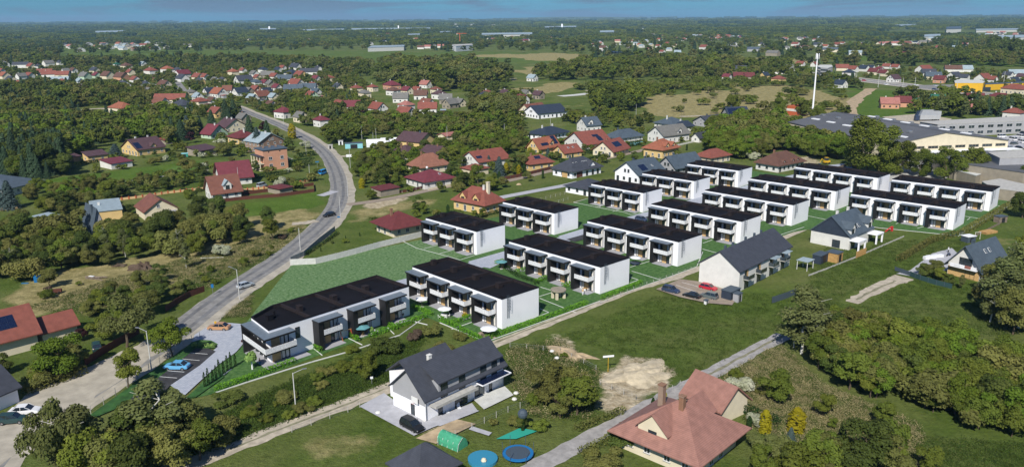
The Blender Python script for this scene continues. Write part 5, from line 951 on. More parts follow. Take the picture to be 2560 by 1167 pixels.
village(850, 0, .34277, [(115, 320, 30, 'a', 'r', 'w'), (225, 330, 35, 'a', 'g', 'w'), (325, 315, 35, 'a', 'n', 'w'), (590, 360, 40, 'c', 'b', 'w'), (640, 355, 40, 'c', 'q', 'w'), (735, 350, 40, 'c', 'q', 'w'), (690, 350, 30, 'a', 'g', 'w'), (1350, 310, 40, 'c', 'R', 'w'), (340, 260, 90, 'c', 'r', 'w'), (650, 245, 40, 'c', 'l', 'w'),
    (1900, 330, 40, 'a', 'q', 'w'), (1920, 365, 60, 'a', 'b', 'w'), (2060, 330, 40, 'a', 'l', 'w'), (2150, 290, 30, 'a', 'o', 'w'), (2200, 270, 30, 'a', 'l', 'w'), (2280, 265, 35, 'a', 'g', 'c'), (2330, 300, 35, 'a', 'o', 'w'), (2390, 330, 35, 'a', 'r', 'w'), (2200, 350, 40, 'a', 'l', 'w'), (2110, 355, 35, 'a', 'r', 'w'), (2260, 370, 40, 'a', 'u', 'c'), (2320, 350, 35, 'a', 'r', 'w'), (2400, 375, 40, 'a', 'l', 'w'), (2440, 345, 35, 'a', 'r', 'c'), (2450, 290, 30, 'a', 'o', 'w'), (2230, 310, 35, 'a', 'l', 'w'), (2160, 330, 35, 'a', 'g', 'w'), (2360, 275, 30, 'a', 'q', 'w'), (2460, 400, 40, 'c', 'l', 'w'), (2350, 395, 35, 'a', 'r', 'w')])
for px, n, (xa, xb, ya, yb) in (('b', 26, (1700, 1850, 92, 104)), ('d', 14, (1950, 2060, 96, 106)), ('c', 14, (150, 400, 114, 126)), ('e', 14, (2440, 2560, 84, 96)), ('f', 12, (1180, 1400, 92, 106)), ('g', 8, (560, 820, 96, 108)), ('h', 12, (2080, 2330, 100, 118)), ('i', 8, (900, 1120, 92, 104)), ('j', 10, (1480, 1640, 104, 118)), ('k', 8, (1560, 1760, 72, 84))):
    for i in range(n):
        village(rnd.uniform(xa, xb), rnd.uniform(ya, yb), 1, [(0, 0, rnd.uniform(9, 13), rnd.choice('aabch'), rnd.choice('rrogkqnl'), rnd.choice('wwwc'))])
fm = sorted({'roof_'+ROOFC[f[7]] for f in FAR_H}|{WALLC[f[8]] for f in FAR_H}); mb = MB()
for x2, y2, az, L, Wd, h, rh, rc, wc in FAR_H:
    ca_, sa_ = math.cos(az), math.sin(az); T_ = lambda x, y, z: (x2+x*ca_-y*sa_, y2+x*sa_+y*ca_, z); x, y = L/2, Wd/2; w_, r_i = fm.index(WALLC[wc]), fm.index('roof_'+ROOFC[rc])
    for q in (((-x, -y, 0), (x, -y, 0), (x, -y, h), (-x, -y, h)), ((x, y, 0), (-x, y, 0), (-x, y, h), (x, y, h)), ((x, -y, 0), (x, y, 0), (x, y, h), (x, 0, h+rh), (x, -y, h)), ((-x, y, 0), (-x, -y, 0), (-x, -y, h), (-x, 0, h+rh), (-x, y, h))): mb.quad([T_(*p) for p in q], w_)
    for s_ in (-1, 1): mb.quad([T_(-x-.4, s_*(y+.4), h-.2), T_(x+.4, s_*(y+.4), h-.2), T_(x+.4, 0, h+rh+.1), T_(-x-.4, 0, h+rh+.1)], r_i)
fo = mb.build('distant_houses', [M(k) for k in fm]); fo['kind'] = 'stuff'
landmark(*ground(620, 275), 'the far road bend'); landmark(*ground(330, 250), 'the left village centre'); landmark(*ground(1600, 215), 'the reed meadow'); landmark(*ground(740, 250), 'the white-and-red village house')
landmark(*ground(2250, 190), 'the highway houses'); landmark(*ground(2160, 290), 'the green strip field'); landmark(*ground(420, 125), 'the far left hamlet'); landmark(*ground(1620, 120), 'the railway village'); landmark(*ground(1800, 110), 'the far right hamlet'); landmark(*ground(2300, 130), 'the far right estate')
landmark(*ground(180, 180), 'the left village edge'); landmark(*ground(560, 200), 'the village middle row'); landmark(*ground(120, 215), 'the village front row'); landmark(*ground(1080, 240), 'the plum-roofed village end'); landmark(*ground(820, 190), 'the village back row'); landmark(*ground(500, 175), 'the mint-walled house row')
# ------------------------------------------------------------------ vegetation
def quads_mesh(name, P, Nn, size, m, seed, elong=1.0):
    rs = np.random.RandomState(seed); n = len(P)
    Nn = Nn/np.linalg.norm(Nn, axis=1, keepdims=True); a = rs.normal(size=(n, 3)); T1 = np.cross(Nn, a); T1 /= np.linalg.norm(T1, axis=1, keepdims=True)+1e-9; T2 = np.cross(Nn, T1)
    s = size[:, None]*rs.uniform(.7, 1.3, (n, 1)); c = []
    for (u, v) in ((-1, -.7), (.75, -1), (1, .8), (-.6, 1)): c.append(P+T1*s*u*.5*rs.uniform(.75, 1.2, (n, 1))+T2*s*v*.5*elong*rs.uniform(.75, 1.2, (n, 1))+Nn*s*rs.uniform(-.12, .12, (n, 1)))
    V = np.stack(c, 1).reshape(-1, 3); me = bpy.data.meshes.new(name); me.vertices.add(len(V)); me.vertices.foreach_set('co', V.ravel().astype(np.float32))
    me.loops.add(4*n); me.loops.foreach_set('vertex_index', np.arange(4*n, dtype=np.int32)); me.polygons.add(n)
    me.polygons.foreach_set('loop_start', np.arange(0, 4*n, 4, dtype=np.int32)); me.polygons.foreach_set('loop_total', np.full(n, 4, np.int32)); me.update(calc_edges=True)
    me.materials.append(m); return me
def sph(rs, n):
    v = rs.normal(size=(n, 3)); return v/np.linalg.norm(v, axis=1, keepdims=True)
def crown(kind, n, leaf, seed, m):
    """Unit-height crown (height 1); leaf size is given for that height."""
    rs = np.random.RandomState(seed); up = np.array([0, 0, 1.0])
    if kind in ('broad', 'willow', 'bush', 'round', 'birch', 'patch'):
        if kind == 'patch': K = 26; C = np.stack([rs.uniform(-2.2, 2.2, K), rs.uniform(-1.5, 1.5, K), rs.uniform(.45, .7, K)], 1); Rr = rs.uniform(.3, .5, K)
        else:
            K = {'broad': 17, 'willow': 14, 'bush': 12, 'round': 5, 'birch': 20}[kind]
            d = sph(rs, K)*rs.uniform(.3, 1, (K, 1))**.5
            ax = {'broad': (.34, .34, .36, .53), 'willow': (.42, .42, .27, .55), 'bush': (.60, .60, .26, .44), 'round': (.12, .12, .12, .55), 'birch': (.18, .18, .42, .53)}[kind]
            C = d*np.array(ax[:3])+np.array([0, 0, ax[3]]); Rr = rs.uniform(.55, 1.05, K)*{'broad': .185, 'willow': .2, 'bush': .30, 'round': .33, 'birch': .115}[kind]
            if kind == 'birch': C[:, :2] *= (1.25-(C[:, 2:3]-.2)*.95)
        w = Rr**2; k = rs.choice(K, n, p=w/w.sum()); d = sph(rs, n); d[:, 2] = np.where(d[:, 2] < -.35, -d[:, 2], d[:, 2]); rad = rs.uniform(.62, 1.08, (n, 1))
        P = C[k]+d*Rr[k][:, None]*rad*np.array([1, 1, .85]); P[:, 2] = np.maximum(P[:, 2], .03)
        Nn = d+rs.normal(size=(n, 3))*.45+up*.25
    elif kind == 'spruce':
        t = rs.uniform(0, 1, n)**.72; tier = np.floor(t*11)/11; f = t*11-np.floor(t*11)          # tiers of drooping boughs
        z = 1-(tier+f*.10)*.93; r = (.03+.25*(tier+.09))*(.55+.5*f)*rs.uniform(.55, 1.05, n); a = rs.uniform(0, 6.283, n); r *= 1+.18*np.sin(a*7+tier*30)
        P = np.stack([r*np.cos(a), r*np.sin(a), z-r*.18], 1); Nn = np.stack([np.cos(a), np.sin(a), np.full(n, .9)], 1)+rs.normal(size=(n, 3))*.4
    elif kind == 'column':
        z = rs.uniform(.02, 1, n); r = .13*np.clip((1.02-z)*3.2, 0, 1)**.6*rs.uniform(.7, 1.05, n); a = rs.uniform(0, 6.283, n)
        P = np.stack([r*np.cos(a), r*np.sin(a), z], 1); Nn = np.stack([np.cos(a), np.sin(a), np.full(n, .4)], 1)+rs.normal(size=(n, 3))*.35
    elif kind == 'poplar':
        K = 22; zc = rs.uniform(.14, .93, K); rr = .16*np.sin(np.clip(zc, 0, 1)*2.7)**.7; aa = rs.uniform(0, 6.283, K); C = np.stack([rr*np.cos(aa), rr*np.sin(aa), zc], 1); Rr = rs.uniform(.06, .11, K)
        k = rs.choice(K, n); d = sph(rs, n); P = C[k]+d*Rr[k][:, None]*rs.uniform(.6, 1.1, (n, 1))*np.array([1, 1, 1.3]); Nn = d+rs.normal(size=(n, 3))*.5+up*.2
    return quads_mesh('crown', P, Nn, np.full(n, leaf), m, seed+1)
def trunk(kind, seed, m):
    rs = random.Random(seed); mb = MB(); top = {'broad': .62, 'willow': .55, 'birch': .9, 'spruce': .95, 'poplar': .85, 'round': .5, 'bush': .4, 'column': .3}[kind]
    r = {'broad': .020, 'willow': .024, 'birch': .013, 'spruce': .014, 'poplar': .014, 'round': .03, 'bush': .012, 'column': .01}[kind]
    p = Vector((0, 0, 0)); seg = 5
    for i in range(seg):
        q = Vector((rs.uniform(-.015, .015)*(i+1), rs.uniform(-.015, .015)*(i+1), top*(i+1)/seg)); mb.tube(p, q, r*(1-i/seg*.75), r*(1-(i+1)/seg*.75), 6)
        if kind in ('broad', 'willow', 'birch', 'poplar', 'bush') and 1 <= i < 4:
            for _ in range(2):
                a = rs.uniform(0, 6.28); l = {'birch': .19, 'poplar': .13}.get(kind, .26); e = q+Vector((math.cos(a)*l, math.sin(a)*l, l*.75)); mb.tube(q, e, r*.42*(1-i/seg*.5), r*.12, 4)
        p = q
    return mb.mesh('trunk', m)
SP = {  # species: kind, leaf material, trunk material, words, category, name, width
 'green': ('broad', 'leaf_green', 'bark', 'green broad-crowned tree', 'tree', 'broadleaf_tree', 1.0), 'olive': ('broad', 'leaf_olive', 'bark', 'olive green tree', 'tree', 'broadleaf_tree', 1.0), 'dark': ('broad', 'leaf_dark', 'bark', 'dark green tree', 'tree', 'broadleaf_tree', 1.0),
 'bright': ('broad', 'leaf_bright', 'bark', 'bright yellow-green tree', 'tree', 'broadleaf_tree', 1.0), 'spruce': ('spruce', 'leaf_spruce', 'bark', 'dark conical spruce', 'tree', 'spruce_tree', 1.0), 'blue': ('spruce', 'leaf_bluespruce', 'bark', 'blue spruce', 'tree', 'spruce_tree', 1.15),
 'birch': ('birch', 'leaf_birch', 'birch_bark', 'slender birch with pale trunk', 'tree', 'birch_tree', 1.0), 'willow': ('willow', 'leaf_willow', 'bark', 'wide grey-green willow', 'tree', 'willow_tree', 1.0), 'poplar': ('poplar', 'leaf_green', 'bark', 'tall narrow poplar', 'tree', 'poplar_tree', 1.0),
 'bush': ('bush', 'leaf_green', 'bark', 'green rounded bush', 'bush', 'bush', 1.0), 'dbush': ('bush', 'leaf_dark', 'bark', 'dark green bush', 'bush', 'bush', 1.0), 'obush': ('bush', 'leaf_olive', 'bark', 'olive green bush', 'bush', 'bush', 1.0), 'bloom': ('bush', 'blossom', 'bark', 'white-flowering bush', 'bush', 'flowering_bush', 1.0),
 'brown': ('bush', 'twig_brown', 'bark', 'brown leafless bush', 'bush', 'bush', 1.0), 'gold': ('column', 'leaf_gold', 'bark', 'golden yellow conical thuja', 'tree', 'thuja_tree', 1.6), 'thuja': ('column', 'leaf_darkhedge', 'bark', 'dark slim thuja', 'tree', 'thuja_tree', 1.0), 'plum': ('broad', 'leaf_plum', 'bark', 'purple-leaved tree', 'tree', 'broadleaf_tree', 1.0)}
HI, LO, NV = {}, {}, 3
for k, (kind, lm, tm, *_r) in SP.items():
    big = kind in ('broad', 'willow', 'birch', 'spruce', 'poplar')
    HI[k] = [(crown(kind, {'broad': 6800, 'willow': 7000, 'birch': 4300, 'spruce': 5000, 'poplar': 6500, 'bush': 4200, 'round': 500, 'column': 500}[kind], {'broad': .030, 'willow': .028, 'birch': .021, 'spruce': .025, 'poplar': .0195, 'bush': .052, 'round': .09, 'column': .055}[kind], 100+i*7+len(k), M(lm)), trunk(kind, i+len(k), M(tm))) for i in range(NV if big else 2)]
    LO[k] = [crown(kind, 700 if big else 420, {'broad': .082, 'willow': .08, 'birch': .062, 'spruce': .066, 'poplar': .055, 'bush': .135, 'round': .2, 'column': .10}[kind], 300+i*5+len(k), M(lm)) for i in range(2)]
PATCH = [crown('patch', 700, .20, 900+i, M(m_)) for i, m_ in enumerate(('leaf_dark', 'leaf_green', 'leaf_spruce', 'leaf_dark'))]

TREES = []     # (x, y, height, species, width factor)
def tree_px(px, py, h, sp_, wf=1.0): x, y = ground(px, py); TREES.append((x, y, h, sp_, wf, True))
for t in [(152, 1205, 15.5, 'willow', .60), (205, 1190, 12, 'birch', 1.5), (262, 1195, 9.0, 'olive'), (235, 1215, 10, 'green'), (330, 1150, 9.5, 'dark', 1.2), (350, 1205, 9, 'dark', 1.1), (398, 1125, 12.5, 'birch', 1.7), (430, 1180, 8.5, 'olive', 1.1), (455, 1110, 8.0, 'olive', 1.2), (500, 1150, 7, 'green', 1.2), (550, 1110, 5, 'obush', 1.0), (300, 1210, 9, 'olive', 1.1), (290, 1140, 6.5, 'brown', .7), (490, 1110, 5, 'dark', 1.3), (370, 1170, 7, 'olive', 1.2),
          (432, 893, 8.6, 'bright', 1.1), (322, 968, 8.4, 'green', .9), (155, 942, 9.2, 'bright', 1.15), (318, 868, 12.5, 'willow', 1.0), (262, 850, 6.5, 'green', 1.2), (370, 790, 7, 'olive', 1.2), (100, 955, 4, 'green', 1.3), (10, 935, 4.5, 'dark'), (385, 760, 5.5, 'dark', 1.3), (228, 790, 4, 'olive', 1.5), (205, 850, 3, 'plum', 1.2),
          (918, 948, 6.2, 'green', .95), (968, 884, 4.2, 'dbush', 1.2), (930, 888, 2.8, 'dbush', 1.2), (1112, 888, 3.6, 'obush', 1.1), (1075, 838, 3.2, 'obush', 1.2), (1035, 850, 2.6, 'brown', 1.1), (565, 1008, 2.2, 'dbush', 1.9), (905, 915, 2.8, 'bush', 1.1), (860, 925, 2.2, 'bush', 1.5), (820, 935, 2, 'obush', 1.5), (1150, 850, 2.0, 'obush', 1.3), (880, 880, 1.6, 'bush', 1.6), (720, 1000, 2.2, 'obush', 1.7), (760, 1030, 1.8, 'obush', 1.6), (625, 1040, 1.8, 'bush', 1.6),
          (1368, 1008, 8.6, 'olive', 1.05), (1442, 1036, 9.2, 'green', 1.1), (1405, 990, 7.0, 'olive', 1.1), (1400, 1045, 5.5, 'olive', 1.1), (1305, 1075, 3.2, 'dark', .8), (1332, 1010, 2.4, 'bush'), (1290, 1060, 2, 'obush', 1.3), (1350, 1075, 2.2, 'bush', 1.2),
          (1940, 1003, 6.6, 'green', 1.15), (1846, 972, 3.2, 'bloom', 1.3), (2055, 1040, 5.0, 'green'), (2205, 1060, 5.2, 'green'), (1745, 1000, 4.6, 'gold', 1.2), (1657, 1008, 2.4, 'gold', 1.4), (1632, 1025, 2.4, 'thuja', 1.2), (1912, 1080, 4.0, 'gold', 1.1), (1990, 1078, 4.2, 'gold', 1.5), (1895, 1062, 2.8, 'bloom', 1.1), (1872, 1072, 2.4, 'thuja', 1.4), (2150, 1180, 9.5, 'dark', 1.1), (2060, 1170, 6.5, 'green', 1.2), (2230, 1190, 7, 'olive', 1.2), (1960, 1160, 4.5, 'willow', 1.2), (2100, 1140, 5.5, 'spruce', 1.2), (2320, 1180, 5, 'green'), (1910, 1130, 3.8, 'willow', 1.4), (1555, 1110, 3.6, 'dbush', 1.3), (1500, 1165, 3.5, 'obush', 1.5), (1975, 1110, 3, 'blue', 1.3),
          (2003, 884, 14.5, 'birch', 1.45), (2030, 872, 12.5, 'birch', 1.35), (1985, 868, 9, 'birch', 1.3), (2500, 805, 15, 'birch', 1.5), (2475, 805, 12, 'birch', 1.2), (2545, 820, 15, 'birch', 1.5), (2555, 760, 15, 'birch', 1.4), (2530, 740, 13, 'birch', 1.3), (2440, 750, 4.5, 'birch', 1.4), (2402, 722, 4, 'birch', 1.0), (2335, 690, 4.6, 'olive', 1.3), (2355, 703, 4, 'green', 1.3), (2310, 688, 3.5, 'dbush', 1.2), (2372, 712, 3, 'dark', 1.3), (2560, 640, 7, 'green', 1.0), (2555, 545, 9, 'dark', 1.2), (2540, 670, 8, 'birch', 1.3),
          (681, 600, 8.4, 'green', .9), (672, 575, 8.2, 'dark', .9), (556, 639, 4.0, 'bloom', 1.05), (466, 670, 7.8, 'birch', .9), (404, 737, 5.2, 'dark', 1.25), (440, 745, 4.6, 'olive', 1.3), (475, 735, 4, 'dark', 1.2), (640, 640, 2.8, 'obush'), (610, 660, 2.4, 'bush'), (527, 680, 2.4, 'bush', .8), (515, 705, 2.0, 'bush'), (125, 720, 5.5, 'olive', 1.1), (120, 745, 2.6, 'bush', 1.1), (600, 610, 5, 'green', 1.1), (705, 598, 2, 'brown', 1.2), (728, 580, 1.8, 'bush'),
          (25, 522, 10.5, 'blue', 1.35), (5, 520, 7, 'spruce', 1.2), (290, 396, 7.2, 'blue', 2.2), (645, 378, 12.5, 'blue', 1.1), (625, 346, 13, 'spruce', 1.2), (669, 354, 12, 'spruce', 1.2), (731, 347, 8.6, 'gold', 1.2), (660, 335, 8, 'plum', .8), (565, 300, 14, 'spruce', 1.3), (585, 296, 13, 'spruce', 1.3), (573, 312, 11, 'spruce', 1.2), (530, 318, 11, 'spruce', 1.4), (500, 330, 10, 'spruce', 1.3), (470, 340, 12, 'blue', 1.3), (455, 352, 12, 'spruce', 1.5), (478, 358, 7, 'plum', .9),
          (745, 392, 4.5, 'green', .7), (730, 381, 5.5, 'dark', .7), (765, 372, 5, 'bloom', 1.0), (720, 372, 6.5, 'dark', .7), (560, 392, 8, 'olive', 1.3), (430, 395, 4, 'green', 1.2), (396, 405, 3.5, 'obush', 1.4), (455, 408, 4, 'green', 1.2), (470, 434, 7.5, 'olive', 1.4), (500, 440, 6.5, 'dark', 1.2), (610, 440, 6, 'dark', 1.0), (640, 428, 5, 'dark', .9), (500, 520, 7.5, 'dark', 1.0), (480, 510, 6.5, 'green', 1.0), (325, 535, 4, 'dark', 1.1), (330, 568, 6, 'olive', 1.2), (280, 590, 6, 'dark', 1.1), (175, 570, 3, 'bloom', 1.2),
          (1105, 482, 5.2, 'green', 1.0), (1048, 530, 6.0, 'dark', 1.0), (1060, 536, 4.5, 'green', .9), (1195, 460, 9, 'green', 1.1), (1160, 468, 7, 'dark', 1.1), (1235, 478, 7, 'green', 1.2), (1262, 470, 5.5, 'olive', 1.1), (1248, 440, 8.5, 'blue', 1.25), (1222, 418, 5.5, 'blue', 1.2), (1300, 425, 8, 'olive', 1.1), (1282, 430, 8.5, 'dark', 1.1), (1265, 436, 5, 'gold', 1.1), (1297, 438, 4.5, 'gold', 1.1), (1311, 435, 4.5, 'thuja', 1.6), (1370, 398, 5.5, 'blue', 1.2), (1325, 388, 4, 'gold', 1.6), (1100, 425, 7, 'dark', 1.1), (1130, 440, 6.5, 'dark', 1.0), (1185, 545, 3.5, 'green'), (1150, 545, 3.0, 'dark', 1.1), (1205, 545, 4, 'green', 1.0), (1120, 532, 3.0, 'thuja', 1.5),
          (930, 500, 4.5, 'green', 1.2), (905, 470, 4.0, 'gold', 1.5), (975, 435, 8, 'green', 1.1), (955, 472, 5, 'green', 1.0), (900, 445, 8, 'dark', 1.0), (1025, 480, 2.5, 'bush'),
          (2165, 432, 25, 'poplar', 1.35), (2195, 436, 22, 'poplar', 1.4), (2140, 425, 18, 'poplar', 1.4), (2250, 436, 15, 'poplar', 1.5), (2222, 438, 15, 'poplar', 1.5), (2272, 432, 13, 'birch', 1.6), (2298, 442, 11.5, 'poplar', 1.6), (2312, 438, 11, 'poplar', 1.4), (2360, 448, 13.5, 'poplar', 1.7), (2382, 446, 10, 'dark', .9), (2405, 452, 11, 'green', .8), (2428, 448, 15, 'green', .9), (2455, 446, 10, 'green', 1.0), (2400, 440, 9, 'green'),
          (1905, 395, 8, 'green', 1.1), (1880, 400, 4.5, 'bloom', 1.1), (1850, 398, 6, 'green', 1.2), (2310, 430, 5, 'dark'), (2560, 470, 9, 'dark', 1.1), (2000, 290, 11, 'green', 1.0), (1950, 288, 13, 'green', 1.0), (1905, 292, 11, 'olive', 1.0), (1830, 285, 15, 'green', .9), (2110, 295, 9, 'dark', 1.3), (1500, 275, 14, 'dark', 1.2), (1540, 278, 15, 'dark', 1.2), (1580, 270, 15, 'green', 1.2), (1520, 300, 8, 'green', 1.2)]:
    tree_px(*t[:4], t[4] if len(t) > 4 else 1.0)
BA = [None]
def free(x, y, r, clear=True):
    if BA[0] is None or len(BA[0]) != len(BLOCKED): BA[0] = np.array(BLOCKED)
    B_ = BA[0]
    if ((B_[:, 0]-x)**2+(B_[:, 1]-y)**2 < (B_[:, 2]+r)**2).any(): return False
    for a, b, hw_ in LINES:
        if abs(a[0]-x) < 60+hw_ and abs(a[1]-y) < 60+hw_ and segd(x, y, a, b) < hw_+r: return False
    if clear:
        for P in CLEAR:
            if inpoly(x, y, P): return False
            if r > 1.5 and (inpoly(x+r*.7, y, P) or inpoly(x-r*.7, y, P) or inpoly(x, y+r*.7, P) or inpoly(x, y-r*.7, P)): return False
    return True
def zone(px, s, species, h0, h1, seed=0, margin=.8, wf=1.0, mx=4000):
    P = W(px); rs = random.Random(seed+len(TREES)); xa, xb = min(p[0] for p in P), max(p[0] for p in P); ya, yb = min(p[1] for p in P), max(p[1] for p in P)
    A = abs(sum(P[i][0]*P[(i+1) % len(P)][1]-P[(i+1) % len(P)][0]*P[i][1] for i in range(len(P))))/2
    n = min(mx, int(A/(s*s))); k = 0; tries = 0; cells = {}
    while k < n and tries < n*6:
        tries += 1; x, y = rs.uniform(xa, xb), rs.uniform(ya, yb)
        if not inpoly(x, y, P): continue
        c = (int(x/s), int(y/s))
        if cells.get(c, 0) >= 2: continue
        h = rs.uniform(h0, h1)*(1 if rs.random() < .85 else 1.2)
        if not free(x, y, h*.25*margin): continue
        cells[c] = cells.get(c, 0)+1; TREES.append((x, y, h, rs.choice(species), wf*rs.uniform(.85, 1.2), False)); k += 1
CLEAR.append(W([(185, 276), (230, 268), (310, 280), (330, 296), (260, 303), (200, 296)])); CLEAR.append(W([(110, 462), (160, 444), (330, 424), (500, 402), (530, 410), (440, 432), (300, 454), (150, 480)])); CLEAR.append(W([(0, 250), (100, 247), (100, 262), (0, 266)]))
mixd = ['green', 'olive', 'dark', 'green', 'olive', 'dark', 'birch']
zone([(0, 598), (120, 585), (240, 600), (330, 592), (430, 580), (520, 560), (620, 555), (612, 600), (560, 620), (480, 650), (330, 650), (240, 668), (120, 690), (0, 720)], 4.6, mixd+['obush'], 5.5, 9.5, 1)
zone([(0, 300), (200, 300), (420, 330), (460, 352), (330, 350), (260, 372), (160, 400), (165, 440), (90, 452), (0, 430)], 6.4, ['olive', 'green', 'dark', 'bright', 'spruce'], 6, 11, 2)
zone([(20, 380), (160, 380), (165, 440), (60, 450), (0, 440)], 4.5, ['spruce', 'spruce', 'dark'], 10, 14, 3)
zone([(230, 335), (330, 300), (480, 300), (480, 350), (415, 372), (340, 345)], 6.0, ['green', 'bright', 'olive', 'dark', 'spruce'], 7, 12, 4)
zone([(70, 500), (150, 450), (230, 455), (290, 500), (230, 540), (110, 540)], 5.8, ['olive', 'dark', 'green', 'bright'], 4.5, 7.5, 5)
zone([(0, 540), (110, 545), (120, 600), (0, 610)], 6, ['obush', 'green'], 2, 5, 6)
zone([(230, 430), (500, 405), (505, 415), (240, 452)], 6, ['obush', 'bush', 'green'], 1.5, 4, 7, mx=40)
zone([(240, 470), (440, 440), (505, 440), (505, 470), (340, 500), (270, 520)], 5.5, ['olive', 'dark', 'bush', 'obush'], 3, 6, 8)
zone([(230, 765), (340, 715), (420, 700), (420, 770), (330, 830), (210, 800)], 5.2, ['obush', 'olive', 'dark', 'bush', 'green'], 2.5, 6, 9)
zone([(60, 740), (230, 700), (300, 700), (240, 780), (110, 770)], 8, ['obush', 'bush', 'brown'], 1.2, 2.5, 10)
zone([(430, 700), (620, 650), (720, 600), (790, 560), (800, 570), (660, 660), (560, 740), (500, 740)], 9, ['obush', 'bush'], 1, 2.2, 11)
zone([(150, 905), (210, 870), (230, 905), (160, 950), (60, 980), (60, 960)], 3.5, ['green', 'obush', 'olive'], 2.5, 4.5, 12)
zone([(2010, 840), (2120, 828), (2250, 845), (2400, 880), (2480, 900), (2560, 920), (2640, 960), (2640, 1085), (2480, 1085), (2360, 1062), (2260, 1025), (2150, 1005), (2060, 1000), (2010, 960), (2020, 880)], 3.3, ['green', 'green', 'olive', 'dark', 'green', 'bright', 'obush', 'bush'], 5.2, 8.4, 13, margin=.6)
zone([(2350, 1000), (2560, 1040), (2640, 1100), (2480, 1120), (2400, 1090)], 5, ['green', 'dark'], 4, 6.5, 14)
zone([(1760, 955), (1860, 900), (2000, 930), (2020, 1010), (2200, 1080), (2150, 1100), (1960, 1040), (1820, 1010)], 9, ['obush', 'bush', 'brown', 'green'], 1.2, 2.6, 15)
zone([(2000, 1090), (2300, 1110), (2400, 1180), (2100, 1230), (1900, 1200)], 5.5, ['green', 'dark', 'olive', 'bush'], 3.5, 6, 16)
zone([(2480, 740), (2560, 705), (2700, 760), (2700, 850), (2560, 850), (2460, 810)], 5.5, ['birch', 'olive', 'dark'], 7, 13, 17)
zone([(2290, 640), (2240, 660), (2100, 760), (2060, 790), (1990, 850), (2060, 800), (2120, 770)], 7, ['bush', 'obush'], .8, 1.6, 18, mx=12)
zone([(1770, 330), (1850, 305), (1940, 315), (2000, 330), (2090, 345), (2110, 400), (2060, 405), (1950, 375), (1880, 400), (1770, 385)], 4.6, ['bright', 'bright', 'green', 'olive'], 7, 11, 19)
zone([(1760, 385), (1770, 335), (1800, 320), (1860, 400), (1840, 405)], 4.6, ['bright', 'green'], 6, 9, 20)
zone([(890, 470), (890, 400), (960, 375), (1060, 378), (1180, 385), (1200, 350), (1310, 350), (1320, 372), (1240, 395), (1140, 405), (1130, 440), (1100, 420), (1010, 415), (1000, 470), (940, 480)], 6.2, ['green', 'dark', 'olive', 'bright', 'green'], 4.5, 8, 21)
zone([(830, 305), (960, 295), (1180, 295), (1300, 290), (1320, 340), (1200, 375), (1080, 345), (940, 340), (820, 345)], 6.8, ['green', 'olive', 'green', 'dark', 'bright', 'obush'], 4.5, 7.5, 22)
zone([(800, 345), (900, 335), (905, 350), (820, 362)], 5, ['green', 'dark'], 5, 9, 23); zone([(1180, 245), (1320, 250), (1290, 290), (1180, 285)], 6, ['green', 'olive', 'willow'], 6, 10, 24)
zone([(1400, 300), (1500, 285), (1640, 300), (1600, 325), (1440, 320)], 7, ['green', 'dark', 'olive'], 4, 8, 25); zone([(1240, 480), (1270, 440), (1130, 470), (1120, 500)], 8, ['green', 'obush'], 2.5, 5, 26)
zone([(900, 560), (1050, 535), (1110, 530), (1000, 560)], 6, ['bush', 'dbush', 'obush'], 1, 2.5, 27, mx=14); zone([(770, 640), (920, 590), (930, 575), (860, 590), (760, 635)], 5, ['thuja', 'bush', 'gold', 'dbush'], .8, 1.6, 28, mx=26)
vill = ['green', 'olive', 'dark', 'green', 'olive', 'dark', 'spruce', 'green', 'willow', 'obush']
zone([(0, 178), (300, 168), (640, 165), (900, 195), (930, 250), (840, 300), (700, 290), (560, 300), (480, 300), (230, 290), (0, 298)], 11.5, vill, 4.5, 8.5, 29)
zone([(0, 298), (100, 290), (0, 330)], 8, ['olive', 'green'], 5, 9, 30); zone([(240, 230), (380, 240), (400, 270), (250, 268)], 7, ['green', 'olive', 'dark'], 7, 12, 31); zone([(20, 215), (190, 220), (240, 262), (60, 280), (0, 262)], 8, ['green', 'dark', 'olive', 'spruce'], 7, 12, 32)
zone([(690, 290), (760, 270), (900, 275), (960, 282), (830, 300), (760, 320)], 6.5, ['green', 'willow', 'dark'], 6, 10, 33)
zone([(0, 150), (350, 158), (640, 150), (960, 165), (1180, 175), (1200, 188), (960, 205), (900, 195), (640, 165), (300, 168), (0, 176)], 13, ['green', 'dark', 'olive', 'willow', 'dark'], 8, 14, 34)
zone([(960, 165), (1180, 165), (1280, 195), (1270, 215), (1130, 230), (960, 215)], 11, ['green', 'dark', 'olive', 'willow'], 9, 18, 35)
zone([(930, 205), (1180, 215), (1300, 235), (1400, 250), (1300, 262), (1190, 235), (960, 222)], 12, ['green', 'olive', 'bush', 'dark'], 5, 10, 36)
zone([(1330, 185), (1480, 165), (1700, 160), (2020, 168), (2010, 195), (1840, 200), (1640, 205), (1480, 200), (1350, 205)], 13, ['green', 'dark', 'green', 'olive'], 9, 16, 37)
zone([(1430, 218), (1640, 205), (1900, 198), (1960, 215), (1700, 232), (1560, 245), (1460, 240)], 10, ['bush', 'bush', 'obush', 'green', 'willow'], 4, 7, 38, wf=1.3); zone([(1480, 245), (1600, 235), (1620, 260), (1560, 285), (1480, 285)], 8, ['green', 'dark'], 8, 14, 39)
zone([(1640, 235), (2110, 215), (2120, 280), (1700, 290)], 24, ['bush', 'green', 'obush', 'willow'], 4, 8, 40, wf=1.2); zone([(1960, 195), (2130, 205), (2160, 225), (1960, 222)], 11, ['green', 'dark', 'spruce', 'olive'], 7, 11, 41)
zone([(2080, 168), (2540, 185), (2640, 225), (2450, 225), (2300, 208), (2120, 192)], 14, vill, 4, 7.5, 42); zone([(2130, 130), (2350, 138), (2640, 150), (2640, 170), (2400, 165), (2200, 152)], 13, ['dark', 'green', 'olive'], 10, 18, 43)
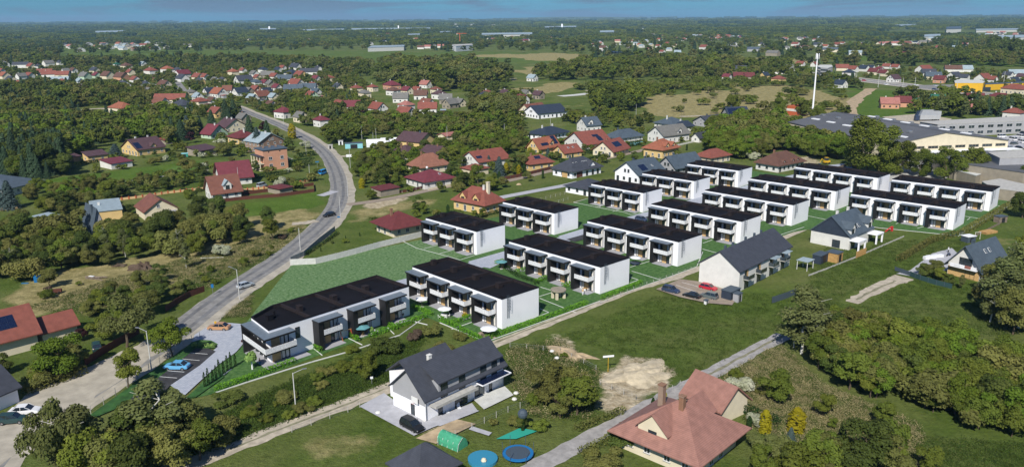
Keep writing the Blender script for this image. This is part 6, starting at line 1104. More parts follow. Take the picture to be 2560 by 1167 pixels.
zone([(2480, 130), (2560, 132), (2560, 152), (2470, 150)], 12, ['dark'], 18, 26, 44); zone([(2240, 250), (2420, 250), (2560, 270), (2560, 285), (2380, 290), (2320, 300), (2240, 270)], 12, ['green', 'dark', 'willow', 'birch'], 7, 13, 45)
zone([(2340, 282), (2420, 284), (2410, 300), (2340, 298)], 7, ['birch', 'green'], 12, 15, 46); zone([(2400, 262), (2560, 268), (2560, 295), (2440, 292)], 9, ['dark', 'spruce', 'dark'], 9, 14, 47)
zone([(1000, 545), (1040, 520), (1120, 520), (1050, 560)], 5.5, ['obush', 'bush'], .8, 2, 48, mx=8); zone([(1980, 270), (2130, 275), (2110, 300), (1990, 292)], 12, ['green', 'olive', 'bush'], 5, 9, 49)
zone([(980, 345), (1240, 365), (1600, 330), (1760, 330), (1700, 400), (1480, 430), (1260, 465), (1100, 470), (980, 440)], 10, ['green', 'obush', 'olive', 'bush', 'thuja', 'dark', 'bush'], 2.2, 4.8, 60, margin=.5)
zone([(480, 330), (700, 340), (800, 400), (790, 470), (600, 500), (440, 460), (300, 440), (260, 400), (420, 380)], 9.5, ['green', 'obush', 'olive', 'bush', 'dark', 'bush', 'bloom'], 1.6, 4.5, 61, margin=.5)
zone([(600, 260), (900, 240), (960, 290), (860, 320), (700, 300)], 10, vill, 4, 8, 62)
# rough bushes on the open meadow in front
zone([(640, 1000), (900, 900), (1060, 860), (1000, 930), (860, 990), (700, 1060), (560, 1100), (520, 1060)], 6.5, ['obush', 'bush', 'obush'], .7, 2.0, 50, mx=46, wf=1.3); zone([(1060, 1110), (1260, 1030), (1380, 1060), (1260, 1120), (1200, 1150)], 9, ['bush', 'obush'], .7, 1.6, 51, mx=8)
zone([(1290, 880), (1400, 860), (1480, 950), (1330, 950)], 7, ['bush', 'obush'], .6, 1.5, 52, mx=12)
# far fields that stay open
FIELD = [W(p) for p in ([(150, 138), (440, 132), (700, 127), (1180, 130), (1480, 136), (1480, 158), (1200, 162), (1000, 168), (870, 168), (700, 152), (440, 148), (150, 150)], [(1280, 160), (1420, 158), (1430, 185), (1290, 192)], [(1840, 143), (2035, 146), (2045, 162), (1840, 162)], [(2150, 143), (2400, 148), (2560, 150), (2560, 168), (2350, 163), (2170, 156)], [(2200, 76), (2560, 80), (2560, 90), (2200, 88)])]
def far_ok(x, y, r):
    for P in FIELD:
        if inpoly(x, y, P): return False
    return free(x, y, r, True)
rs = random.Random(77); FARP = []
for i in range(2600):
    px, py = rs.uniform(-60, 2620), rs.uniform(96, 166)
    x, y = ground(px, py); h = rs.uniform(9, 17)
    if far_ok(x, y, 10) and (py < 150 or rs.random() < .5): TREES.append((x, y, h, rs.choice(['dark', 'green', 'olive', 'dark', 'spruce']), 1.2, False))
for i in range(6400):
    px = rs.uniform(-80, 2640); py = 49+64*rs.random()**1.15+(10-px*.009)
    x, y = ground(px, py); d = math.hypot(x, y)
    if d > 15500 or d < 1700: continue
    if d < 5200 and not far_ok(x, y, 35): continue
    s = (12+min(10, d/900))*rs.uniform(.8, 1.15)*(1 if d < 6000 else 1.5)
    if d < 3200: s *= .72
    FARP.append((x, y, 0 if d < 9000 else ((d-9000)/7000)**2*30, s, rs.uniform(0, 6.28), rs.choice([0, 1, 2, 3]) if rs.random() < .8 else 1))

def gn_scatter(name, pts, models, label):
    """One 'stuff' object: the given meshes set out on stored points."""
    me = bpy.data.meshes.new(name); me.vertices.add(len(pts)); me.vertices.foreach_set('co', np.array([p[:3] for p in pts], np.float32).ravel())
    a = me.attributes.new('turn', 'FLOAT', 'POINT'); a.data.foreach_set('value', np.array([p[3] for p in pts], np.float32))
    a = me.attributes.new('size', 'FLOAT_VECTOR', 'POINT'); a.data.foreach_set('vector', np.array([p[4] for p in pts], np.float32).ravel())
    a = me.attributes.new('which', 'INT', 'POINT'); a.data.foreach_set('value', np.array([p[5] for p in pts], np.int32))
    o = bpy.data.objects.new(name, me); COL.objects.link(o); o['kind'] = 'stuff'; o['label'] = label; o['category'] = name.replace('_', ' ')
    g = bpy.data.node_groups.new(name, 'GeometryNodeTree'); g.interface.new_socket('Geometry', in_out='INPUT', socket_type='NodeSocketGeometry'); g.interface.new_socket('Geometry', in_out='OUTPUT', socket_type='NodeSocketGeometry')
    N, L = g.nodes, g.links; gi, go = N.new('NodeGroupInput'), N.new('NodeGroupOutput'); j = N.new('GeometryNodeJoinGeometry')
    def att(nm, t):
        n = N.new('GeometryNodeInputNamedAttribute'); n.data_type = t; n.inputs[0].default_value = nm; return n.outputs[0]
    tn, sz, wh = att('turn', 'FLOAT'), att('size', 'FLOAT_VECTOR'), att('which', 'INT'); cx = N.new('ShaderNodeCombineXYZ'); L.new(tn, cx.inputs[2])
    for k, m_ in enumerate(models):
        so_ = bpy.data.objects.new('tree_model', m_)
        oi = N.new('GeometryNodeObjectInfo'); oi.inputs['Object'].default_value = so_; oi.inputs['As Instance'].default_value = True
        ip = N.new('GeometryNodeInstanceOnPoints'); cm = N.new('FunctionNodeCompare'); cm.data_type = 'INT'; cm.operation = 'EQUAL'; L.new(wh, cm.inputs[2]); cm.inputs[3].default_value = k
        L.new(gi.outputs[0], ip.inputs['Points']); L.new(cm.outputs[0], ip.inputs['Selection']); L.new(oi.outputs['Geometry'], ip.inputs['Instance']); L.new(cx.outputs[0], ip.inputs['Rotation']); L.new(sz, ip.inputs['Scale']); L.new(ip.outputs[0], j.inputs[0])
    L.new(j.outputs[0], go.inputs[0]); md = o.modifiers.new('scatter', 'NODES'); md.node_group = g; return o

# the 300 trees and 150 bushes that show largest are things of their own
def shown(t):
    x, y, h = t[:3]; p = pixel(x, y, h*.5)
    if not (-40 < p[0] < 2600 and 0 < p[1] < 1230): return 0
    return h*t[4]/math.hypot(x, y)*(1.5 if t[5] else 1)
isb = lambda t: SP[t[3]][4] == 'bush'
trees = sorted([t for t in TREES if not isb(t)], key=shown, reverse=True); bushes = sorted([t for t in TREES if isb(t)], key=shown, reverse=True)
NT, NB = 300, 150
def plant(t):
    x, y, h, k, wf = t[:5]; kind, lm, tm, words, cat, name, w0 = SP[k]; v = rnd.choice(HI[k]); s = (h*w0*wf, h*w0*wf, h)
    if cat == 'bush':
        o = link(name, v[0], None, (x, y, 0), rnd.uniform(0, 6.28), s)
    else:
        o = thing(name, (x, y, 0), rnd.uniform(0, 6.28)); o.scale = s; link('crown', v[0], o); link('trunk', v[1], o)
    adj = ('tall ' if h > 11 and cat == 'tree' else 'small ' if h < (4 if cat == 'tree' else 1.6) else '')
    if kind in ('poplar', 'birch', 'spruce') or 'tall' in words: adj = 'big ' if h > 12 else ''
    later(o, adj+words, cat, 'trees standing between the houses and in the groves' if cat == 'tree' else 'bushes in the meadows and gardens', x, y)
for t in trees[:NT]: plant(t)
for t in bushes[:NB]: plant(t)
keys = list(SP)
models = [m_ for k in keys for m_ in LO[k]]
def pt(t): k = keys.index(t[3]); w = SP[t[3]][6]; return (t[0], t[1], 0, rnd.uniform(0, 6.28), (t[2]*w*t[4], t[2]*w*t[4], t[2]), k*2+rnd.randint(0, 1))
mid = [t for t in trees[NT:] if math.hypot(t[0], t[1]) < 420]; midb = bushes[NB:]
gn_scatter('trees', [pt(t) for t in trees[NT:] if math.hypot(t[0], t[1]) >= 420], models, 'trees among the village houses and the woods beyond them')
if mid:
    hm = [HI[k][i % len(HI[k])][0] for k in keys for i in range(2)]; gn_scatter('woodland', [pt(t) for t in mid], hm, 'trees filling the nearer groves and gardens')
if midb: gn_scatter('scrub', [pt(t) for t in midb], models, 'scattered scrub and shrubs in fields and gardens')
gn_scatter('forest', [(x, y, z, a, (s, s, s), m_) for x, y, z, s, a, m_ in FARP], PATCH, 'dark forest stretching to the horizon')
# rough grass and reeds on the meadows in front: tufts
def tuft(seed, m, n=22, hh=.25):
    rs = np.random.RandomState(seed); P = np.stack([rs.normal(0, .5, n), rs.normal(0, .5, n), rs.uniform(.03, hh, n)], 1); Nn = np.stack([rs.normal(size=n), rs.normal(size=n), rs.uniform(.1, .8, n)], 1); return quads_mesh('tuft', P, Nn, rs.uniform(.10, .17, n), m, seed)
foliage('grass_green', (.055, .095, .015), (.09, .14, .025)); foliage('grass_dark', (.035, .062, .012), (.055, .085, .018)); foliage('grass_dry', (.30, .26, .12), (.46, .40, .22))
def grass_zone(px, n, w, s0=.7, s1=1.5):
    P = W(px); out_ = []; xa, xb = min(p[0] for p in P), max(p[0] for p in P); ya, yb = min(p[1] for p in P), max(p[1] for p in P); k = 0
    while len(out_) < n and k < n*5:
        k += 1; x, y = rnd.uniform(xa, xb), rnd.uniform(ya, yb)
        if inpoly(x, y, P) and free(x, y, .2): s = rnd.uniform(s0, s1); out_.append((x, y, 0, rnd.uniform(0, 6.28), (s, s, s*rnd.uniform(.6, 1.1)), rnd.choice(w)))
    return out_
GR = grass_zone([(520, 1060), (640, 990), (900, 885), (1060, 850), (1000, 940), (860, 1000), (560, 1120), (420, 1167)], 4200, [0, 0, 0, 1])
GR += grass_zone([(1400, 840), (1740, 700), (1990, 720), (2080, 600), (2390, 600), (2560, 650), (2560, 840), (2000, 850), (1700, 950), (1520, 880)], 9000, [0, 0, 0, 1], .5, 1.0)
GR += grass_zone([(1700, 1000), (1800, 900), (1950, 860), (2060, 960), (2300, 1060), (2330, 1167), (2000, 1167), (1850, 1040)], 7000, [2, 2, 0, 0, 1], .45, .95); GR += grass_zone([(60, 770), (300, 690), (560, 620), (760, 560), (740, 610), (500, 730), (420, 690), (230, 790)], 4200, [0, 0, 1, 2], .6, 1.1)
GR += grass_zone([(1270, 870), (1400, 850), (1500, 930), (1480, 1050), (1320, 1040), (1280, 960)], 2200, [0, 0, 1, 2], .6, 1.2); GR += grass_zone([(640, 700), (620, 790), (500, 800), (600, 720), (720, 650), (730, 660)], 1200, [0, 0, 1, 2], .5, .9); GR += grass_zone([(2300, 1090), (2600, 1110), (2600, 1200), (2280, 1190)], 900, [0, 0, 1], .6, 1.1)
gn_scatter('grass', GR, [tuft(1, M('grass_green')), tuft(2, M('grass_dark')), tuft(3, M('grass_dry'), 26, .6)], 'rough grass and dry reed tufts on the open plots')

# hedges: leafy boxes
HN = [0]
def hedge(pts, w, h, m, label, mark=None, dens=34, leaf=.22, name='hedge', world=None):
    P = world or W(pts); Q, Nn = [], []; HN[0] += 1; rs_ = np.random.RandomState(HN[0])
    for a, b in zip(P, P[1:]):
        l = math.hypot(b[0]-a[0], b[1]-a[1]); n = int(l*(w+2*h)*dens*.55/(leaf/.22)**1.6); e = np.array([(b[0]-a[0])/l, (b[1]-a[1])/l, 0]); q = np.array([-e[1], e[0], 0]); t = rs_.uniform(0, l, n); f = rs_.uniform(0, w+2*h, n)
        s = np.where(f < h, -w/2, np.where(f < h+w, f-h-w/2, w/2)); z = np.where(f < h, f, np.where(f < h+w, h, w+2*h-f))*1.0+.04*np.sin(t*2.1)+rs_.uniform(-.06, .06, n)
        Q.append(np.array([a[0], a[1], 0])+t[:, None]*e+(s+rs_.uniform(-.07, .07, n))[:, None]*q+z[:, None]*np.array([0, 0, 1])); nn = np.where((f < h)[:, None], -q, np.where((f < h+w)[:, None], np.array([0, 0, 1.0]), q)); Nn.append(nn+rs_.normal(size=(n, 3))*.5)
    Q, Nn = np.concatenate(Q), np.concatenate(Nn); c = Q.mean(0); c[2] = 0
    o = link(name, quads_mesh(name, Q-c, Nn, np.full(len(Q), leaf), M(m), HN[0]), None, tuple(c)); 
    for a, b in zip(P, P[1:]): LINES.append((a, b, w/2))
    if label: tag(o, label, 'hedge')
    else: later(o, 'clipped hedge', 'hedge', 'garden hedges', c[0], c[1])
    return o
for pts, lb in (([(538, 978), (620, 950), (738, 906)], 'long bright green hedge along the car park garden below the corner terrace'), ([(780, 864), (804, 882)], 'short bright hedge beside the corner terrace, nearest the deckchair terrace'), ([(862, 829), (896, 855)], 'short bright hedge between swing set and teal parasol'), ([(925, 845), (1000, 816), (1068, 794)], 'bright hedge along the plot edge right of the teal parasol'),
                ([(954, 806), (990, 826)], 'short bright hedge left of the rightmost corner terrace garden'), ([(1030, 769), (1082, 790)], 'bright hedge in front of the white cantilever parasol'), ([(1100, 801), (1208, 855)], 'bright diagonal hedge beside the outdoor dining table'), ([(1131, 812), (1183, 795)], 'short bright hedge below the yellow flowering bush'), ([(1214, 850), (1400, 786), (1468, 760)], 'long bright hedge between terrace gardens and gravel lane'),
                ([(1504, 750), (1605, 709)], 'bright hedge by the lane right of the round garden table'), ([(1337, 709), (1376, 693)], 'bright hedge piece left of the second garden row'), ([(1404, 720), (1433, 711)], 'tiny bright hedge piece in front of the third home of the row'), ([(1286, 685), (1320, 675)], 'bright hedge piece behind the teal parasol table'), ([(1238, 662), (1258, 656)], 'tiny bright hedge above the teal parasol')):
    hedge(pts, .75, 1.1, 'leaf_hedge', lb, dens=44)
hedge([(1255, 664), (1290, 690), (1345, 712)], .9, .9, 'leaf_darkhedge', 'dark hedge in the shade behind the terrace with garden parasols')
hedge([(720, 470), (712, 462), (790, 452)], 1.4, 1.6, 'leaf_darkhedge', 'dark clipped hedge below the pink three-storey block'); hedge([(726, 420), (786, 412)], 3, 3.4, 'leaf_darkhedge', 'tall dark hedge right of the pink three-storey block'); hedge([(636, 447), (720, 435)], 1.2, 1.8, 'leaf_darkhedge', 'dark low hedge in front of the pink three-storey block')
hedge([(60, 985), (150, 955), (215, 930)], 2.0, 1.5, 'leaf_olive', 'yellow-green hedge bordering the yard of the red-roofed house', leaf=.3); hedge([(160, 415), (200, 412), (262, 404)], 1.5, 1.4, 'leaf_darkhedge', 'dark hedge in front of the yellow outbuilding', leaf=.4)
hedge([(1065, 452), (1130, 440)], 1.4, 2.2, 'leaf_darkhedge', 'dark hedge between two red-roofed gardens', leaf=.35); hedge([(1380, 428), (1425, 415), (1400, 405)], 1.2, 1.8, 'leaf_darkhedge', 'dark hedge beside the yellow bungalow with solar panels', leaf=.35); hedge([(1470, 402), (1530, 388)], 1.4, 1.5, 'leaf_darkhedge', 'clipped dark hedge in front of the wide cream house', leaf=.35)
hedge([(1420, 378), (1480, 385)], 1.4, 2.0, 'leaf_darkhedge', 'dark hedge between the two solar-roofed red houses', leaf=.35); hedge([(1545, 372), (1605, 362)], 1.6, 2.6, 'leaf_darkhedge', 'tall dark hedge in front of the slate pyramid roof', leaf=.4); hedge([(2245, 655), (2330, 605), (2390, 590)], 1.2, 1.7, 'leaf_olive', 'row of conifers along the driveway of the steep slate house', leaf=.3)
hedge([(2400, 590), (2470, 548), (2530, 512)], 1.8, 1.6, 'leaf_olive', 'rough hedge along the outer edge of the last terrace plot', leaf=.3); hedge([(1440, 1078), (1560, 1030)], 1.0, 1.1, 'leaf_olive', 'low conifer hedge left of the grey lane', leaf=.25); hedge([(1810, 1010), (1880, 1040), (1950, 1065)], 1.2, 1.6, 'leaf_darkhedge', 'dark hedge behind the salmon-tiled villa garage')
hedge([(1450, 1140), (1560, 1086)], 1.2, 1.2, 'leaf_olive', 'clipped hedge left of the large salmon-tiled villa'); hedge([(762, 640), (800, 615), (845, 585)], .8, .9, 'leaf_darkhedge', 'row of small thujas behind the roadside mesh fence'); hedge([(1095, 545), (1140, 535)], .8, 1.3, 'leaf_darkhedge', 'thuja row between bungalow and red-tiled villa')
hedge([(1190, 545), (1250, 532)], .9, 1.2, 'leaf_darkhedge', 'thuja row below the red-tiled villa'); hedge([(890, 395), (1000, 378)], 1.6, 1.6, 'leaf_olive', 'rough hedge below the white tents', leaf=.4); hedge([(480, 452), (600, 436)], 1.2, 1.2, 'leaf_olive', 'low olive hedge behind the huge raspberry roof', leaf=.35)
hedge([(745, 395), (790, 388)], 1.6, 2.2, 'leaf_darkhedge', 'dark hedge by the road bend', leaf=.4)
# ------------------------------------------------------------------ fences
def fence(px, step, h, m, post, label, th=.06, ph=None, name='fence', pw=.12, cat='fence', world=None, gap=0):
    P = world or W(px); c = P[0]; root = thing(name, (c[0], c[1], 0), 0, label, cat); cache = {}
    for a, b in zip(P, P[1:]):
        l = math.hypot(b[0]-a[0], b[1]-a[1]); n = max(1, round(l/step)); az = math.atan2(b[1]-a[1], b[0]-a[0]); s = l/n; LINES.append((a, b, .1))
        k = round(s, 2)
        if k not in cache: cache[k] = MB().box(pw/2+.003, -th/2, gap, s-pw/2-.003, th/2, h).mesh('panel', M(m))
        if 'p' not in cache: cache['p'] = MB().box(-pw/2, -pw/2, 0, pw/2, pw/2, ph or h+.08).mesh('post', M(post))
        for i in range(n):
            x, y = a[0]+(b[0]-a[0])*i/n-c[0], a[1]+(b[1]-a[1])*i/n-c[1]
            link('panel', cache[k], root, (x, y, 0), az); link('post', cache['p'], root, (x, y, 0), az)
    return root
fence([(726, 663), (790, 660), (840, 648), (890, 635), (950, 618), (1000, 606), (1062, 590)], 2.1, 1.75, 'pale_concrete', 'pale_concrete', 'pale concrete panel fence curving round the burgundy bungalow garden', .07)
mat('mesh_grey', (.24, .26, .26), .6, .1, 2)
fence([(727, 655), (760, 640), (800, 605), (838, 576)], 2.4, 1.5, 'mesh_grey', 'steel', 'grey roadside panel fence with young thujas behind it', .04)
fence([(415, 779), (440, 762), (475, 742), (512, 728)], 2.0, 1.5, 'fence_wood', 'fence_wood', 'dark red-brown board fence by the road above the big willow')
fence([(214, 914), (260, 884), (305, 858), (350, 832)], 2.0, 1.6, 'fence_wood', 'fence_wood', 'dark red-brown board fence along the red-roofed house yard')
for px, lb in (([(287, 502), (340, 496), (420, 484), (512, 473)], 'rust and cream block fence left of the brown-roofed cottage'), ([(605, 478), (660, 472), (730, 462), (783, 452)], 'rust and cream block fence below the long dark hedge')):
    fence(px, 2.3, .85, 'salmon_paint', 'orange_block', lb, .2, 1.15, pw=.42)
fence([(516, 510), (600, 500), (700, 492), (786, 480)], 2.2, 1.3, 'fence_wood', 'fence_wood', 'long dark brown board fence along the open meadow edge'); fence([(606, 488), (700, 476), (784, 464), (786, 480)], 2.2, 1.3, 'fence_wood', 'fence_wood', 'dark brown board fence behind the burgundy carport')
fence([(1252, 452), (1300, 443), (1378, 424)], 2.5, 1.5, 'fence_wood', 'dark_steel', 'dark fence along the lane below the yellow bungalow with solar panels')
fence([(980, 486), (1030, 478), (1070, 468)], 2.5, 1.1, 'fence_wood', 'pale_concrete', 'brown board fence with pale posts before the white raspberry-roofed bungalow'); fence([(1070, 476), (1130, 464)], 2.5, .8, 'cream_render', 'pale_concrete', 'low cream wall along the side street')
fence([(2275, 690), (2300, 700), (2340, 712), (2380, 722)], 1.8, 1.3, 'dark_screen', 'dark_steel', 'dark green screened fence below the driveway conifers'); fence([(2237, 677), (2275, 690)], 2.2, 1.2, 'dark_steel', 'dark_steel', 'black metal gate across the driveway', .03, name='gate', cat='gate')
fence([(2022, 690), (2070, 672), (2150, 640), (2260, 592)], 2.4, .45, 'concrete', 'concrete', 'low grey plinth wall along the villa gardens'); fence([(2140, 645), (2165, 634)], .8, 1.8, 'timber', 'timber', 'yellow timber screen fence by the modern villa')
fence([(1930, 758), (1960, 748), (1990, 736)], 2.2, 1.6, 'dark_steel', 'dark_steel', 'dark board screen in the gardens of the long terrace'); fence([(2500, 560), (2440, 590), (2420, 604)], 2.5, .6, 'grey_wood', 'grey_wood', 'low weathered fence behind the timber stack')
fence([(1690, 366), (1765, 349)], 2.6, .9, 'white_plaster', 'white_plaster', 'white low fence in front of the tall grey-roofed house'); fence([(155, 478), (250, 465), (330, 452), (412, 441)], 3.0, .35, 'pale_concrete', 'pale_concrete', 'pale low plinth wall across the left meadow')
fence([(2075, 432), (2100, 424), (2130, 410)], 2.5, 1.6, 'grey_wood', 'grey_wood', 'weathered board fence by the yellow loader'); fence([(0, 527), (45, 523)], 1.6, .9, 'salmon_paint', 'cream_render', 'low yellow and cream wall under the big blue spruce')
def mesh_fence(px, step, h, label):
    P = W(px); c = P[0]; root = thing('wire_fence', (*c, 0), 0, label, 'fence'); me_ = once(('mp', h), lambda: MB().box(-.04, -.04, 0, .04, .04, h).mesh('post', M('concrete')))
    mb = MB()
    for a, b in zip(P, P[1:]):
        l = math.hypot(b[0]-a[0], b[1]-a[1]); n = max(1, round(l/step))
        for i in range(n+1): link('post', me_, root, (a[0]+(b[0]-a[0])*i/n-c[0], a[1]+(b[1]-a[1])*i/n-c[1], 0))
        for z in (.25, .6, .95, h-.08): mb.tube((a[0]-c[0], a[1]-c[1], z), (b[0]-c[0], b[1]-c[1], z), .012, n=3)
    mb.build('wires', M('steel'), root); return root
mesh_fence([(228, 1036), (290, 990), (345, 948), (400, 910), (460, 868), (500, 845)], 3.0, 1.7, 'wire fence with concrete posts between car park verge and road')
mesh_fence([(730, 1080), (870, 1030), (900, 1018)], 3.2, 1.1, 'wire fence beside the gravel lane left of the white duplex'); mesh_fence([(1095, 1112), (1180, 1072), (1270, 1030), (1330, 1010)], 3.0, 1.2, 'wire fence round the vegetable beds behind the duplex')
mesh_fence([(1275, 868), (1400, 880), (1490, 925)], 3.5, 1.1, 'short-post wire fence on the meadow right of the duplex'); mesh_fence([(1500, 962), (1590, 1000), (1640, 1002), (1700, 965)], 3.0, 1.2, 'wire fence round the sandy building plot'); mesh_fence([(1420, 500), (1360, 520), (1340, 505), (1412, 486)], 3, 1.2, 'wire fence round the grass plot before the low dark bungalow')
mesh_fence([(1500, 760), (1600, 720), (1742, 672)], 2.5, 1.1, 'wire fence on the white kerb by the gravel lane'); mesh_fence([(2398, 590), (2450, 558), (2536, 508)], 2.5, 1.1, 'wire fence on the outer kerb of the last terrace plots')

# ------------------------------------------------------------------ lamps, poles, mast, signs
def pole(px, h, label=None, arm=None, head=True, r=.12, m='pale_concrete', name='street_lamp', cat='street lamp'):
    x, y = ground(*px); o = thing(name, (x, y, 0), 0)
    MB().tube((0, 0, 0), (0, 0, h), r, r*.65, 8).build('pole', M(m), o)
    if arm is not None:
        e = (math.cos(arm)*1.7, math.sin(arm)*1.7, h+.45); MB().tube((0, 0, h-.1), e, .045, n=6).build('arm', M('steel'), o)
        if head: MB().box(-.1, -.12, -.05, .65, .12, .08).build('lamp_head', M('steel'), o, e, arm)
    elif cat == 'utility pole': MB().box(-.9, -.06, h-.5, .9, .06, h-.38).build('crossarm', M('grey_wood'), o)
    if label: tag(o, label, cat)
    else: later(o, 'slim grey '+cat, cat, cat+'s', x, y)
    return o
pole((379, 925), 8.2, 'concrete street lamp with arm over the road, behind the blue car', R(165)); pole((599, 748), 7.6, 'concrete street lamp beside the silver car on the road', R(160)); pole((751, 626), 6.8, 'street lamp by the bend just above the concrete panel fence', None); pole((740, 1027), 7.2, 'single concrete lamp post beside the gravel lane', R(20))
for px, h in (((851, 540), 7), ((870, 492), 8), ((876, 420), 9), ((775, 452), 7), ((766, 388), 7.5), ((709, 312), 8), ((598, 470), 8.5), ((934, 370), 8), ((941, 358), 8), ((1118, 352), 8), ((1261, 345), 8), ((1376, 318), 8), ((1590, 292), 8.5), ((1500, 520), 3), ((905, 350), 8)): pole(px, h, None, None, False, .1)
for px in ((1702, 322), (1709, 290), (1300, 278), (1770, 245), (1790, 260), (1840, 235), (1775, 288)): pole(px, 9, None, None, False, .1, 'grey_wood', 'utility_pole', 'utility pole')
for px in ((2195, 219), (2255, 233), (2285, 231), (2390, 238), (2030, 190), (2140, 205), (2508, 214)): pole(px, 13, None, None, False, .22, 'pale_concrete', 'lighting_mast', 'lighting mast')
x, y = ground(2030, 294); o = thing('telecom_mast', (x, y, 0), 0, 'very tall white telecom mast with antennas at its top', 'mast')
MB().tube((0, 0, 0), (0, 0, 41), .62, .36, 14).build('pole', M('white_render'), o)
for i in range(3):
    a = i*2.09; MB().box(.9, -.25, 38, 1.15, .25, 41.5).build('antenna', M('white_render'), o, None, a); MB().box(.2, -.06, 38.4, 1.0, .06, 38.6).build('bracket', M('steel'), o, None, a)
MB().ring(0, 0, 37.8, 1.6, .06, 14).build('platform_ring', M('steel'), o)
def sign(px, h, w, hh, m, label, cat='sign', az=.2, pm='steel'):
    x, y = ground(*px); o = thing('road_sign', (x, y, 0), az, label, cat); MB().tube((0, 0, 0), (0, 0, h), .05, n=6).build('post', M(pm), o); MB().box(-w/2, -.08, h-hh, w/2, -.05, h+.05).build('sign_board', M(m), o)
sign((533, 737), 2.8, .6, .9, 'blue_plastic', 'blue and white road sign beside the road on the left verge'); sign((848, 560), 2.6, .9, .4, 'blue_plastic', 'blue road sign at the bend near the dark car'); sign((794, 420), 3, 1.6, .4, 'blue_plastic', 'blue street name sign by the road bend above the blue pick-up')
sign((1520, 929), 3.4, 2.2, .35, 'white_canvas', 'small white notice board on a yellow post by the sandy mound', pm='yellow_paint'); sign((930, 962), 1.7, .5, .4, 'white_canvas', 'little white plot sign beside the gravel lane'); sign((540, 818), 1.4, .5, .5, 'yellow_paint', 'small orange sign behind the bronze car')
sign((1575, 240), 4, 3, 2, 'white_canvas', 'white board at the reed meadow'); sign((873, 402), 3, 2.6, 1.2, 'white_canvas', 'white and red roadside banner right of the road bend')

# ------------------------------------------------------------------ vehicles
PAINT = dict(blue=(.12, .36, .60), bronze=(.40, .22, .11), silver=(.38, .42, .45), black=(.012, .013, .016), red=(.42, .015, .03), grey=(.10, .12, .12), white=(.70, .70, .70), navy=(.03, .045, .09), cyan=(.01, .26, .60), green=(.02, .05, .05))
for k, c in PAINT.items(): mat('paint_'+k, c, .28, spec=.6)
def loft(mb, st, m=0):
    """st: (x, [(y, z) ...]) mirrored ring sections along the car."""
    k0 = len(mb.v); n = len(st[0][1])*2
    for x, pr in st:
        for y, z in pr: mb.v.append((x, y, z))
        for y, z in reversed(pr): mb.v.append((x, -y, z))
    for i in range(len(st)-1):
        for j in range(n): mb.f.append((k0+i*n+j, k0+i*n+(j+1) % n, k0+(i+1)*n+(j+1) % n, k0+(i+1)*n+j)); mb.m.append(m)
    mb.f.append(tuple(k0+j for j in range(n-1, -1, -1))); mb.m.append(m); mb.f.append(tuple(k0+(len(st)-1)*n+j for j in range(n))); mb.m.append(m)
def car_meshes(kind):
    if ('car', kind) in MATS: return MATS[('car', kind)]
    hi = {'sedan': 1.42, 'hatch': 1.48, 'suv': 1.68, 'van': 1.95}[kind]; be = {'sedan': .95, 'hatch': .98, 'suv': 1.08, 'van': 1.15}[kind]
    R_ = lambda w, zb, zt: [(w*.86, zb), (w, zb+.12), (w*1.0, (zb+zt)/2), (w*.97, zt-.06), (w*.86, zt)]
    b = MB(); loft(b, [(-2.25, R_(.74, .38, be-.16)), (-2.12, R_(.84, .28, be-.02)), (-1.5, R_(.9, .22, be)), (0, R_(.91, .2, be)), (1.15, R_(.9, .22, be-.02)), (1.8, R_(.86, .24, be-.16)), (2.12, R_(.8, .28, be-.26)), (2.25, R_(.70, .36, be-.38))])
    x0, x1, x2, x3 = {'sedan': (-1.75, -1.0, .35, 1.2), 'hatch': (-2.05, -1.55, .35, 1.25), 'suv': (-2.1, -1.75, .35, 1.15), 'van': (-2.2, -2.1, 1.0, 1.7)}[kind]
    g = MB(); S = lambda w, z: [(w, be-.04), (w*.97, z)] ; loft(g, [(x0, [(.76, be-.04), (.74, be-.02)]), (x1, [(.82, be-.04), (.66, hi)]), ((x1+x2)/2, [(.84, be-.04), (.69, hi+.03)]), (x2, [(.82, be-.04), (.66, hi-.01)]), (x3, [(.76, be-.04), (.74, be-.02)])])
    r = MB(); loft(r, [(x1-.05, [(.66, hi+.005), (.56, hi+.03)]), ((x1+x2)/2, [(.70, hi+.035), (.58, hi+.065)]), (x2+.05, [(.66, hi), (.56, hi+.02)])])
    for s in (-1, 1):
        for xa, za, xb, zb in ((x0+.08, be, x1, hi), (x2, hi, x3-.08, be), ((x1+x2)/2, be, (x1+x2)/2, hi+.02)): r.tube((xa, s*.80, za), (xb, s*.69, zb), .045, n=4)
    w = MB().tube((0, -.1, 0), (0, .1, 0), .33, n=14); rim = MB().tube((0, -.11, 0), (0, .11, 0), .2, n=10)
    MATS[('car', kind)] = (b, g.mesh('windows', M('car_glass')), r, w.mesh('wheel', M('tyre')), rim.mesh('rim', M('rim')), MB().box(0, -.16, -.06, .06, .16, .07).mesh('headlight', M('white_frame')), MB().box(-.05, -.16, -.06, 0, .16, .07).mesh('tail_light', M('red_plastic')), be)
    return MATS[('car', kind)]
def car(px, az, colour, kind='sedan', label=None, sc=1.0, world=None, group=None, z=.06):
    x, y = world or ground(*px); b, g, r, w, rim, hl, tl, be = car_meshes(kind); o = thing('car', (x, y, z), az); o.scale = (sc,)*3
    body = link('body', once(('cb', kind, colour), lambda: b.mesh('body', M('paint_'+colour))), o); link('roof', once(('cr', kind, colour), lambda: r.mesh('roof', M('paint_'+colour))), body); link('windows', g, o)
    for sx in (-1.38, 1.35):
        for sy in (-.82, .82): q = link('wheel', w, o, (sx, sy, .33)); link('rim', rim, q)
    for sy in (-.58, .58): link('headlight', hl, o, (2.16, sy, be-.42)); link('tail_light', tl, o, (-2.18, sy, be-.18))
    if label: tag(o, label, 'car', group)
    else: later(o, f'{colour} {kind if kind != "hatch" else "hatchback"} car', 'car', group or 'parked and passing cars', x, y)
    return o
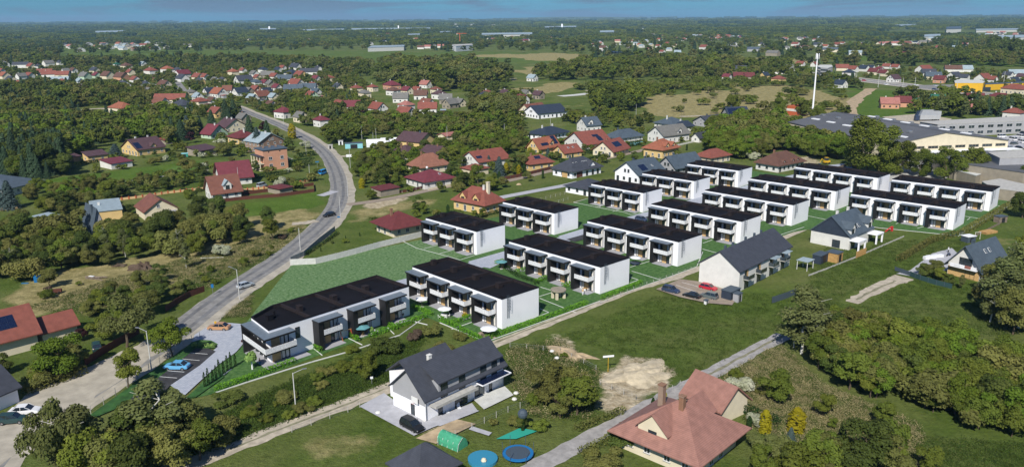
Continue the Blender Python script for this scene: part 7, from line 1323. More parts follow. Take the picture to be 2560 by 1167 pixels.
car((443, 922), R(176), 'blue', 'sedan', 'light blue saloon car parked in a marked bay of the small car park', 1.1); car((548, 824), R(176), 'bronze', 'sedan', 'bronze saloon car standing at the paved car park entrance', 1.1)
car((614, 718), R(52), 'silver', 'hatch', 'silver estate car driving up the main road', 1.0); car((823, 541), R(228), 'black', 'hatch', 'dark car coming down the main road at the bend')
car((1677, 731), R(-40), 'navy', 'suv', 'dark blue SUV parked nearest the gravel lane', 1.0); car((1729, 744), R(140), 'black', 'sedan', 'black car parked in front of the grey estate car'); car((1770, 724), R(-40), 'red', 'hatch', 'red hatchback parked by the cream gable'); car((1772, 746), R(140), 'grey', 'suv', 'grey-green estate car parked beside the black car')
car((1030, 1072), R(-44), 'black', 'suv', 'black car on the paved yard by the white duplex gable', 1.05); car((64, 1034), R(8), 'white', 'sedan', 'white saloon car parked near the white garage', 1.1); car((33, 1056), R(10), 'green', 'suv', 'dark green-black car parked in front of the white saloon')
car((2137, 418), R(150), 'red', 'sedan', 'red car parked on the paving behind the far terrace'); car((1603, 552), R(-50), 'navy', 'hatch', 'dark blue car parked between the terrace rows'); car((705, 375), R(175), 'white', 'van', 'white van parked beside the brick house', 1.15); car((655, 468), R(60), 'silver', 'van', 'pale silver minivan parked behind the rust and cream fence'); car((697, 464), R(60), 'silver', 'hatch', 'grey car roof visible between thujas behind the fence')
car((243, 873), R(120), 'green', 'suv', 'dark car under the open carport by the red-brown fence'); car((300, 520), R(100), 'black', 'hatch', 'dark car half hidden left of the cream gabled house'); car((805, 437), R(250), 'cyan', 'van', 'bright blue flatbed vehicle with crates at the roadside', 1.1)
car((665, 342), R(20), 'white', 'van', 'white van roof among spruces by the upper road'); 
for px, c, k, az in (((2505, 345), 'white', 'van', 10), ((2530, 352), 'white', 'van', 100), ((2548, 345), 'white', 'van', 100), ((2535, 362), 'grey', 'hatch', 20), ((2552, 358), 'white', 'van', 90), ((2525, 372), 'silver', 'hatch', 20), ((2546, 372), 'black', 'sedan', 20), ((2500, 358), 'cyan', 'van', 15), ((2558, 338), 'navy', 'van', 95)): car(px, R(az), c, k, None, 1.1 if k == 'van' else 1)
for px, c in (((2160, 203), 'red'), ((2216, 213), 'white'), ((2336, 225), 'navy'), ((2085, 193), 'white'), ((2100, 194), 'silver'), ((2480, 240), 'black'), ((2430, 233), 'silver'), ((2290, 215), 'white'), ((2340, 216), 'silver')): car(px, R(-20), c, 'hatch')
for i in range(5): car((90+i*6+3, 253), R(90), 'white', 'van', None)
# lorries with grey trailers
TR = MB().box(0, -1.25, 1.1, 13, 1.25, 4.0)
for i in range(5):
    x, y = ground(2297+i*1.5, 303-i*3.2); o = thing('lorry', (x, y, 0), R(2)); link('trailer', once('trl', lambda: TR.mesh('trailer', M('trailer_tarp'))), o); link('cab', once('cab', lambda: MB().box(-2.8, -1.2, .6, -.5, 1.2, 3.4).mesh('cab', M('paint_navy'))), o)
    for sx in (-1.8, 9.5, 10.8, 12):
        for sy in (-1.1, 1.1): link('wheel', once('lwh', lambda: MB().tube((0, -.15, 0), (0, .15, 0), .5, n=10).mesh('wheel', M('tyre'))), o, (sx, sy, .5))
    tag(o, ['nearest', 'second', 'middle', 'fourth', 'farthest'][i]+' of five grey-trailer lorries parked side by side behind the factory', 'lorry', 'lorries in the truck yard')
x, y = ground(2480, 330); o = thing('box_van', (x, y, 0), R(0), 'cream box van parked before the grey works office', 'van'); MB().box(0, -1.1, .8, 5, 1.1, 3.2).build('body', M('cream_render'), o); MB().box(5, -1.0, .6, 6.4, 1.0, 2.3).build('cab', M('paint_white'), o)
# train on the railway
for i in range(22):
    t = i/21; x, y = ground(1528+170*t, 134.5+15*t); x2, y2 = ground(1528+170*(t+.02), 134.5+15*(t+.02)); az = math.atan2(y2-y, x2-x); L_ = 19
    o = thing('rail_wagon', (x, y, 0), az, None); link('tank', once('tnk', lambda: MB().tube((-8.5, 0, 3), (8.5, 0, 3), 1.6, n=10).mesh('tank', M('paint_navy'))), o); link('chassis', once('chs', lambda: MB().box(-9, -1.2, .6, 9, 1.2, 1.3).mesh('chassis', M('dark_steel'))), o)
    tag(o, ['first', 'second', 'third', 'fourth', 'fifth', 'sixth', 'seventh', 'eighth', 'ninth', 'tenth', 'eleventh', 'twelfth', 'thirteenth', 'fourteenth', 'fifteenth', 'sixteenth', 'seventeenth', 'eighteenth', 'nineteenth', 'twentieth', 'twenty-first', 'last'][i]+' dark blue tank wagon of the goods train, counted from its far left end', 'rail wagon', 'tank wagons of the goods train')
# yellow loader
x, y = ground(2065, 410); o = thing('wheel_loader', (x, y, 0), R(200), 'small yellow digger on the bare soil behind the terraces', 'digger'); MB().box(-1.6, -.9, .7, 1.2, .9, 1.6).build('body', M('yellow_paint'), o); MB().box(-.7, -.7, 1.6, .5, .7, 2.9).build('cab', M('glass'), o); MB().box(-.8, -.8, 2.9, .6, .8, 3.0).build('cab_roof', M('yellow_paint'), o)
MB().tube((1.0, 0, 1.4), (2.6, 0, 2.6), .14).tube((2.6, 0, 2.6), (3.6, 0, .6), .12).build('boom', M('yellow_paint'), o); MB().box(3.2, -.5, .1, 3.9, .5, .7).build('bucket', M('dark_steel'), o)
for sx in (-1, .8):
    for sy in (-.95, .95): link('wheel', MATS[('car', 'suv')][3], o, (sx, sy, .45), None, 1.35)

# ------------------------------------------------------------------ gardens of the terraces
def parasol(px, r, m, label, h=2.5, sides=8, rz=0, tz=.0):
    x, y = ground(*px, h); o = thing('parasol', (x, y, .1), rz, label, 'parasol'); mb = MB(); n = len(mb.v)
    for i in range(sides): a = 6.283*i/sides; mb.v.append((r*math.cos(a), r*math.sin(a), h-.45))
    mb.v += [(0, 0, h), (0, 0, h-.06)]
    for i in range(sides): mb.f.append((i, (i+1) % sides, sides)); mb.f.append(((i+1) % sides, i, sides+1)); mb.m += [0, 0]
    mb.build('canopy', M(m), o); MB().tube((0, 0, 0), (0, 0, h-.05), .035).build('pole', M('grey_wood'), o); MB().box(-.35, -.35, 0, .35, .35, .08).build('base', M('concrete'), o); return o
parasol((905, 814), 1.7, 'teal_canvas', 'teal parasol over a round dining set in the corner terrace garden', sides=6); parasol((1054, 743), 1.8, 'white_canvas', 'white four-sided parasol with second post in the first terrace garden', sides=4, rz=.8); parasol((1111, 768), 1.6, 'white_canvas', 'grey-white round parasol above the second terrace patio'); parasol((1222, 817), 1.9, 'white_canvas', 'large pale grey parasol at the gable end beside the brown rocks')
parasol((1253, 651), 1.7, 'teal_canvas', 'teal parasol in the shaded garden behind the terrace', sides=6); parasol((1589, 641), 1.5, 'white_canvas', 'round off-white parasol above a dark trampoline')
def chair(parent, x, y, rz, m='white_frame'):
    me_ = once(('chr', m), lambda: MB().box(-.25, -.25, .4, .25, .25, .46).box(-.25, .2, .46, .25, .26, .9).box(-.24, -.24, 0, -.19, -.19, .4).box(.19, -.24, 0, .24, -.19, .4).box(-.24, .19, 0, -.19, .24, .4).box(.19, .19, 0, .24, .24, .4).mesh('garden_chair', M(m)))
    return link('garden_chair', me_, parent, (x, y, .02), rz)
def dining(px, r, m, lb, n=4, mc='white_frame'):
    x, y = ground(*px); o = thing('garden_table', (x, y, .1), 0, lb, 'table'); MB().tube((0, 0, .68), (0, 0, .74), r, n=14).build('table_top', M(m), o); MB().tube((0, 0, 0), (0, 0, .68), .06).build('leg', M('dark_steel'), o)
    for i in range(n):
        a = 6.283*i/n+.4; c = chair(None, x+math.cos(a)*(r+.35), y+math.sin(a)*(r+.35), a-1.57, mc); c.location.z = .1
        tag(c, ['right-hand', 'far', 'left-hand', 'near', 'fifth', 'sixth'][i]+' garden chair drawn up to the '+lb, 'chair', 'chairs round the '+lb)
dining((1110, 795), .75, 'white_frame', 'pale round table beside the diagonal hedge'); dining((905, 835), .6, 'timber', 'round table under the teal parasol', 4, 'timber'); dining((712, 883), .55, 'dark_steel', 'dark table by the corner terrace windows', 4, 'dark_steel'); dining((998, 790), .7, 'white_frame', 'table on the right corner terrace patio', 6, 'grey_wood'); dining((1258, 668), .6, 'timber', 'table under the shaded teal parasol', 3, 'timber'); dining((1462, 728), .5, 'timber', 'small table beside the potted tree', 3)
x, y = ground(1396, 745); o = thing('garden_shelter', (x, y, 0), .5, 'round beige table-like shelter on four thick legs on the dark lawn', 'shelter'); MB().tube((0, 0, 2.05), (0, 0, 2.35), 1.9, n=18).build('round_top', M('tan_render'), o)
for q in ((-1, -.9), (1.1, -.8), (-1.2, .7), (1, 1)): MB().box(q[0]-.25, q[1]-.3, 0, q[0]+.25, q[1]+.3, 2.05).build('leg', M('cream_render'), o)
x, y = ground(866, 848); o = thing('swing_set', (x, y, 0), R(40), 'child swing set with orange wooden A-frame legs', 'swing set')
for sx in (-1.2, 1.2):
    for sy in (-.8, .8): MB().tube((sx, sy, 0), (sx, 0, 2.1), .06).build('leg', M('orange_block'), o)
MB().tube((-1.35, 0, 2.1), (1.35, 0, 2.1), .05).build('crossbar', M('timber'), o); MB().box(-.25, -.15, .5, .25, .15, .55).tube((-.22, 0, .55), (-.22, 0, 2.1), .015, n=4).tube((.22, 0, .55), (.22, 0, 2.1), .015, n=4).build('swing_seat', M('blue_plastic'), o)
def trampoline(px, r, lb, ring='blue_plastic', net=True, h=.8):
    x, y = ground(*px); o = thing('trampoline', (x, y, 0), 0, lb, 'trampoline'); MB().tube((0, 0, h-.03), (0, 0, h), r*.82, n=22).build('mat', M('dark_steel'), o)
    mb = MB(); n = 22
    for i in range(n):
        a, b = 6.283*i/n, 6.283*(i+1)/n; mb.quad([(r*.8*math.cos(a), r*.8*math.sin(a), h+.02), (r*math.cos(a), r*math.sin(a), h+.02), (r*math.cos(b), r*math.sin(b), h+.02), (r*.8*math.cos(b), r*.8*math.sin(b), h+.02)]); mb.quad([(r*math.cos(a), r*math.sin(a), h-.2), (r*math.cos(b), r*math.sin(b), h-.2), (r*math.cos(b), r*math.sin(b), h+.02), (r*math.cos(a), r*math.sin(a), h+.02)])
    mb.build('edge_pad', M(ring), o)
    for i in range(6): a = 6.283*i/6; MB().tube((r*math.cos(a), r*math.sin(a), 0), (r*math.cos(a), r*math.sin(a), 2.6 if net else h), .04).build('leg', M('dark_steel'), o)
trampoline((1295, 1142), 2.4, 'large trampoline with bright blue edge pad and net poles near the bottom edge'); trampoline((1587, 662), 1.3, 'dark blue trampoline on the lawn beside the off-white parasol', 'paint_navy', False)
x, y = ground(1207, 1150); o = thing('paddling_pool', (x, y, 0), 0, 'round blue paddling pool near the bottom edge', 'pool'); MB().tube((0, 0, 0), (0, 0, .45), 2.3, n=24).build('pool_wall', M('blue_water'), o); MB().tube((0, 0, .45), (0, 0, .47), 2.0, n=24).build('water', M('blue_water'), o); MB().ball((.2, -1.0, .6), .45, m=0).build('float_toy', M('cream_render'), o)
x, y = ground(1131, 1110); o = thing('polytunnel', (x, y, 0), R(-38), 'small green plastic tunnel greenhouse in the duplex garden', 'greenhouse'); mb = MB(); n = 10
pr = [(1.25*math.cos(math.pi*i/n), 1.9*math.sin(math.pi*i/n)) for i in range(n+1)]; mb.extr(pr[::-1], -2.2, 2.2); mb.build('cover', mat('green_film', (.06, .30, .17), .4, .15, 2), o)
for i in range(5): MB().tube((-2.2+i*1.1, -1.27, 0), (-2.2+i*1.1, -1.0, 1.15), .03).tube((-2.2+i*1.1, -1.0, 1.15), (-2.2+i*1.1, 0, 1.93), .03).build('hoop', M('white_frame'), o)
o = sheet('tarpaulin', [(1240, 1100), (1300, 1072), (1345, 1080), (1290, 1100)], mat('teal_sheet', (.03, .30, .22), .6), clear=False); del o['kind']; tag(o, 'turquoise tarpaulin spread on the grass behind the trampoline', 'tarpaulin')
o = sheet('vegetable_bed', [(1040, 1098), (1140, 1050), (1190, 1062), (1090, 1112)], M('soil'), clear=False); sheet('paving_strip', [(1180, 1068), (1230, 1084), (1222, 1092), (1172, 1076)], M('paving'), clear=False)
x, y = ground(1307, 1078); o = thing('play_tower', (x, y, 0), .4, 'dark ball-topped post standing by the turquoise tarpaulin', 'post'); MB().tube((0, 0, 0), (0, 0, 2.6), .3, n=8).build('post', M('leaf_darkhedge'), o); MB().ball((0, 0, 3.2), .85, 12).build('ball_top', M('dark_steel'), o)
sheet('terrace_slab', [(898, 1018), (960, 985), (1062, 1058), (1180, 1010), (1195, 1030), (1080, 1072), (1035, 1092)], M('paving')); sheet('terrace_slab', [(1180, 998), (1262, 968), (1284, 990), (1210, 1026)], M('pale_concrete')); sheet('terrace_slab', [(1062, 1056), (1165, 1016), (1198, 1030), (1100, 1068)], M('paving'))
for px, az in (((1118, 1032), .3), ((1147, 1022), .3)):
    x, y = ground(*px); o = thing('sun_lounger', (x, y, .06), az, ('left' if px[0] < 1130 else 'right')+'-hand white deckchair on the duplex terrace', 'deckchair', 'deckchairs on the duplex terrace'); MB().box(-.3, -.7, .3, .3, .3, .36).quad([(-.3, .3, .36), (.3, .3, .36), (.3, .9, .95), (-.3, .9, .95)]).build('seat', M('white_canvas'), o); MB().box(-.3, -.7, 0, -.25, .3, .3).box(.25, -.7, 0, .3, .3, .3).build('frame', M('steel'), o)
# basketball hoop and board on the duplex gable
o = thing('basketball_hoop', tuple(dx_[0].matrix_world.translation) if False else (dx_[0].location.x, dx_[0].location.y, 0), dx_[4], 'white basketball board with hoop on the duplex gable wall', 'basketball hoop'); MB().box(-DL/2-.5, -2.9, 3.0, -DL/2-.42, -1.3, 4.1).build('backboard', M('white_frame'), o); MB().ring(-DL/2-.85, -2.1, 3.1, .23, .02, 10).build('hoop', M('orange_block'), o)
# car park planting
CY = [(513, 969), (522, 964), (533, 957), (541.6, 951.5), (549.5, 941.6), (560, 934.7), (569, 925.8), (578, 922), (589, 916)]; cym = crown('column', 420, .045, 55, M('leaf_darkhedge'))
for i, p in enumerate(CY): x, y = ground(*p); o = link('cypress', cym, None, (x, y, 0), i*1.3, (2.1, 2.1, 3.2+.5*math.sin(i*2.1))); tag(o, f"{['frontmost', 'second', 'third', 'fourth', 'fifth', 'sixth', 'seventh', 'eighth', 'last'][i]} slim cypress in the row along the car park driveway, counted from the front", 'tree', 'cypresses along the driveway')
rbm = crown('round', 420, .13, 57, mat('leaf_lime', (.14, .24, .05), .7, .0, 1, col2=(.20, .30, .08)))
for i, p in enumerate([(487.4, 867.7), (504, 866.7), (518, 867.7), (532, 868.7)]): x, y = ground(*p); o = link('box_ball', rbm, None, (x, y, -.25), i, (2.0, 2.0, 1.5)); tag(o, f"{['leftmost', 'second from left', 'third from left', 'rightmost'][i]} clipped light green ball bush on the planted island", 'bush', 'clipped balls on the island')
x, y = ground(631, 923); o = thing('ornamental_tree', (x, y, 0), 0, 'small lime green tree with white trunk on the corner lawn', 'tree'); link('crown', rbm, o, (0, 0, .5), 0, (3.6, 3.6, 3.6)); MB().tube((0, 0, 0), (0, 0, 1.9), .16, .1).build('trunk', M('white_render'), o)
for p, s, lb in (((1162, 795), 1.3, 'bright yellow flowering shrub on the third patio'),): x, y = ground(*p); tag(link('flowering_shrub', crown('round', 300, .16, 61, M('leaf_gold')), None, (x, y, -.2), 0, (2.0, 2.0, 1.6)), lb, 'bush')
for p, lb in (((1494, 727), 'pair of potted trees with loose leaves by the gable patio'), ((930, 838), 'small potted tree right of the teal parasol'), ((1015, 782), 'small potted tree on the right corner terrace patio'), ((1452, 712), 'dark potted palm at the fourth patio door')):
    x, y = ground(*p); o = thing('potted_tree', (x, y, .1), 0, lb, 'potted plant'); MB().tube((0, 0, 0), (0, 0, .4), .22, .28, 10).build('pot', M('concrete'), o); link('foliage', rbm if 'dark' not in lb else cym, o, (0, 0, .2), 0, (1.7, 1.7, 1.9)); MB().tube((0, 0, .4), (0, 0, 1.2), .03).build('trunk', M('bark'), o)
# rocks, mounds, piles
def mound(px, rx, ry, h, m, name, label, cat, seed=1, az=0, n=26, rough=.35):
    x, y = ground(*px); mb = MB(); k = 9; rs_ = random.Random(seed)
    for j in range(k+1):
        for i in range(n):
            a = 6.283*i/n; r = j/k; nn = 1+rough*mnoise.noise((math.cos(a)*1.6+seed, math.sin(a)*1.6, r*2)); zz = h*max(0, (1-r**2))**1.1*(1+rough*1.2*mnoise.noise((math.cos(a)*r*3+seed*3, math.sin(a)*r*3, 5)))
            mb.v.append((rx*r*nn*math.cos(a), ry*r*nn*math.sin(a), zz+.03))
    for j in range(k):
        for i in range(n): mb.f.append((j*n+i, (j+1)*n+i, (j+1)*n+(i+1) % n, j*n+(i+1) % n)); mb.m.append(0)
    return tag(mb.build(name, M(m), None, (x, y, 0), az), label, cat)
mound((1600, 935), 6.8, 4.6, .8, 'soil_pale', 'sand_mound', 'large pale sandy mound on the open building plot', 'mound', 3, .6, rough=.7); mound((1428, 885), 5.0, 2.4, .7, 'soil', 'earth_mound', 'long brown earth mound left of the white notice board', 'mound', 5, -.7, rough=.8); mound((1960, 405), 9, 5, 1.2, 'soil', 'earth_mound', 'brown earth heap beside the yellow digger', 'mound', 7, .3)
mound((1216, 842), 1.7, 1.2, 1.1, 'grey_wood', 'rock_pile', 'heap of brown rocks in the garden corner by the large parasol', 'rocks', 8, rough=1.4); mound((356, 672), 3.6, 2.0, 1.3, 'twig_brown', 'brush_pile', 'heap of grey-brown brushwood on the mown meadow', 'brush pile', 9, rough=1.2); mound((300, 665), 2.2, 1.0, .5, 'twig_brown', 'brush_pile', 'small low heap of twigs left of the big brush pile', 'brush pile', 12, rough=1.2)
mound((612, 856), .9, .5, .8, 'leaf_plum', 'flower_bed', 'reddish shrub clump at the corner terrace entrance', 'flower bed', 14, rough=1.0); mound((1297, 462), 1.2, .8, .6, 'soil', 'earth_mound', 'tiny earth heap on the grass plot by the side street', 'mound', 16); mound((450, 425), 6, 4, 1.5, 'mown', 'grass_mound', 'overgrown round mound on the left meadow', 'mound', 18)
x, y = ground(245, 697); o = thing('log_pile', (x, y, 0), R(-12), 'pile of grey logs with a pale board on the mown meadow', 'log pile'); rs_ = random.Random(4)
for i in range(16): a = rs_.uniform(-.3, .3); zz = .12+.2*(i % 3); px_ = rs_.uniform(-2.5, 1.5); py_ = rs_.uniform(-.8, .8); link('log', once('log', lambda: MB().tube((-1.6, 0, 0), (1.6, 0, 0), .11, .08, 6).mesh('log', M('grey_wood'))), o, (px_, py_, zz), a)
MB().box(-2.6, -.3, .6, -1.2, .4, .66).build('board', M('white_canvas'), o)
x, y = ground(95, 704); o = thing('tank_container', (x, y, 0), .4, 'bright blue covered box standing on the mown meadow', 'container'); MB().box(-.8, -.6, 0, .8, .6, 1.5).build('body', M('blue_plastic'), o); MB().extr([(-.65, 1.5), (0, 1.9), (.65, 1.5)], -.85, .85).build('lid', M('blue_plastic'), o)
x, y = ground(63, 708); tag(MB().box(-.9, -.3, 0, .9, .3, .12).build('blue_sheet', M('blue_plastic'), None, (x, y, 0)), 'small crumpled blue sheet lying left of the blue box', 'sheet')
x, y = ground(143, 733); o = thing('feed_cart', (x, y, 0), .3, 'rusty brown trailer box on the meadow above the red-tiled house', 'trailer'); MB().box(-1.1, -.5, .4, 1.1, .5, 1.1).build('body', M('fence_wood'), o)
for s in (-.6, .6): MB().tube((s, -.6, .3), (s, .6, .3), .3, n=10).build('wheel', M('tyre'), o)
for p, rot in (((530, 645), .1), ((520, 580), .2)): x, y = ground(*p); tag(MB().tube((-3.2, 0, .12), (3.2, 0, .12), .1, n=6).build('concrete_pole', M('pale_concrete'), None, (x, y, 0), rot), 'pale pole lying on the grass '+('by the white-flowering bush' if p[1] > 600 else 'below the meadow hedge'), 'pole')
for p in ((1380, 880), (1392, 897), (1286, 1000), (1290, 985), (945, 1034)): x, y = ground(*p); o = MB().ball((0, 0, .25), .5, 8, sz=.6).build('boulder', M('white_plaster'), None, (x, y, 0), p[0]); later(o, 'white stone', 'stone', 'white stones', x, y)
# sheds and garden structures right of the lane
def shed(px, w, d, h, m, rm, az, label, cat='shed', name='garden_shed', open_=False):
    x, y = ground(*px); o = thing(name, (x, y, 0), az, label, cat)
    if open_:
        for sx in (-w/2+.1, w/2-.1):
            for sy in (-d/2+.1, d/2-.1): MB().box(sx-.06, sy-.06, 0, sx+.06, sy+.06, h).build('post', M(m), o)
    else: MB().box(-w/2, -d/2, 0, w/2, d/2, h).build('wall', M(m), o); MB().box(-w*.2, -d/2-.04, 0, w*.2, -d/2-.003, h*.85).build('door', M('dark_frame'), o)
    MB().box(-w/2-.15, -d/2-.15, h+.003, w/2+.15, d/2+.15, h+.15).build('roof', M(rm), o); return o
A_ = R(44)
shed((1826, 745), 4.2, 2.6, 2.3, 'roof_navy', 'roof_slate', A_, 'dark grey flat-roofed shed beside the red hatchback'); shed((1843, 753), 1.8, 1.4, 2.1, 'grey_render', 'roof_slate', A_, 'small light grey tool cabinet next to the dark shed'); shed((2012, 672), 3.6, 3.0, 2.5, 'white_frame', 'roof_palemetal', A_, 'pale glass-roofed pergola at the end of the long terrace', 'pergola', 'pergola', True)
shed((2050, 655), 4.6, 2.4, 2.4, 'roof_navy', 'roof_slate', A_, 'dark blue-grey garden shed behind the glass-roofed pergola'); shed((2085, 652), 3.4, 3.2, 2.6, 'timber', 'roof_slate', A_, 'garden pavilion with timber sides and slate-coloured roof'); shed((2420, 604), 3.2, 2.4, 1.8, 'dark_steel', 'white_canvas', R(20), 'white-roofed dark kiosk below the last terrace plot', 'kiosk', 'kiosk'); shed((2500, 555), 3.4, 2.2, 2.0, 'grey_wood', 'roof_slate', R(20), 'dark open shed by the hedge at the far right plot')
shed((2262, 868), 1, 1, .1, 'concrete', 'concrete', 0, 'small concrete manhole cover in the shrubs', 'manhole') if False else None
x, y = ground(2443, 598); o = thing('wooden_swing', (x, y, 0), .2, 'pale wooden swing frame beside the white-roofed kiosk', 'swing set'); MB().tube((-.9, 0, 0), (-.9, 0, 2.2), .07).build('post', M('birch_bark'), o); MB().tube((.9, 0, 0), (.9, 0, 2.2), .07).build('post', M('birch_bark'), o); MB().tube((-1, 0, 2.2), (1, 0, 2.2), .07).build('crossbar', M('birch_bark'), o)
x, y = ground(2470, 582); o = thing('timber_stack', (x, y, 0), R(25), 'stack of fresh yellow timber boards near the outer hedge', 'timber stack')
for k in range(4):
    for j in range(7): link('plank', once('plk', lambda: MB().box(-2.6, -.17, 0, 2.6, .17, .14).mesh('plank', M('timber'))), o, (.05*((j*k) % 3), -1.2+j*.38, .05+k*.16))
x, y = ground(2228, 578); o = thing('slide', (x, y, 0), R(200), 'red garden slide by the villa garden', 'slide'); MB().quad([(0, -.25, 1.6), (0, .25, 1.6), (2.4, .25, .1), (2.4, -.25, .1)]).quad([(0, .25, 1.6), (0, -.25, 1.6), (2.4, -.25, .05), (2.4, .25, .05)]).box(-.4, -.3, 0, 0, .3, 1.6).build('chute', M('red_plastic'), o)
x, y = ground(2333, 645); o = thing('building_materials', (x, y, 0), R(20), 'white sacks and panels stacked beside the driveway', 'pallets')
for i in range(5): link('pallet', once('plt', lambda: MB().box(-.7, -.5, 0, .7, .5, .8).mesh('pallet', M('white_canvas'))), o, (-2.6+i*1.3, .3*(i % 2), 0))
x, y = ground(2371, 640); o = thing('motorcycle', (x, y, 0), .5, 'small motorbike standing before the steep slate house', 'motorbike'); MB().tube((-.65, -.05, .32), (-.65, .05, .32), .32, n=12).build('wheel', M('tyre'), o); MB().tube((.65, -.05, .32), (.65, .05, .32), .32, n=12).build('wheel', M('tyre'), o); MB().box(-.5, -.12, .5, .4, .12, .95).build('body', M('paint_navy'), o); MB().tube((.65, 0, .32), (.45, 0, 1.1), .03).tube((.45, -.3, 1.1), (.45, .3, 1.1), .02).build('handlebar', M('steel'), o)
# parking by the long terrace
sheet('parking_lot', [(1640, 725), (1700, 700), (1742, 705), (1850, 735), (1830, 765), (1770, 760), (1700, 745)], M('brown_paving')); strip('bay_line', [(1690, 715), (1740, 732)], .12, 'line_paint'); strip('bay_line', [(1705, 708), (1755, 722)], .12, 'line_paint')
shed((1765, 760), .9, .6, 1.0, 'white_frame', 'roof_slate', A_, 'pair of white waste bins by the parked cars', 'bin', 'waste_bin')
# tents, polytunnels and stores in the middle
for p, w, l, m, lb in (((985, 362), 6, 14, 'white_canvas', 'long white tent roof right of the road bend'), ((945, 366), 5, 12, 'white_canvas', 'white plastic tent left of the long white tent')):
    x, y = ground(*p); o = thing('marquee', (x, y, 0), R(12), lb, 'tent'); MB().extr([(-w/2, 0), (w/2, 0), (w/2, 2.4), (0, 3.9), (-w/2, 2.4)], -l/2, l/2).build('cover', M(m), o)
shed((885, 370), 9, 4, 2.6, 'cyan_tarp', 'roof_slate', R(12), 'long pale blue site cabin with dark flat roof by the road bend', 'cabin', 'site_cabin'); shed((852, 362), 2.4, 2, 2.2, 'white_canvas', 'concrete', R(12), 'small white hut left of the pale blue cabin', 'hut', 'hut'); shed((826, 372), 2.4, 2.2, 2.0, 'concrete', 'concrete', R(12), 'small grey hut nearest the road bend', 'hut', 'hut')
shed((462, 394), 3.2, 2.4, 2.0, 'teal_net', 'cyan_tarp', R(20), 'turquoise covered stack in the garden left of the brick house', 'shed'); shed((1595, 360), 8, 3, .6, 'cyan_tarp', 'cyan_tarp', R(30), 'turquoise pool cover beside the slate pyramid roof', 'pool', 'pool_cover')
# the unfinished orange house among birches
x, y = ground(1990, 288); o = thing('unfinished_house', (x, y, 0), R(30), 'unfinished house of orange blocks near the white mast', 'house', None); MB().box(-5, -4, 0, 5, 4, 6.5).build('wall', M('orange_block'), o); MB().box(-5.1, -4.1, 3, 5.1, 4.1, 4.6).build('floor_band', M('white_plaster'), o)
for i in (-3, 0, 3): window(o, i, -4.1, 1, 0, 1.2, 1.4, 'dark_frame', 0, False, parts=False)
landmark(*ground(1600, 935), 'the pale sandy mound'); landmark(*ground(2240, 900), 'the dense thicket'); landmark(*ground(100, 705), 'the blue box on the meadow'); landmark(*ground(443, 915), 'the blue car'); landmark(*ground(2000, 870), 'the tall birches'); landmark(*ground(240, 620), 'the left grove'); landmark(*ground(1900, 350), 'the bright green wood')
landmark(*ground(150, 1150), 'the bottom left grove'); landmark(*ground(2500, 780), 'the right-edge birches'); landmark(*ground(1400, 1000), 'the pair of big trees right of the duplex'); landmark(*ground(950, 885), 'the dark bushes below the corner terrace'); landmark(*ground(80, 400), 'the left spruce wood'); landmark(*ground(530, 620), 'the white-flowering bush'); landmark(*ground(680, 590), 'the lone tree by the road'); landmark(*ground(160, 340), 'the left woodland'); landmark(*ground(2170, 425), 'the giant poplars'); landmark(*ground(690, 1050), 'the rough meadow below the car park'); landmark(*ground(2150, 1010), 'the dry reed strip')
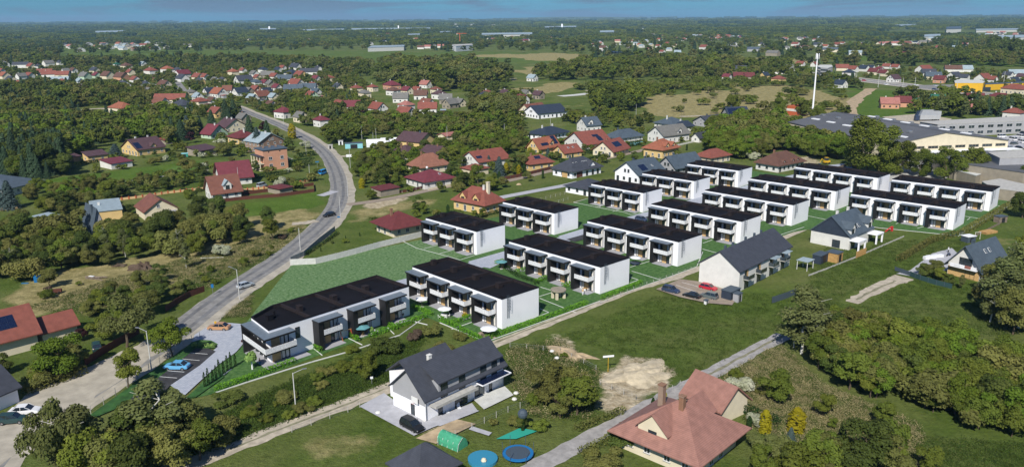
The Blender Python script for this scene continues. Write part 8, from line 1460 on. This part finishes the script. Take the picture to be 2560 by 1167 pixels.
# ------------------------------------------------------------------ people
def person(px, pose, label, top, low):
    x, y = ground(*px); s = pose.get('s', 1.0); sit = pose.get('sit', False); zz = .45 if sit else .92
    J = {'pelvis': (0, 0, zz), 'chest': (0, .02, zz+.42), 'neck': (0, 0, zz+.58), 'head': (0, -.03, zz+.74), 'top': (0, -.02, zz+.82)}
    ed = [('pelvis', 'chest'), ('chest', 'neck'), ('neck', 'head'), ('head', 'top')]; rad = {'pelvis': .14, 'chest': .15, 'neck': .055, 'head': .105, 'top': .07}
    for sg, n in ((-1, 'l'), (1, 'r')):
        kn = (sg*.11, -.42, zz-.02) if sit else (sg*.1, -.03, zz-.42); ft = (sg*.11, -.45, .06) if sit else (sg*.12, .05*sg, .06)
        J.update({'hip'+n: (sg*.1, 0, zz-.06), 'knee'+n: kn, 'foot'+n: ft, 'toe'+n: (ft[0], ft[1]-.14, .03), 'sh'+n: (sg*.19, 0, zz+.48), 'el'+n: (sg*.25, -.02, zz+.22), 'hand'+n: (sg*.24, -.16, zz+.02)})
        ed += [('pelvis', 'hip'+n), ('hip'+n, 'knee'+n), ('knee'+n, 'foot'+n), ('foot'+n, 'toe'+n), ('chest', 'sh'+n), ('sh'+n, 'el'+n), ('el'+n, 'hand'+n)]; rad.update({'hip'+n: .10, 'knee'+n: .065, 'foot'+n: .045, 'toe'+n: .035, 'sh'+n: .07, 'el'+n: .045, 'hand'+n: .035})
    ks = list(J); me_ = bpy.data.meshes.new('person'); me_.from_pydata([J[k] for k in ks], [(ks.index(a), ks.index(b)) for a, b in ed], []); o = link('person', me_, None, (x, y, .1), pose.get('rz', 0), s)
    md = o.modifiers.new('skin', 'SKIN')
    if not me_.skin_vertices: 
        bm_ = bmesh.new(); bm_.from_mesh(me_); bm_.verts.layers.skin.verify(); bm_.to_mesh(me_); bm_.free()
    sv = me_.skin_vertices[0].data
    for i, k in enumerate(ks): sv[i].radius = (rad[k], rad[k]*.85)
    sv[0].use_root = True; me_.materials.append(M(top)); o.modifiers.new('sub', 'SUBSURF').levels = 1; o.modifiers['sub'].render_levels = 1
    hb = J['head']; MB().ball((0, hb[1]-.01, hb[2]+.01), .115, 10, sz=1.12).build('head', M('skin'), o); MB().ball((0, hb[1]+.03, hb[2]+.05), .118, 10, sz=1.0).build('hair', M('bark'), o)
    lg = MB()
    for n in 'lr':
        h_, k_, f_2 = (Vector(J[q+n]) for q in ('hip', 'knee', 'foot')); lg.tube(h_, k_, .105, .08, 8); lg.tube(k_, f_2, .078, .06, 8)
    lg.build('trousers', M(low), o); tag(o, label, 'person'); return o
person((650, 912), dict(rz=R(60), s=.8), 'child in pink top and blue trousers walking by the small lime tree', 'roof_rose', 'blue_plastic'); person((1457, 738), dict(rz=R(20)), 'standing person in pale clothes by the small patio table', 'salmon_paint', 'white_canvas'); person((1393, 702), dict(rz=R(10)), 'person in dark top standing on the third patio of the row', 'fence_wood', 'dark_steel')
person((2370, 632), dict(rz=R(100)), 'person in white and black beside the motorbike', 'white_canvas', 'dark_frame')

# ------------------------------------------------------------------ labels that say which one: named by what stands next to each thing
ORD = ['', 'second ', 'third ', 'fourth ', 'fifth ', 'sixth ', 'seventh ', 'eighth ', 'ninth ', 'tenth ', 'eleventh ', 'twelfth ', 'thirteenth ', 'fourteenth ', 'fifteenth ', 'sixteenth ', 'seventeenth ', 'eighteenth ', 'nineteenth ', 'twentieth ']
bins = {}
for it in PENDING:
    o, desc, cat, group, x, y = it
    best = sorted(LANDMARKS, key=lambda l: math.hypot(l[0]-x, l[1]-y) if math.hypot(l[0]-x, l[1]-y) > .5 else 1e9)[0]
    p, q = pixel(x, y), pixel(best[0], best[1]); dxp, dyp = p[0]-q[0], (p[1]-q[1])*2.0
    rel = ('right of' if dxp > 0 else 'left of') if abs(dxp) > abs(dyp) else ('in front of' if dyp > 0 else 'behind')
    bins.setdefault((desc, rel, best[2]), []).append((math.hypot(best[0]-x, best[1]-y), o))
for (desc, rel, ph), L_ in bins.items():
    L_.sort(key=lambda t: t[0])
    for i, (d, o) in enumerate(L_):
        if i == 0: o['label'] = f'{desc} {rel} {ph}' if len(L_) == 1 else f'{desc} nearest to and {rel} {ph}'
        else: o['label'] = f'{ORD[i]}nearest {desc} {rel} {ph}' if i < len(ORD) else f'{desc} far {rel} {ph}'
        w = o['label'].split()
        if len(w) > 16: o['label'] = ' '.join(w[:16])

# ------------------------------------------------------------------ the air
hz = MB().box(-16800, -900, -2, 16800, 17000, 160).build('haze', bpy.data.materials.new('haze_air')); hz['kind'] = 'stuff'; hz.data.materials[0].use_nodes = True
hm_ = hz.data.materials[0].node_tree; hm_.nodes.clear(); pv = hm_.nodes.new('ShaderNodeVolumePrincipled'); mo = hm_.nodes.new('ShaderNodeOutputMaterial'); hm_.links.new(pv.outputs[0], mo.inputs['Volume'])
pv.inputs['Color'].default_value = (.40, .70, .98, 1); pv.inputs['Density'].default_value = 5.4e-5; pv.inputs['Anisotropy'].default_value = 0.0
scene.cycles.volume_step_rate = 10; scene.cycles.volume_max_steps = 32
